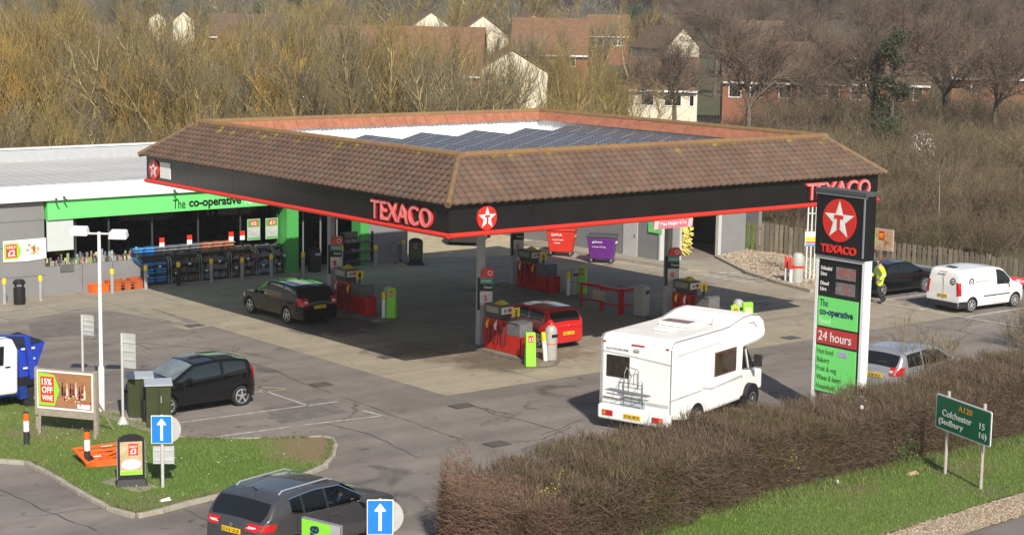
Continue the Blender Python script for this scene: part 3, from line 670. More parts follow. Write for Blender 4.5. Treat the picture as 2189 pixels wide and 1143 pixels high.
    def side(c, name, mat, x0, x1, zlo, zhi, s, root, off=.006, nu=14, nv=6):
        def fn(u, v):
            x = x0+(x1-x0)*u; a = zlo(x) if callable(zlo) else zlo; b = zhi(x) if callable(zhi) else zhi; z = a+(b-a)*v
            return (x, s*(c.Y(x, z)+off), z)
        return c.patch(name, mat, fn, nu, nv, root)
    def windows(c, splits, root, lo=.035, hi=.055, mat=None, trim=None):
        zl = lambda x: min(smooth_pts(c.belt, x, .1), smooth_pts(c.top, x, .04)-.05)+lo
        zh = lambda x: max(c.sec(x)[10][1]-hi+.02, zl(x)+.004)
        for s in (-1, 1):
            if trim:
                a, b = splits[0][0], splits[-1][1]
                c.side('window_trim', trim, a-.03, b+.05, lambda x: zl(x)-.026, lambda x: zl(x)+.004, s, root, .010, 30, 2)
                c.side('window_trim', trim, a-.03, b+.05, lambda x: zh(x)-.006, lambda x: zh(x)+.016, s, root, .010, 30, 2)
                for (_, q0), (q1, _) in zip(splits, splits[1:]): c.side('pillar_cover', mPlast, q0-.005, q1+.005, lambda x: zl(x)-.002, zh, s, root, .006, 4)
            for a, b in splits:
                c.side('side_window', mat or mGlassD, a, b, zl, zh, s, root, .008)
    def glass(c, name, x0, x1, root, inset=.07, mat=None, nu=8, dx=0., flip=1):
        def fn(u, v):
            x = x0+(x1-x0)*u; P = c.sec(x); ym = P[10][0]-inset; y = -ym+2*ym*v; z = c.Z(x, y)
            x2 = x+.01; sl = (smooth_pts(c.top, x+.03, .04)-smooth_pts(c.top, x-.03, .04))/.06; l = math.hypot(1, sl)
            return (x-sl/l*.008, y, z+.008/l)
        return c.patch(name, mat or mGlassD, fn, nu, 10, root)
    def doors(c, spans, root, handles=True):
        seam = M('shut_line', (.008, .008, .008), .6, var=0)
        for s in (-1, 1):
            for a, b in spans:
                zl0 = c.zb+.1
                def zl(x):
                    z = zl0
                    for xw in (c.ro, c.ro+c.wb):
                        d = abs(x-xw)
                        if d < c.r+.12: z = max(z, c.r+math.sqrt(max((c.r+.12)**2-d*d, 0)))
                    return z
                zh = lambda x: min(smooth_pts(c.belt, x, .1), smooth_pts(c.top, x, .04)-.05)-.015
                d_ = c.side('door', c.paint, a+.008, b-.008, lambda x: zl(x)+.008, zh, s, root, .007, 16, 6)
                c.side('shut_line', seam, a-.006, b+.006, lambda x: zl(x)-.006, zh, s, d_, .0035, 16, 6)
                if handles:
                    zc = zh(a+.2)-.1; y = c.Y(a+.2, zc); mb = MB(); mb.box(a+.08, a+.26, s*y-.005 if s > 0 else s*y-.035, s*y+.035 if s > 0 else s*y+.005, zc-.016, zc+.016); mb.build('handle', c.paint, d_, bevel=.008)
    def wheels(c, root, rim='spoke', w_=.19, rimmat=None):
        rm = rimmat or M('alloy', (.60, .61, .63), .28, metal=.75, var=.06)
        for xw in (c.ro, c.ro+c.wb):
            for s in (-1, 1):
                y = s*(c.W/2-.02-w_/2); r = c.r
                mb = MB(); mb.lathe([(r*.62, -w_/2), (r*.93, -w_/2), (r, -w_/2+.025), (r, w_/2-.025), (r*.93, w_/2), (r*.62, w_/2)], (0, 0, 0), 28, 0, 'y')
                wo = mb.build('wheel', mRubber, root, smooth=40, loc=(xw, y, r))
                mb = MB(); e = s*(w_/2+.006); rr = r*.72
                rings_(mb, [(rr, e-s*.05), (rr, e), (rr*.9, e+s*.008), (rr*.86, e-s*.012)])
                mb.lathe([(rr*.86, e-s*.05), (rr*.86, e-s*.012)], (0, 0, 0), 24, 1, 'y')
                ns = 5 if rim == 'spoke' else 7
                for k in range(ns):
                    a = 2*math.pi*k/ns+.3; d = Vector((math.cos(a), 0, math.sin(a))); t = Vector((-math.sin(a), 0, math.cos(a)))*rr*(.13 if rim == 'spoke' else .1)
                    p, q = d*rr*.12, d*rr*.88; yv = Vector((0, e+s*.006, 0)); y2 = Vector((0, e-s*.011, 0))
                    mb.hexa([p-t*1.1+y2, q-t*.75+y2, q+t*.75+y2, p+t*1.1+y2], [p-t*1.1+yv, q-t*.75+yv-Vector((0, s*.012, 0)), q+t*.75+yv-Vector((0, s*.012, 0)), p+t*1.1+yv], 0)
                mb.lathe([(rr*.24, e-s*.011), (rr*.24, e+s*.008), (rr*.1, e+s*.014)], (0, 0, 0), 14, 0, 'y')
                mb.build('rim', [rm, mRubber], wo, smooth=40)
    def mirrors(c, x, root, z=None):
        z = z or lerp_pts(c.belt, x)+.06
        for s in (-1, 1):
            y = c.Y(x, z-.05); mb = MB(); mb.hexa([(x-.05, s*(y+.05), z-.06), (x+.05, s*(y+.05), z-.05), (x+.04, s*(y+.22), z-.05), (x-.05, s*(y+.22), z-.06)][::s], [(x-.05, s*(y+.05), z+.07), (x+.03, s*(y+.05), z+.06), (x+.02, s*(y+.22), z+.07), (x-.05, s*(y+.22), z+.09)][::s])
            mb.box(x-.03, x+.03, min(s*(y-.02), s*(y+.07)), max(s*(y-.02), s*(y+.07)), z-.06, z-.02); mb.build('mirror', c.paint, root, bevel=.025)
    def plate(c, root, txt, z, x=-.012, w_=.52, h_=.115, front=False):
        p = MB().box(x-.012, x, -w_/2, w_/2, z, z+h_).build('number_plate', M('plate_yellow', (.80, .52, .02), .45, var=.03), root)
        text('plate_text', txt, mInk, p, (x-.0125, w_/2-.03, z+.018), (0, -1, 0), (0, 0, 1), w_-.06, h_-.036, .003, .01)
    def tail_lights(c, root, zl, zh, x0=-.005, x1=.16, yin=.26, mats=None, slant=0., rev=True):
        rd = M('tail_lamp', (.50, .008, .01), .12, var=.05, coat=.6); cl = M('lamp_clear', (.62, .55, .53), .1, var=.05, coat=.5)
        for s in (-1, 1):
            def fn(u, v):   # wraps from the rear face round the corner
                z = zl+(zh-zl)*v+slant*(1-u)*0
                if u < .5:
                    f = u/.5; x = c.rx(z)-.012; y = (c.Y(max(x+.03, 0), z)-yin)+yin*.93*f
                    return (x+.0, s*y, z)
                f = (u-.5)/.5; x = c.rx(z)+.005+(x1)*f
                return (x, s*(c.Y(max(x, 0), z)+.012), z)
            l = c.patch('tail_light', rd, fn, 10, 5, root)
            if not rev: continue
            zc = (zl+zh)/2
            def f2(u, v):
                z = zc+.0+(zh-zl)*.28*(v-.5); x = c.rx(z)-.018; y = (c.Y(max(x+.03, 0), z)-yin*.85)+yin*.6*u
                return (x, s*y, z)
            c.patch('reversing_lamp', cl, f2, 3, 2, l)
    def rx(c, z):   # x of the rear face at height z
        lo, hi = 0., c.L*.5
        if z <= smooth_pts(c.top, 0, .04): return 0.
        for _ in range(24):
            m = (lo+hi)/2
            if smooth_pts(c.top, m, .04) < z: lo = m
            else: hi = m
        return hi
    def front_lights(c, root, zl, zh, w_=.34):
        cl = M('headlamp', (.55, .57, .6), .08, var=.1, coat=.8)
        for s in (-1, 1):
            def fn(u, v):
                z = zl+(zh-zl)*v; x = c.L-.5+.46*u; zz = min(z, smooth_pts(c.top, x, .04)-.06)
                return (x, s*(c.Y(x, zz)+.008), zz)
            c.patch('headlight', cl, fn, 8, 3, root)
    def strip(c, name, mat, x0, x1, z0, z1, root, off=.012):
        for s in (-1, 1): c.side(name, mat, x0, x1, z0, z1, s, root, off, 12, 2)

mCarBlack = M('black_paint', (.006, .006, .007), .12, var=.1, coat=.45, spec=.3); mCarRed = M('red_paint', (.52, .012, .012), .2, var=.05, coat=1.)
mCarGrey = M('grey_metallic', (.075, .075, .08), .25, metal=.35, var=.06, coat=.7); mCarSilver = M('silver_metallic', (.50, .51, .53), .28, metal=.6, var=.04, coat=.8)
mCarWhite = M('white_car_paint', (.80, .80, .79), .25, var=.02, coat=.6); mCarMaroon = M('maroon_paint', (.09, .012, .02), .2, var=.05, coat=1.)
mPlast = M('black_trim', (.02, .02, .021), .55, var=.1); mChrome = M('chrome', (.75, .75, .76), .12, metal=1., var=0)
mGlassB = M('sky_glass', (.016, .022, .024), .04, var=0, spec=.8)

def bumper(c, root, z0, z1, mat, proud=.02):
    def fn(u, v):
        z = z0+(z1-z0)*v; a = (u-.5)*2
        if abs(a) < .72: y = a/.72*(c.hw(.02)-.04); return (-proud-.015*math.cos(a*1.8), y, z)
        f = (abs(a)-.72)/.28; x = .42*f; return (x-.005*(1-f), math.copysign(c.Y(max(x, .03), z)+.014, a), z)
    c.patch('bumper', mat, fn, 24, 3, root)

# --- black estate car at the pump
c = Car(4.5, 1.78, [(0, .78), (.02, .95), (.10, 1.02), (.42, 1.40), (.75, 1.47), (1.8, 1.50), (2.55, 1.46), (3.35, 1.0), (3.9, .93), (4.3, .82), (4.5, .62)], [(0, .98), (1, .97), (3.3, .92), (4.5, .8)], .98, 2.70, .325, paint=mCarBlack)
t = thing('estate_car', 'black estate car with yellow rear plate refuelling at the left-hand pump', 'car', (4.06, 12.95, 0), R(90)); t.scale = (.95,)*3
c.body(t); c.windows([(.42, 1.28), (1.36, 2.28), (2.36, 3.22)], t); c.glass('rear_window', .115, .40, t); c.glass('windscreen', 2.62, 3.3, t, mat=mGlassB); c.doors([(1.3, 2.32), (2.32, 3.34)], t); c.wheels(t); c.mirrors(3.0, t)
c.plate(t, 'FL57 DWG', .66); c.tail_lights(t, .78, 1.06, x1=.2); c.front_lights(t, .66, .84); bumper(c, t, .28, .60, mCarBlack)
MB().box(-.03, -.012, -.55, .55, .80, .825).build('chrome_strip', mChrome, t)
mb = MB(); mb.tube([(.55, 0, 1.45), (.42, 0, 1.68)], .008, 6); mb.build('aerial', mInk, t)
for s in (-1, 1): mb = MB(); mb.tube([(.6, s*.56, 1.47), (.7, s*.56, 1.53), (2.3, s*.56, 1.54), (2.5, s*.56, 1.48)], .016, 6); mb.build('roof_rail', mPlast, t)
# --- red hatchback at the near pump
c = Car(4.0, 1.72, [(0, .74), (.02, .92), (.08, .98), (.36, 1.34), (.62, 1.43), (1.5, 1.47), (2.2, 1.43), (3.0, 1.0), (3.5, .92), (3.85, .8), (4.0, .6)], [(0, .96), (1, .97), (3, .9), (4, .78)], .72, 2.46, .30, paint=mCarRed, tail=.2)
t = thing('hatchback_car', 'bright red hatchback seen from behind beside the near pump', 'car', (8.62, 4.6, 0), R(90)); t.scale = (.935,)*3
c.body(t); c.windows([(.5, 1.28), (1.36, 2.85)], t); c.glass('rear_window', .095, .35, t, .1); c.glass('windscreen', 2.3, 2.95, t); c.doors([(1.3, 2.9)], t); c.wheels(t); c.mirrors(2.6, t)
c.plate(t, 'LR63 UGC', .52); c.tail_lights(t, .70, .93, x1=.2, yin=.16, rev=False); bumper(c, t, .26, .46, mCarRed)
MB().box(-.022, .01, -.5, .5, .22, .30).build('diffuser', mPlast, t); mb = MB(); mb.lathe([(.035, 0), (.03, .01)], (0, 0, 0), 10); 
tg = mb.build('badge', mChrome, t, loc=(.02, 0, .86)); tg.rotation_euler = (0, R(-80), 0)
# --- small black hatchback by the cabinets
c = Car(3.6, 1.62, [(0, .70), (.02, .93), (.06, 1.0), (.30, 1.34), (.62, 1.41), (1.35, 1.44), (2.0, 1.39), (2.72, 1.0), (3.2, .94), (3.5, .80), (3.6, .6)], [(0, 1.04), (.6, 1.04), (1.2, .97), (2.75, .88), (3.6, .78)], .55, 2.385, .295, paint=mCarBlack, tail=.22)
t = thing('hatchback_car', 'small black five-door hatchback parked behind the green cabinets', 'car', (-4.27, 4.12, 0), R(180.5))
c.body(t); c.windows([(.42, 1.14), (1.24, 2.62)], t, mat=mGlassB); c.glass('rear_window', .075, .29, t); c.glass('windscreen', 2.06, 2.70, t, mat=M('screen_sky_sheen', (.16, .19, .20), .05, var=.3, scale=2)); c.doors([(.56, 1.2), (1.2, 2.42)], t); c.wheels(t); c.mirrors(2.3, t)  # windscreen colour is paled to paint in a sky reflection
c.plate(t, 'EA13 KXP', .60); c.tail_lights(t, .72, 1.12, x1=.12, yin=.14, rev=False); c.front_lights(t, .62, .84); bumper(c, t, .25, .55, mCarBlack)
mb = MB(); mb.tube([(.42, 0, 1.46), (.3, 0, 1.62)], .008, 6); mb.build('aerial', mInk, t)
# --- dark grey crossover entering at the bottom, with its driver
c = Car(4.4, 1.83, [(0, .86), (.02, 1.02), (.10, 1.10), (.45, 1.50), (.8, 1.585), (1.7, 1.61), (2.45, 1.55), (3.25, 1.10), (3.8, 1.03), (4.2, .88), (4.4, .62)], [(0, 1.12), (.75, 1.22), (1.25, 1.08), (2, 1.03), (3.3, .98), (4.4, .86)], .88, 2.65, .345, paint=mCarGrey, tumble=.36, tail=.2)
t = thing('crossover_car', 'dark grey crossover car with driver entering beside the blue arrow sign', 'car', (-12.68, -9.62, 0), R(15)); t.scale = (1, 1, .97)
c.body(t, extra_cut=(1.98, 2.92, -1.2, -.1, 1.06, 1.46))
c.windows([(.86, 1.2), (1.27, 1.93), (2.0, 3.05)], t, trim=mChrome, mat=glass_mat('car_glass', (.5, .55, .55), .8)); c.glass('rear_window', .13, .43, t, .09); c.glass('windscreen', 2.5, 3.2, t); c.doors([(1.0, 1.97), (1.97, 3.1)], t); c.wheels(t); c.mirrors(2.95, t)
c.plate(t, 'EU16 ULX', .83); c.tail_lights(t, .94, 1.09, x1=.3, yin=.34); bumper(c, t, .3, .58, mPlast)
for s in (-1, 1): mb = MB(); mb.tube([(.75, s*.60, 1.575), (.85, s*.60, 1.64), (2.2, s*.60, 1.63), (2.4, s*.59, 1.56)], .02, 6); mb.build('roof_rail', M('satin_silver', (.6, .6, .61), .3, metal=.6, var=0), t)
mb = MB(); mb.tube([(.75, 0, 1.58), (.6, 0, 1.69)], .012, 6); mb.build('aerial', mInk, t)
mb = MB(); mb.lathe([(.055, 0), (.055, .01)], (0, 0, 0), 14); bd = mb.build('badge', mChrome, t, loc=(-.012, 0, 1.0)); bd.rotation_euler = (0, R(-80), 0)
mSkin = M('skin', (.50, .29, .20), .6, var=.08); CAR_DRIVER = t
# --- silver hatchback half hidden by the hedge
c = Car(4.0, 1.75, [(0, .80), (.02, .96), (.07, 1.02), (.33, 1.40), (.6, 1.49), (1.5, 1.52), (2.2, 1.47), (3.0, 1.05), (3.5, .95), (3.85, .82), (4.0, .62)], [(0, 1.0), (1, .99), (3, .93), (4, .8)], .68, 2.5, .305, paint=mCarSilver, tail=.18)
t = thing('hatchback_car', 'silver hatchback half hidden behind the hedge right of the tall price sign', 'car', (11.05, -6.62, 0), R(6))
c.body(t); c.windows([(.5, 1.25), (1.33, 2.85)], t); c.glass('rear_window', .085, .33, t, .08); c.glass('windscreen', 2.25, 2.95, t); c.doors([(.75, 1.3), (1.3, 2.75)], t); c.wheels(t); c.mirrors(2.6, t)
c.plate(t, 'LK08 BLX', .70); c.tail_lights(t, .80, 1.05, x1=.24, yin=.2); bumper(c, t, .28, .55, mCarSilver)
# --- black saloon at the fence
c = Car(4.85, 1.85, [(0, .72), (.02, .96), (.1, 1.0), (.75, 1.03), (1.55, 1.37), (2.1, 1.43), (2.7, 1.42), (3.0, 1.36), (3.75, 1.0), (4.3, .9), (4.7, .78), (4.85, .6)], [(0, .98), (1.4, 1.0), (3.7, .92), (4.85, .76)], 1.05, 2.83, .34, paint=mCarBlack, tumble=.42)
t = thing('saloon_car', 'long black saloon parked nose to the board fence beside the white van', 'car', (25.1, 6.45, 0), R(-1)); t.scale = (.96,)*3
c.body(t); c.windows([(1.35, 2.05), (2.12, 3.5)], t); c.glass('rear_window', .82, 1.5, t); c.glass('windscreen', 3.05, 3.7, t); c.doors([(1.2, 2.08), (2.08, 3.55)], t); c.wheels(t, 'multi'); c.mirrors(3.35, t)
c.plate(t, 'AV12 JGR', .62); c.tail_lights(t, .74, .94, x1=.25); bumper(c, t, .25, .55, mCarBlack)
# --- white panel van
c = Car(4.2, 1.83, [(0, .9), (.015, 1.35), (.05, 1.6), (.12, 1.74), (.35, 1.80), (1.8, 1.83), (2.5, 1.77), (2.75, 1.68), (3.35, 1.15), (3.75, 1.05), (4.05, .9), (4.2, .65)], [(0, 1.05), (2.0, 1.05), (3.3, 1.0), (4.2, .85)], .76, 2.70, .31, paint=mCarWhite, tumble=.16, tail=.05)
t = thing('panel_van', 'small white panel van with round black logo parked by the fence', 'van', (25.62, 2.2, 0), R(-3)); t.scale = (.95, .93, .93)
c.body(t); c.windows([(2.28, 3.1)], t); c.glass('windscreen', 2.82, 3.32, t); c.doors([(2.15, 3.2)], t); c.wheels(t, 'multi', rimmat=M('wheel_cover', (.42, .42, .43), .4, metal=.3, var=.1)); c.mirrors(3.0, t)
c.plate(t, 'EO13 HVX', .62); c.tail_lights(t, .74, 1.28, x1=.1, yin=.13, rev=False); bumper(c, t, .24, .46, mPlast, .05)
c.strip('side_moulding', mPlast, 1.45, 3.1, .62, .67, t)
c.strip('lower_moulding', mPlast, .0, .4, .24, .5, t, .014)
mb = MB(); mb.box(-.006, -.001, -.008, .008, .5, 1.62); mb.build('door_seam', mInk, t); MB().box(-.03, 0, -.2, .2, 1.66, 1.685).build('brake_lamp', M('tail_lamp'), t)
MB().box(.35, .6, -.2, .2, 1.80, 1.85).build('roof_vent', mInk, t)
def ring_logo(par, cpt, ux, r, txt='fmb'):
    ux = Vector(ux); un = ux.cross(Vector((0, 0, 1))); mb = MB(); cpt = Vector(cpt)
    P = lambda a, q, z: cpt+ux*(math.cos(a)*q)+Vector((0, 0, math.sin(a)*q))+un*z
    n = 20
    for k in range(n):
        a, b = 2*math.pi*k/n, 2*math.pi*(k+1)/n
        mb.face([P(a, r, .004), P(b, r, .004), P(b, r*.62, .004), P(a, r*.62, .004)], 0); mb.face([P(a, r*.62, .003), P(b, r*.62, .003), cpt+un*.003], 1)
    o = mb.build('logo', [mInk, mCarWhite], par); text('logo_text', txt, mInk, o, cpt-ux*r*.38-Vector((0, 0, r*.25))+un*.004, ux, (0, 0, 1), r*.76, r*.5, .003, .03)
ring_logo(t, (-.012, -.52, 1.32), (0, -1, 0), .14)
yv = -c.Y(.75, 1.3)-.01; ring_logo(t, (.72, yv, 1.28), (1, 0, 0), .16)
text('side_lettering', 'maintenance group', M('logo_grey', (.35, .35, .36), .5, var=0), t, (.98, -c.Y(1.4, 1.25)-.014, 1.22), (1, 0, 0), (0, 0, 1), 1.0, .09, .004)
# --- cars beyond the shop
c = Car(4.2, 1.75, [(0, .78), (.02, .95), (.1, 1.0), (.4, 1.38), (.7, 1.46), (1.7, 1.49), (2.4, 1.44), (3.2, 1.0), (3.7, .92), (4.05, .8), (4.2, .6)], [(0, .98), (3.2, .92), (4.2, .78)], .8, 2.6, .31, paint=mCarMaroon)
pp = G(838, 548); t = thing('parked_car', 'dark maroon car showing its yellow plate behind the shop corner', 'car', (pp.x+.1, pp.y+1.2, 0), R(75))
c.body(t); c.glass('rear_window', .12, .38, t); c.windows([(.5, 1.5), (1.6, 3.0)], t); c.wheels(t); c.plate(t, 'AK02 FTV', .78); c.tail_lights(t, .76, 1.02)
c.paint = mCarGrey; pp = G(1010, 528); t = thing('parked_car', 'grey car with dark bumper parked on the pale yard behind the near column', 'car', (pp.x-.2, pp.y+.4, 0), R(45))
c.body(t); c.glass('rear_window', .12, .38, t); c.windows([(.5, 1.5), (1.6, 3.0)], t); c.wheels(t); c.plate(t, 'EY09 KDA', .74); c.tail_lights(t, .76, 1.02); bumper(c, t, .2, .6, mPlast)

# --- motorhome
t = thing('motorhome', 'white coachbuilt motorhome with over-cab bed and rear bicycle rack', 'motorhome', (2.18, -5.66, 0), R(15.5))
mMH = M('motorhome_white', (.86, .86, .845), .35, var=.04, scale=1.5); mMHr = M('motorhome_roof', (.72, .71, .67), .5, var=.1, scale=1.2); mTrim = M('grey_trim', (.30, .29, .28), .5, var=.1)
hwid = 1.12
prof = [(0, .62), (.0, 2.45), (.06, 2.60), (.18, 2.66), (2.7, 2.67), (3.2, 2.69), (3.6, 2.77), (3.95, 2.84), (4.5, 2.86), (4.95, 2.78), (5.28, 2.56), (5.42, 2.25), (5.34, 2.04), (4.95, 1.97), (4.1, 1.92), (4.03, .42), (.9, .36), (.25, .48)]
bd = MB().prism([(x, -hwid, z) for x, z in prof], (0, 2*hwid, 0)).build('body', mMH, t, bevel=.09)
for p_ in bd.data.polygons: p_.use_smooth = False
mb = MB(); mb.hexa([(.3, -hwid+.1, 2.655), (3.0, -hwid+.1, 2.672), (3.0, hwid-.1, 2.672), (.3, hwid-.1, 2.655)], [(.3, -hwid+.1, 2.675), (3.0, -hwid+.1, 2.692), (3.0, hwid-.1, 2.692), (.3, hwid-.1, 2.675)]); mb.build('roof', mMHr, t)
for s in (-1, 1):
    mb = MB(); y = s*(hwid+.004); mb.tube([(.02, y, 2.5), (.1, y, 2.615), (.25, y, 2.64), (2.7, y, 2.645), (3.2, y, 2.665), (3.6, y, 2.75), (3.95, y, 2.82), (4.5, y, 2.84), (4.95, y, 2.76)], .014, 6); mb.build('roof_edge_trim', mTrim, t)
    mb = MB(); mb.tube([(.01, y, .5), (.01, y, 2.45)], .016, 6); mb.build('corner_trim', mTrim, t)
# roof hatch and vents
mb = MB(); mb.box(2.0, 2.95, -.45, .5, 2.70, 2.80); mb.box(2.06, 2.5, -.4, .45, 2.80, 2.812, 1); mb.build('roof_hatch', [mMH, M('smoked', (.22, .17, .17), .2, var=.1)], t, bevel=.03)
MB().box(1.1, 1.6, -.35, .15, 2.69, 2.76).build('roof_vent', mMH, t, bevel=.03); mb = MB(); mb.tube([(2.9, -.75, 2.7), (2.9, -.75, 2.86)], .05, 8); mb.build('flue', mLGrey, t)
def PB():
    q = MB(); q.T = Matrix.Translation((-.25, 0, 0)); return q
# cab: bonnet, doors, screen
cab = MB(); yc = .98; cab.T = Matrix.Translation((-.25, 0, 0))
cab.hexa([(4.27, -yc, .42), (6.0, -yc+.12, .45), (6.0, yc-.12, .45), (4.27, yc, .42)], [(4.27, -yc, 1.25), (6.0, -yc+.12, 1.02), (6.0, yc-.12, 1.02), (4.27, yc, 1.25)])
cab.hexa([(4.27, -yc, 1.25), (5.45, -yc+.06, 1.12), (5.45, yc-.06, 1.12), (4.27, yc, 1.25)], [(4.27, -yc+.08, 1.97), (4.75, -yc+.12, 1.97), (4.75, yc-.12, 1.97), (4.27, yc-.08, 1.97)])
cab.build('cab', mMH, t, bevel=.06)
for s in (-1, 1):
    q = [(4.45, s*(yc+.004), 1.28), (5.36, s*(yc-.05), 1.18), (4.88, s*(yc-.10), 1.86), (4.5, s*(yc-.062), 1.88)]
    PB().prism(q, (0, s*.012, 0)).build('cab_window', mGlassD, t); PB().prism([(q[0][0]+.42, s*(yc-.01), 1.24), (q[0][0]+.45, s*(yc-.01), 1.24), (q[0][0]+.35, s*(yc-.075), 1.86), (q[0][0]+.31, s*(yc-.075), 1.86)], (0, s*.03, 0)).build('window_bar', mMH, t)
    mb = PB(); mb.box(5.0, 5.12, s*1.2-.11, s*1.2+.11, 1.28, 1.62); mb.tube([(5.06, s*.95, 1.35), (5.06, s*1.12, 1.4)], .03, 6); mb.build('wing_mirror', mPlast, t, bevel=.03)
    mb = PB(); mb.box(4.4, 4.52, s*(yc+.0)-.012, s*(yc+.0)+.022, 1.0, 1.05); mb.build('door_handle', mPlast, t)
    PB().box(4.34, 4.352, s*yc-.006, s*yc+.006, .5, 1.9).build('door_seam', mTrim, t)
PB().prism([(5.40, -.86, 1.16), (5.40, .86, 1.16), (4.80, .8, 1.92), (4.80, -.8, 1.92)], (.015, 0, .012)).build('windscreen', mGlassD, t)
for xw in (1.45, 4.76):
    for s in (-1, 1):
        y = s*(.95 if xw > 2 else 1.0); MB().lathe([(.37, -.1), (.37, .175)], (0, 0, 0), 24, 0, 'y').build('wheel_arch', mInk, t, loc=(xw, y-(.045 if s > 0 else .045), .40))
        r = .33; w_ = .2; mb = MB(); mb.lathe([(r*.6, -w_/2), (r*.94, -w_/2), (r, -.07), (r, .07), (r*.94, w_/2), (r*.6, w_/2)], (0, 0, 0), 24, 0, 'y'); wo = mb.build('wheel', mRubber, t, smooth=40, loc=(xw, s*(1.06 if xw < 2 else .97)+s*.02, r))
        mb = MB(); mb.lathe([(r*.66, s*.05), (r*.66, s*.1), (r*.5, s*.108), (r*.3, s*.09), (r*.12, s*.12)], (0, 0, 0), 20, 0, 'y'); mb.build('rim', M('alloy'), wo, smooth=40)
# windows, stripes, rear details
def frame_win(x0, x1, z0, z1, y, s, name='side_window'):
    f_ = MB().box(x0, x1, min(y, y+s*.02), max(y, y+s*.02), z0, z1).build('window_frame', M('brown_frame', (.10, .05, .045), .4, var=.1), t, bevel=.03)
    MB().box(x0+.05, x1-.05, min(y+s*.02, y+s*.028), max(y+s*.02, y+s*.028), z0+.05, z1-.05).build(name, M('amber_glass', (.05, .035, .02), .04, var=.5, scale=4, spec=1.), f_)
frame_win(2.38, 3.62, 1.34, 2.03, -hwid, -1); frame_win(2.4, 3.5, 1.36, 2.0, hwid, 1)
rw = MB().box(-.025, 0, .18, .92, 1.5, 2.1).build('rear_window', M('rear_glass', (.03, .024, .022), .08, var=.4, scale=6), t, bevel=.06)
for s in (-1, 1):
    y = s*(hwid+.003); mb = MB()
    for pts in ([(.05, 1.02), (1.7, 1.06), (1.7, 1.10), (.05, 1.08)], [(1.75, 1.10), (2.2, 1.02), (2.2, 1.06), (1.75, 1.16)], [(2.2, 1.0), (4.0, 1.08), (4.0, 1.16), (2.2, 1.06)], [(.3, 2.22), (2.6, 2.28), (2.6, 2.30), (.3, 2.25)]):
        mb.prism([(a, y, z) for a, z in pts], (0, s*.004, 0))
    mb.tube([(4.0, y, 2.5), (4.3, y, 2.62), (4.6, y, 2.6), (4.8, y, 2.42)], .02, 6); mb.build('side_stripe', M('stripe_grey', (.42, .41, .40), .5, rgb2=(.6, .6, .6), scale=3), t)
    MB().box(2.2, 2.9, y-.004, y+.004, .55, .85).build('locker_door', mMH, t)
mb = MB(); mb.hexa([(-.01, hwid-.05, 2.18), (-.01, .1, 2.12), (0, .1, 2.12), (0, hwid-.05, 2.18)], [(-.01, hwid-.05, 2.21), (-.01, .1, 2.15), (0, .1, 2.15), (0, hwid-.05, 2.21)]); mb.hexa([(-.012, .1, 2.12), (-.012, -hwid+.02, 2.02), (0, -hwid+.02, 2.02), (0, .1, 2.12)], [(-.012, .1, 2.15), (-.012, -hwid+.02, 2.06), (0, -hwid+.02, 2.06), (0, .1, 2.15)])
mb.box(-.008, 0, -hwid+.05, hwid-.05, .84, .93); mb.build('rear_stripe', MATS['stripe_grey'], t)
text('rear_lettering', 'AUTOCRUISE', M('letter_grey', (.10, .09, .09), .5, var=0), t, (-.008, .95, 2.25), (0, -1, 0), (0, 0, 1), .72, .05, .006, 0)
bm_ = MB(); bm_.prism([(-.10, -hwid-.02, .30), (-.10, hwid+.02, .30), (.12, hwid+.02, .30), (.12, -hwid-.02, .30)], (0, 0, .40)); bp = bm_.build('bumper', mMH, t, bevel=.06)
for s in (-1, 1):
    MB().box(-.122, -.10, s*.80-.17, s*.80+.17, .42, .57).build('tail_light', M('tail_lamp'), bp); MB().box(-.125, -.122, s*.90-.05, s*.90+.05, .44, .55).build('indicator', M('amber', (.7, .2, .02), .2, var=0), bp)
    MB().box(-.02, 0, s*1.0-.05, s*1.0+.05, 2.44, 2.48).build('marker_light', M('tail_lamp'), t)
MB().box(-.03, 0, -.28, .12, 2.44, 2.475).build('brake_light', M('tail_lamp'), t)
mb = MB(); mb.box(-.06, 0, -.14, .02, 2.30, 2.36); mb.build('rear_camera', mLGrey, t)
p = MB().box(-.125, -.11, -.27, .27, .42, .54).build('number_plate', M('plate_yellow'), bp); text('plate_text', 'EX06 MYK', mInk, p, (-.1255, .24, .44), (0, -1, 0), (0, 0, 1), .48, .08, .003, .01)
MB().box(-.02, -.004, -.35, .45, .72, .98).build('rack_board', M('rack_board', (.45, .50, .52), .5, var=.1), t)
rk = MB(); rt = .013
for y in (-.28, .32):
    rk.tube([(-.03, y, .75), (-.06, y, 1.0), (-.06, y, 1.45), (-.16, y, 1.52), (-.30, y, 1.45), (-.36, y, 1.15), (-.05, y, 1.0)], rt, 6); rk.tube([(-.05, y*.5, 1.3), (-.07, y*.5, 1.75), (-.2, y*.5, 1.85), (-.3, y*.5, 1.7), (-.3, y*.5, 1.4)], rt, 6)
for z_, x_ in ((1.45, -.3), (1.15, -.36), (1.0, -.06), (1.3, -.15)): rk.tube([(x_, -.3, z_), (x_, .34, z_)], rt, 6)
for x_ in (-.16, -.27, -.38): rk.tube([(x_, -.62, 1.16), (x_, .72, 1.2)], .015, 6)
rk.tube([(-.1, .1, 1.84), (-.22, -.12, 1.84)], rt, 6)
rk.build('bicycle_rack', M('rack_tube', (.42, .43, .44), .3, metal=.7, var=.05), t)

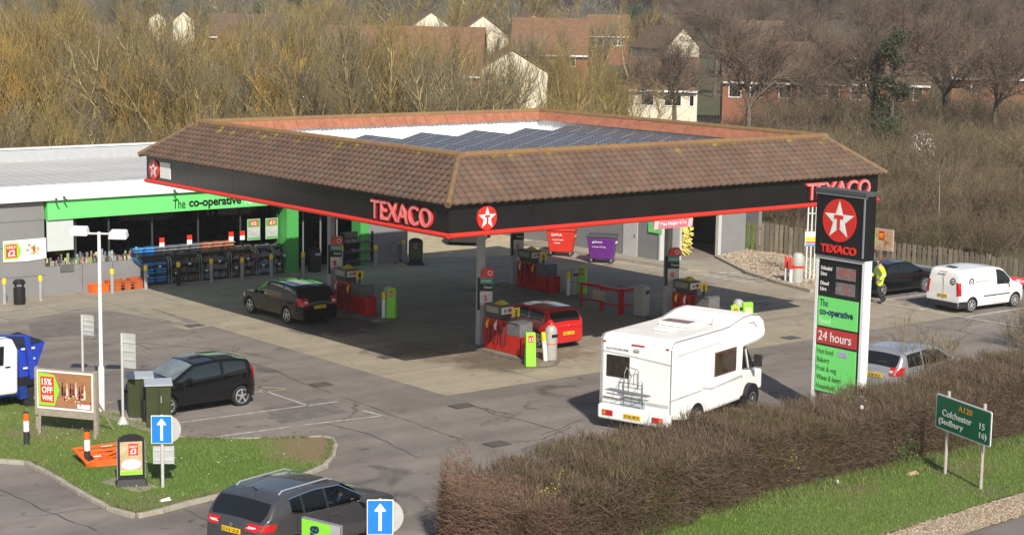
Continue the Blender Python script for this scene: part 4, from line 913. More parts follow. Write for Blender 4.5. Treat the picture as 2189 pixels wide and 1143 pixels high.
# --- skip lorry at the left edge
LX = plane_hit(98, 790, 1, 6.5).x
t = thing('skip_lorry', 'small skip lorry with white cab and blue skip at the left edge', 'lorry', (LX, 7.3, 0), R(180.5))
mSkip = M('skip_blue', (.02, .05, .40), .45, var=.2, scale=3); mDkBlue = M('chassis_blue', (.012, .04, .22), .4, var=.2)
MB().box(0, 5.2, -.9, .9, .45, .72).build('chassis', mDkBlue, t); MB().box(-.08, .05, -1.0, 1.0, .62, .92).build('rear_bar', mInk, t); MB().box(.3, .9, .85, 1.06, .72, .95).build('side_bar', mInk, t); MB().box(.7, .9, .8, 1.05, .35, .72).build('side_locker', MATS['chassis_blue'], t)
sk = MB(); b = [(.42, -.65, .95), (.86, -.65, .95), (.86, .9, .95), (.42, .9, .95)]; q = [(.08, -.8, 1.9), (.92, -.8, 1.75), (.92, .95, 1.75), (.08, .95, 1.9)]; sk.hexa(b, q)
sk.hexa([(p[0]*.9+.11, p[1]*.9, 1.5) for p in q], [(p[0]*.96+.05, p[1]*.93, p[2]+.02) for p in q], 1)
sko = sk.build('skip', [mSkip, mInk], t); 
for z_, l_ in ((1.75, .9), (1.45, .45), (1.2, .8)): MB().box(.4, .4+l_*.45, .955, .97, z_-.02, z_+.03).build('reflective_strip', mWhite, sko)
for s in (-1, 1): mb = MB(); mb.hexa([(.4, s*1.04-.05, .9), (.6, s*1.04-.05, .9), (.6, s*1.04+.05, .9), (.4, s*1.04+.05, .9)], [(.62, s*1.04-.05, 2.15), (.76, s*1.04-.05, 2.15), (.76, s*1.04+.05, 2.15), (.62, s*1.04+.05, 2.15)]); mb.tube([(.7, s*1.04, 2.13), (2.2, s*.9, 2.3)], .03, 6); mb.build('lifting_arm', mSkip, t)
cb = MB(); cb.prism([(.93, -.98, .5), (.9, -.98, 1.75), (1.05, -.98, 2.08), (2.5, -.98, 2.1), (3.05, -.98, 1.25), (3.2, -.98, .5)], (0, 1.96, 0)); cbo = cb.build('cab', mCarWhite, t, bevel=.08)
for s in (-1, 1): MB().prism([(1.35, s*.982, 1.36), (2.6, s*.982, 1.32), (2.3, s*.982, 1.9), (1.32, s*.982, 1.9)], (0, s*.01, 0)).build('cab_window', mGlassD, cbo); MB().box(1.15, 1.3, s*.99-.012, s*.99+.012, 1.28, 1.32).build('door_handle', mInk, cbo)
mb = MB(); mb.lathe([(.09, 0), (.09, .12), (.05, .16)], (1.55, .5, 2.1), 12); mb.build('beacon', M('beacon_amber', (.6, .1, .01), .2, var=.1), t)
for xw in (.45, 2.6):
    for s in (-1, 1):
        mb = MB(); r = .34; mb.lathe([(r*.6, -.1), (r*.94, -.1), (r, -.07), (r, .07), (r*.94, .1), (r*.6, .1)], (0, 0, 0), 22, 0, 'y'); wo = mb.build('wheel', mRubber, t, smooth=40, loc=(xw, s*.9, r)); mb = MB(); mb.lathe([(r*.62, s*.05), (r*.62, s*.09), (r*.3, s*.05), (r*.15, s*.1)], (0, 0, 0), 18, 0, 'y'); mb.build('rim', mLGrey, wo, smooth=40)
# --- red-topped thing past the van: a parked red car's bonnet over a grey bumper
c = Car(4.1, 1.75, [(0, .78), (.02, .95), (.1, 1.0), (.4, 1.38), (.7, 1.44), (1.7, 1.46), (2.4, 1.42), (3.1, 1.0), (3.6, .92), (3.95, .8), (4.1, .6)], [(0, .98), (3.1, .92), (4.1, .78)], .75, 2.5, .31, paint=mCarRed)
# ================================================================ people
def person(name, label, joints, edges, mats, root_i, heads, loc, rotz, parts=None):
    me = bpy.data.meshes.new(name); me.from_pydata([j[0] for j in joints], edges, []); o = bpy.data.objects.new(name, me); COL.objects.link(o)
    md = o.modifiers.new('s', 'SKIN'); sv = me.skin_vertices[0].data
    for i, j in enumerate(joints): sv[i].radius = (j[1], j[2] if len(j) > 2 else j[1]); sv[i].use_root = (i == root_i)
    md.branch_smoothing = .6; ss = o.modifiers.new('u', 'SUBSURF'); ss.levels = 2; ss.render_levels = 2
    bpy.context.view_layer.update(); m2 = bpy.data.meshes.new_from_object(o.evaluated_get(bpy.context.evaluated_depsgraph_get())); o.modifiers.clear(); o.data = m2
    return o, m2
# attendant in a high-visibility coat, walking, seen from behind (local: faces +y)
J = [((0, 0, .90), .19, .15), ((0, .01, 1.12), .19, .14), ((0, .03, 1.32), .19, .13), ((0, .04, 1.46), .12, .09), ((0, .05, 1.55), .06), ((0, .075, 1.66), .092, .10), ((0, .08, 1.74), .07, .08),
     ((-.19, .03, 1.42), .095), ((-.28, -.02, 1.16), .085), ((-.25, .12, .96), .06), ((.19, .03, 1.42), .095), ((.29, .03, 1.17), .085), ((.25, .2, 1.02), .06),
     ((-.09, 0, .90), .105), ((-.11, .10, .50), .075), ((-.10, -.08, .10), .055), ((-.10, .08, .045), .05, .04), ((.09, 0, .90), .105), ((.11, -.02, .49), .075), ((.11, -.24, .12), .055), ((.11, -.12, .045), .05, .04)]
E_ = [(0, 1), (1, 2), (2, 3), (3, 4), (4, 5), (5, 6), (3, 7), (7, 8), (8, 9), (3, 10), (10, 11), (11, 12), (0, 13), (13, 14), (14, 15), (15, 16), (0, 17), (17, 18), (18, 19), (19, 20)]
pw = G(1879, 648)
po, pm = person('person', '', J, E_, None, 0, None, None, 0)
mHi = M('hi_vis', (.62, .85, .02), .6, var=.08, scale=6); mRefl = M('reflective_tape', (.62, .64, .62), .35, var=.05); mTrou = M('dark_trousers', (.022, .022, .026), .8, var=.2); mHair = M('dark_hair', (.05, .03, .02), .7, var=.2)
for m in (mHi, mRefl, mTrou, mSkin, mHair, mRubber): pm.materials.append(m)
for p in pm.polygons:
    x_, y_, z_ = p.center; k = 0
    if z_ < .09: k = 5
    elif z_ < .74: k = 2
    elif z_ > 1.50: k = 4 if (z_ > 1.70 or (y_ < .09 and z_ > 1.58)) else 3
    
    elif .97 < z_ < 1.02 or 1.14 < z_ < 1.19 or (abs(abs(x_)-.1) < .025 and z_ > 1.19): k = 1
    p.material_index = k; p.use_smooth = True
po.location = (pw.x, pw.y, .01); po.rotation_euler = (0, 0, R(60)); po.scale = (1.34, 1.25, 1.0)
tag(po, 'person in yellow high-visibility coat and dark trousers walking past the black saloon', 'person')
def hand(par, wrist, d, mat=None):
    """palm, four bent fingers, thumb; one mesh"""
    w3 = Vector(wrist); d = Vector(d).normalized(); sd = d.cross(Vector((0, 0, 1))).normalized(); dn = d.cross(sd)
    mb = MB(); mb.tube([w3, w3+d*.04, w3+d*.085], [.022, .036, .034], 8)
    for k, l in enumerate((.07, .08, .075, .058)):
        b = w3+d*.08+sd*(-.027+.018*k); mb.tube([b, b+d*l*.5-dn*.006, b+d*l*.85-dn*.03], [.0095, .009, .006], 6)
    mb.tube([w3+d*.03-sd*.03, w3+d*.065-sd*.055, w3+d*.095-sd*.05-dn*.012], [.012, .0105, .007], 6)
    return mb.build('hand', mat or mSkin, par, smooth=60)
hand(po, (-.24, .13, .94), (0, .5, -.8)); hand(po, (.24, .22, 1.0), (-.2, .9, -.2))
pb = MB().box(.12, .34, .30, .315, .92, 1.2).build('paper', mWhite, loc=(pw.x, pw.y, .01), rotz=R(60)); tag(pb, 'white sheet of paper held by the attendant in yellow', 'paper')
# driver of the grey crossover (sits in its cabin)
J = [((0, 0, .62), .15, .12), ((0, -.03, .85), .16, .11), ((0, -.05, 1.02), .17, .11), ((0, -.04, 1.12), .07), ((0, -.03, 1.25), .09, .10), ((0, -.02, 1.33), .07), ((-.18, -.02, 1.02), .06), ((-.22, .16, .92), .05), ((-.12, .38, 1.08), .035), ((.18, -.02, 1.02), .06), ((.22, .16, .9), .05), ((.12, .38, 1.06), .035)]
do, dm = person('person', '', J, [(0, 1), (1, 2), (2, 3), (3, 4), (4, 5), (2, 6), (6, 7), (7, 8), (2, 9), (9, 10), (10, 11)], None, 0, None, None, 0)
for m in (M('blue_jumper', (.02, .14, .30), .8, var=.1), mSkin, mHair): dm.materials.append(m)
for p in dm.polygons:
    z_ = p.center.z; p.material_index = 0 if (z_ < 1.13 and p.center.y < .33) else (2 if z_ > 1.30 or p.center.y < -.06 else 1); p.use_smooth = True
bpy.context.view_layer.update()
do.matrix_world = CAR_DRIVER.matrix_world @ Matrix.Translation((2.28, -.46, .06)) @ Matrix.Rotation(R(-90), 4, 'Z')
tag(do, 'person in blue jumper driving the dark grey crossover car', 'person'); hand(do, (-.12, .38, 1.08), (.2, 1, .5)); hand(do, (.12, .38, 1.06), (-.2, 1, .5))
mb = MB(); pts = [(2.74, -.46+.17*math.cos(a), 1.10+.17*math.sin(a)) for a in np.linspace(0, 2*math.pi, 17)]; mb.tube(pts, .016, 6, cap=False); mb.build('steering_wheel', mPlast, CAR_DRIVER)

# ================================================================ pump islands
def pump_island(cx_, cy_, labs, extra):
    """fuel pump south of the column at (cx_, cy_)"""
    slab('pump_island', [(cx_-.55, cy_-3.55), (cx_-.25, cy_-3.75), (cx_+.25, cy_-3.75), (cx_+.55, cy_-3.55), (cx_+.55, cy_+.5), (cx_-.55, cy_+.5)], .11, M('island_concrete', (.24, .21, .17), .85, rgb2=(.12, .10, .085), scale=3))
    t = thing('fuel_pump', labs[0], 'fuel pump', (cx_, cy_-1.45, .11), 0, 'fuel pumps under the canopy')
    mb = MB(); mb.box(-.26, .26, -1.0, .92, .0, 1.05); mb.build('cabinet', mPumpRed, t, bevel=.03)
    mb = MB(); mb.box(-.3, .3, -.98, -.3, 1.05, 1.09); mb.box(-.27, .27, -1.02, -.32, .62, 1.05, 1); mb.build('grey_housing', [M('housing_top', (.12, .12, .12), .5, var=.15), M('housing_grey', (.14, .14, .145), .5, var=.15)], t, bevel=.015)
    h = MB(); h.box(-.28, .28, .0, .86, 1.2, 1.52); h.box(-.22, .22, .08, .78, 1.05, 1.2, 1); hd = h.build('display_head', [M('head_grey', (.09, .088, .085), .5, var=.1), mDGrey], t, bevel=.02)
    for s in (-1, 1): MB().box(s*.285-.004, s*.285+.004, .1, .76, 1.26, 1.46).build('price_display', M('lcd', (.30, .31, .26), .2, var=.1), hd)
    pc = MB().box(-.24, .24, -.035, -.001, 1.24, 1.46).build('notice', mWhite, hd); text('notice_text', 'K9', mInk, pc, (-.16, -.036, 1.29), (1, 0, 0), (0, 0, 1), .14, .12, .003, .02); MB().box(.02, .16, -.04, -.036, 1.3, 1.42).build('red_mark', mRed, pc)
    nz = [mYellow, mWhite, mInk]
    for s in (-1, 1):
        for k, y_ in enumerate((.62, .18, -.2)):
            mb = MB(); mb.tube([(s*.30, y_, .96), (s*.36, y_, .86), (s*.36, y_-.02, .72)], [.035, .045, .03], 8); mb.tube([(s*.36, y_, .86), (s*.30, y_+.02, .98), (s*.27, y_+.03, 1.02)], .018, 6)
            o = mb.build('nozzle', nz[k] if cy_ < 10 else nz[(k+1) % 3], t, smooth=60)
            mb = MB(); mb.tube([(s*.35, y_, .72), (s*.37, y_-.03, .45), (s*.34, y_-.07, .22), (s*.29, y_-.1, .30), (s*.27, y_-.08, .8)], .016, 6); mb.build('hose', mRubber, o, smooth=60)
    # number flag above the pump
    mb = MB(); mb.box(-.02, .02, -.5, -.42, 1.09, 1.28); mb.build('flag_stalk', mDGrey, t); f_ = MB().box(-.16, .16, -.47, -.45, 1.22, 1.52).build('number_flag', mYellow, t); text('flag_number', extra['n'], mInk, f_, (-.06, -.472, 1.28), (1, 0, 0), (0, 0, 1), .12, .18, .003, .02)
    mb = MB(); mb.hexa([(-.2, .1, 1.53), (.2, .1, 1.53), (.2, .5, 1.53), (-.2, .5, 1.53)], [(-.05, .26, 1.66), (.05, .26, 1.66), (.05, .34, 1.66), (-.05, .34, 1.66)]); mb.build('head_cover', M('flag_yellow', (.55, .47, .05), .5, var=.1), t)
    # fire bucket box, bin, post and squeegee stand on the island tip
    fb = MB(); fb.box(-.22, .22, -.14, .14, 0, .62); fb.box(-.24, .24, -.16, .16, .62, .68); tag(fb.build('sand_bucket_box', mPumpRed, bevel=.03, loc=(cx_-.1, cy_-2.72, .11)), labs[1], 'sand box', 'red sand boxes on the pump islands')
    b = thing('litter_bin', labs[2], 'bin', (cx_+.32, cy_-3.35, .11), 0, 'grey litter bins on the pump islands')
    mb = MB(); mb.lathe([(.20, 0), (.205, .05), (.205, .92), (.18, 1.02), (.10, 1.10)], (0, 0, 0), 18); mb.build('body', M('bin_grey', (.36, .36, .33), .5, var=.08), b, smooth=40)
    mb = MB(); mb.lathe([(.208, .50), (.208, .53)], (0, 0, 0), 18); mb.build('red_band', mRed, b); mb = MB(); mb.box(-.11, .11, -.208, -.14, .74, .84); mb.build('slot', mInk, b)
    p = thing('guard_post', labs[3], 'post', (cx_+.02, cy_-3.45, .11), 0, 'white guard posts on the pump islands'); tl = Matrix.Rotation(R(extra.get('tilt', 0)), 4, 'Y')
    o = MB().lathe([(.075, 0), (.075, .66)], (0, 0, 0), 14).build('post_body', mWhite, p, smooth=40); o.matrix_local = tl; o = MB().lathe([(.078, .66), (.078, .92), (.05, .95)], (0, 0, 0), 14).build('yellow_cap', mYellow, p, smooth=40); o.matrix_local = tl
    gx, gy = extra.get('green', (cx_-.32, cy_-3.6)); g = thing('leaflet_stand', labs[4], 'stand', (gx, gy, extra.get('gz', .0)), extra.get('grot', R(-25)), 'lime green stands on the pump islands')
    mb = MB(); mb.hexa([(-.17, -.12, 0), (.17, -.12, 0), (.17, .14, 0), (-.17, .14, 0)], [(-.16, -.02, 1.08), (.16, -.02, 1.08), (.16, .1, 1.10), (-.16, .1, 1.10)]); mb.build('panel', mLime, g, bevel=.02)
    q = MB().prism([(-.09, -.048, .78), (.09, -.048, .78), (.09, -.024, 1.0), (-.09, -.024, 1.0)], (0, -.006, 0)).build('price_label', mRed, g); text('label_text', '£1', mWhite, q, (-.06, -.05, .82), (1, 0, 0), (0, .1, 1), .12, .12, .006, .02)
    # column sign
    s_ = thing('pump_sign', labs[5], 'sign', (cx_+.06, cy_-.24, 0), R(-38), 'red-topped signs on the canopy columns')
    mb = MB(); mb.box(-.21, .21, -.05, .05, 1.55, 1.95, 1); mb.box(-.215, .215, -.056, .056, 1.95, 2.2, 2); mb.box(-.21, .21, -.05, .05, 2.2, 2.42, 3); mb.box(-.2, .2, -.05, .05, 1.45, 1.55, 4); mb.build('panel', [mRed, M('sticker_white', (.6, .6, .58), .5, var=.2, scale=8), mInk, M('teal_band', (.05, .30, .25), .5, var=.1), M('sticker_pink', (.5, .35, .35), .5, var=.2)], s_)
    pts = [(-.21, 2.42), (.26, 2.42), (.26, 2.62), (.2, 2.72), (.02, 2.74), (-.12, 2.66)]
    tp = MB().prism([(a, -.06, z) for a, z in pts], (0, .12, 0)).build('red_top', mRed, s_)
    n = 16; mb = MB(); mb.prism([(.12+.085*math.cos(2*math.pi*k/n), -.062, 2.57+.085*math.sin(2*math.pi*k/n)) for k in range(n)], (0, -.006, 0)); mb.prism([(.12+.055*math.cos(2*math.pi*k/n), -.069, 2.57+.055*math.sin(2*math.pi*k/n)) for k in range(n)], (0, -.004, 0), 1); mb.build('roundel', [mWhite, mRed], tp)
    text('fuel_name', 'Unleaded', mWhite, s_, (-.17, -.051, 2.27), (1, 0, 0), (0, 0, 1), .32, .08, .004, .01); text('fuel_name', 'Diesel', mWhite, s_, (-.08, -.057, 2.05), (1, 0, 0), (0, 0, 1), .26, .08, .004, .01)
    text('pump_number', extra['n'], mRed, s_, (-.1, -.051, 1.62), (1, 0, 0), (0, 0, 1), .12, .2, .004, .02)
    MB().box(-.3, -.2, .0, .1, 1.3, 2.4).build('side_cabinet', mInk, s_)
W4 = ['near', 'left-hand', 'far middle', 'right-hand']
pos4 = ['under the near canopy corner', 'beside the black estate car', 'in deep shade behind red hatchback', 'behind the motorhome roof']
xtra = [dict(n='3', green=(5.68, 3.05), gz=0., tilt=-7), dict(n='1', green=(6.72, 12.3), grot=R(-60), gz=.11), dict(n='6', green=(16.2, 12.6), grot=R(-60), gz=.11), dict(n='8', green=(15.0, 3.0), gz=0.)]
for (cx_, cy_), w4, p4, ex in zip([COLS[0], COLS[1], COLS[2], COLS[3]], W4, pos4, xtra):
    pump_island(cx_, cy_, ['red fuel pump with hanging nozzles '+p4, 'red sand box at the end of the pump '+p4, 'grey litter bin with red band at the pump '+p4, 'white post with yellow cap at the pump '+p4, 'lime green leaflet stand at the pump '+p4, 'red-topped fuel sign on column '+p4], ex)
gb = thing('leaflet_stand', 'second lime green stand, rightmost one behind the motorhome roof', 'stand', (15.75, 3.1, 0), R(-20)); mb = MB(); mb.hexa([(-.2, -.12, 0), (.2, -.12, 0), (.2, .14, 0), (-.2, .14, 0)], [(-.19, -.02, 1.12), (.19, -.02, 1.12), (.19, .1, 1.14), (-.19, .1, 1.14)]); mb.build('panel', mLime, gb, bevel=.02); MB().prism([(-.12, -.05, .75), (.12, -.05, .75), (.12, -.03, .95), (-.12, -.03, .95)], (0, -.008, 0)).build('label', M('pale_lime', (.6, .75, .3), .5, var=0), gb)
# red hoop barriers and tall bin in the shade
def red_frame(x, y, rz, label):
    t = thing('red_barrier', label, 'barrier', (x, y, 0), rz, 'red barriers between the pumps'); mb = MB()
    mb.box(-.03, .03, -.05, .05, 0, .95); mb.box(.97, 1.03, -.05, .05, 0, .95); mb.box(-.03, 1.03, -.06, .06, .86, .98); mb.build('frame', mPumpRed, t)
    MB().box(.05, .95, -.02, .02, .3, .38).build('rail', mPumpRed, t)
red_frame(14.5, 10.7, R(-75), 'red hoop barrier in the shade, leftmost of three beside the right-hand pump lane'); red_frame(14.55, 9.6, R(-88), 'red hoop barrier in the shade, middle one holding a white notice'); red_frame(14.7, 8.55, R(10), 'red hoop barrier in the shade next to the tall grey bin')
tag(MB().box(0, .6, -.012, .012, .42, .8).build('notice_board', M('dim_notice', (.55, .5, .45), .6, rgb2=(.4, .25, .15), scale=5), loc=(14.42, 9.95, 0), rotz=R(-80)), 'white notice on the middle red barrier', 'notice')
b = thing('tall_bin', 'tall square grey bin in the shade beside the red barriers', 'bin', (15.1, 7.95, 0), R(20)); MB().box(-.24, .24, -.24, .24, 0, 1.15).build('body', M('bin_grey'), b, bevel=.06); MB().box(-.15, .15, -.25, -.2, .85, .97).build('slot', mInk, b)

# ================================================================ shop front clutter
def bollard(x, y, label, black=False, h=.98):
    t = thing('bollard', label, 'bollard', (x, y, 0), 0, 'yellow-topped bollards along the shop front')
    MB().lathe([(.075, 0), (.075, h-.2)], (0, 0, 0), 14).build('shaft', mInk if black else M('bollard_grey', (.33, .33, .33), .5, var=.1), t, smooth=40); MB().lathe([(.082, h-.2), (.082, h-.02), (.05, h)], (0, 0, 0), 14).build('cap', mYellow, t, smooth=40)
bl = [(10, 650, 'left of the black litter bin'), (87, 643, 'right of the black litter bin'), (240, 627, 'in front of the orange crates'), (312, 618, 'in front of the blue bags'), (382, 611, ''), (452, 603, 'between the third and fourth shelf units'), (518, 600, 'in front of the brown goods shelf'), (580, 592, 'in front of the bottled drinks shelf'), (648, 588, 'before the green shop column'), (730, 572, 'at the left end of the newspaper rack'), (803, 572, 'at the right end of the newspaper rack'), (862, 560, 'beside the shopping trolleys')]
for px, py, d_ in bl:
    p = G(px, py); bollard(p.x, p.y, ('grey bollard with yellow top '+d_) if d_ else 'black bollard with yellow top before the garden display', not d_)
p = G(42, 650); t = thing('litter_bin', 'round black litter bin between two bollards by the grey shop wall', 'bin', (p.x, p.y, 0)); mb = MB(); mb.lathe([(.21, 0), (.22, .1), (.22, .62), (.2, .64)], (0, 0, 0), 18); mb.build('body', mInk, t, smooth=40); mb = MB(); mb.lathe([(.235, .78), (.235, .86), (.15, .95)], (0, 0, 0), 18); mb.build('lid', mInk, t, smooth=40); mb = MB()
for k in range(4): a = k*1.57+.4; mb.box(.19*math.cos(a)-.03, .19*math.cos(a)+.03, .19*math.sin(a)-.03, .19*math.sin(a)+.03, .62, .8)
mb.build('lid_support', mInk, t)
# fabric poster on the left wall
a = plane_hit(7, 560, 1, FY-.02); b_ = plane_hit(98, 508, 1, FY-.02); t = thing('wall_banner', 'white price banner with red ONLY £2 square on the grey shop wall', 'banner', (a.x, FY-.03, a.z)); W_ = b_.x-a.x; H_ = b_.z-a.z
MB().prism([(0, 0, .0), (W_*.5, -.02, -.04), (W_, 0, .02), (W_, 0, H_), (0, 0, H_*.98)], (0, .012, 0)).build('cloth', mWhite, t)
MB().box(.06*W_, .31*W_, -.03, -.022, .18*H_, .80*H_).build('red_square', mRed, t); MB().prism([(.02*W_, -.021, .12*H_), (.34*W_, -.021, .12*H_), (.42*W_, -.021, .5*H_), (.34*W_, -.021, .86*H_), (.02*W_, -.021, .86*H_)], (0, .004, 0)).build('green_arrow', mLime, t)
text('banner_text', 'ONLY', mWhite, t, (.08*W_, -.031, .60*H_), (1, 0, 0), (0, 0, 1), .21*W_, .14*H_, .003, .03); text('banner_text', '£2', mWhite, t, (.10*W_, -.031, .24*H_), (1, 0, 0), (0, 0, 1), .17*W_, .30*H_, .003, .03)
def food_blob(par, c_, ux, rx_, rz_, cols, n, seed, y_=-.003, zup=(0, 0, 1)):
    rr = random.Random(seed); mb = MB(); ux = Vector(ux); uz = Vector(zup); un = ux.cross(uz); c_ = Vector(c_)
    for k in range(n):
        a = rr.uniform(0, 6.28); q = math.sqrt(rr.random()); s = rr.uniform(.10, .28)*min(rx_, rz_); p = c_+ux*(rx_*q*math.cos(a))+uz*(rz_*q*math.sin(a))+un*(.0006*k+.001)
        m_ = rr.randint(5, 8); mb.face([p+ux*(s*math.cos(6.28*j/m_)*rr.uniform(.7, 1.2))+uz*(s*.7*math.sin(6.28*j/m_)) for j in range(m_)], rr.randrange(len(cols)))
    return mb.build('food_picture', cols, par)
mf = [M('print_%d' % k, c, .5, var=.15, scale=12) for k, c in enumerate(((.45, .22, .06), (.55, .38, .12), (.42, .08, .03), (.62, .55, .4), (.2, .28, .05)))]
food_blob(t, (.68*W_, -.024, .52*H_), (1, 0, 0), .2*W_, .3*H_, mf, 22, 4)
tag(MB().box(-.28, .28, -.05, 0, 0, .28).build('night_hatch', M('hatch_grey', (.12, .12, .12), .4, var=.2), loc=(plane_hit(143, 572, 1, FY).x, FY, plane_hit(143, 580, 1, FY).z)), 'small dark steel drawer hatch in the shop wall below the window', 'hatch')
# orange crates
def crate(px, py, w_, h_, lab, mat, rz=0.):
    p = plane_hit(px, py, 1, FY-.27); t = thing('plastic_crate', lab, 'crate', (p.x, p.y, 0), rz, 'orange crates by the shop wall'); mb = MB()
    mb.box(-w_/2, w_/2, -.2, .2, 0, .03); mb.box(-w_/2, w_/2, -.2, -.18, .03, h_); mb.box(-w_/2, w_/2, .18, .2, .03, h_); mb.box(-w_/2, -w_/2+.02, -.18, .18, .03, h_); mb.box(w_/2-.02, w_/2, -.18, .18, .03, h_); mb.box(-w_/2-.02, w_/2+.02, -.22, -.2, h_-.05, h_); mb.build('tub', mat, t, bevel=.015)
    mb = MB()
    for z_ in (h_*.3, h_*.6): mb.box(-w_/2+.03, w_/2-.03, -.206, -.2, z_, z_+.03)
    mb.build('rib', mat, t)
mOr2 = M('rust_orange', (.42, .10, .03), .6, var=.2)
crate(211, 618, .75, .33, 'bright orange crate, leftmost one by the shop wall', mOrange); crate(245, 612, .7, .42, 'rust orange crate behind the grey bollard', mOr2); crate(268, 610, .6, .36, 'rust orange crate left of the blue bags, middle of the row', mOr2); crate(288, 609, .55, .44, 'rust orange crate touching the blue bag shelf', mOr2)
# trade display shelves with goods
du = thing('display_shelf', 'x', 'shelf'); bpy.data.objects.remove(du)
def display(x0, x1, label, mats_, bag=False, seed=0, h=1.15):
    t = thing('display_shelf', label, 'display shelf', (x0, FY-.06, 0), 0, 'trade shelves along the shop front'); W_ = x1-x0; mb = MB()
    for x_ in (0, W_-.06): mb.tube([(x_+.03, .42, .05), (x_+.03, .42, h), (x_+.03, .2, h-.02), (x_+.03, .04, h-.18), (x_+.03, .0, .05)], .028, 6)
    mb.build('frame', mSteel, t); mb = MB()
    for z_ in (.08, .42, .76): mb.box(.05, W_-.05, .04, .42, z_, z_+.025)
    mb.box(.05, W_-.05, .42, .44, .08, h); mb.build('shelf', M('shelf_dark', (.08, .08, .085), .5, var=.1), t)
    rr = random.Random(seed); mb = MB()
    if not bag:
        for z_ in (.105, .445, .785): goods(mb, .07, W_-.07, .06, .36, z_, .10, .25, .035, .1, len(mats_), rr)
        goods(mb, .07, W_-.07, .1, .4, h, .06, .16, .1, .25, len(mats_), rr)
        o = mb.build('goods', mats_, t); o['kind'] = 'stuff'
    for k in range(2): MB().box(.2+k*W_*.45, .32+k*W_*.45, .0, .01, .38+.34*k, .46+.34*k).build('price_ticket', mWhite, t)
gd = [M('goods_%d' % k, c, .6, rgb2=c2, scale=22) for k, (c, c2) in enumerate((((.16, .03, .03), (.3, .2, .15)), ((.05, .12, .04), (.15, .2, .1)), ((.32, .32, .30), (.1, .1, .1)), ((.03, .03, .032), (.1, .1, .1)), ((.12, .075, .045), (.25, .2, .15)), ((.07, .05, .18), (.3, .3, .4)), ((.05, .12, .2), (.25, .3, .35)), ((.28, .24, .08), (.1, .15, .05))))]
g_ = dict(zip('rgwdbpcy', gd))
display(2.85, 4.1, 'shelf unit stacked with blue bags, leftmost in the row', [], True, 1)
display(4.15, 5.5, 'shelf unit of garden tools behind the black bollard', [g_['d'], g_['g'], g_['d'], g_['b']], False, 2)
display(5.55, 6.9, 'shelf unit of red and green packets in shade', [g_['r'], g_['g'], g_['b'], g_['c'], g_['d']], False, 3)
display(6.95, 8.2, 'shelf unit of brown packets with red price tag', [g_['b'], g_['r'], g_['d'], g_['w']], False, 4)
display(8.25, 9.0, 'shelf unit of blue bottled drinks', [g_['p'], g_['c'], g_['w'], g_['p']], False, 5)
display(9.03, 9.6, 'narrow shelf unit with red and white tag beside the green column', [g_['d'], g_['g'], g_['w']], False, 6)
# blue compost bags: lying stacks, each a bag
bag_v = MB(); n_ = 10
for k in range(n_):
    pass
def bag_mesh():
    vs = []; fs = []; nx, ny = 10, 6
    for s in (1, -1):
        for i in range(nx+1):
            for j in range(ny+1):
                u, v = i/nx*2-1, j/ny*2-1; z = .065*((1-u**4)*(1-v**4))**.5*s; vs.append((u*.28+.012*math.sin(v*7), v*.18+.01*math.sin(u*9), z+.065+.01*math.sin(u*11+v*5)*(1-abs(u))))
    for s in (0, 1):
        o_ = s*(nx+1)*(ny+1)
        for i in range(nx):
            for j in range(ny): a = o_+i*(ny+1)+j; fs.append((a, a+ny+1, a+ny+2, a+1))
    me = np_mesh('compost_bag', vs, fs, M('bag_blue', (.02, .17, .48), .3, rgb2=(.10, .30, .58), scale=4)); me.polygons.foreach_set('use_smooth', [True]*len(me.polygons)); return me
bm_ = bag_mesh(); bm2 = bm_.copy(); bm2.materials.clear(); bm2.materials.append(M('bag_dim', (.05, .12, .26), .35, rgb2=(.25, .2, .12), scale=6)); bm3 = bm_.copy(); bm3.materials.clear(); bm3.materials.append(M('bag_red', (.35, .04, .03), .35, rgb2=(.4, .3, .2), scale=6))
rw_ = ['bottom', 'second', 'third', 'fourth', 'fifth', 'top']; cl_ = ['first', 'second', 'third', 'fourth', 'fifth', 'sixth', 'seventh', 'eighth', 'ninth', 'tenth', 'eleventh', 'twelfth']
for r_, z_ in enumerate((.105, .225, .445, .565, .785)):
    for k in range(2):
        o = bpy.data.objects.new('compost_bag', bm_); COL.objects.link(o); o.location = (3.2+k*.56, FY+.12, z_); o.rotation_euler = (0, 0, R((r_*7+k*11) % 9-4))
        tag(o, 'shiny blue bag on the sunlit shelf unit, %s layer, %s' % (rw_[r_], ['left', 'right'][k]), 'bag', 'bags stacked at the shop front')
for r_ in range(3):
    for k in range(9):
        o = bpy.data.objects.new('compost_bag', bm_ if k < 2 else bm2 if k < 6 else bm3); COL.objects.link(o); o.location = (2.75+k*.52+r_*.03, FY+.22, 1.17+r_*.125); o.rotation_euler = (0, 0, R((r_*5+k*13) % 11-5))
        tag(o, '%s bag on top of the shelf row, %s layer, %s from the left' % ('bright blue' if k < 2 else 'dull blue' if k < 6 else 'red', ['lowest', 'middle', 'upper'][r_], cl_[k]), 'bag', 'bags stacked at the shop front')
o = bpy.data.objects.new('compost_bag', bm_); COL.objects.link(o); o.location = (2.62, FY-.06, .98); o.rotation_euler = (0, R(38), R(8)); tag(o, 'blue and yellow bag drooping off the left end of the shelf row', 'bag')
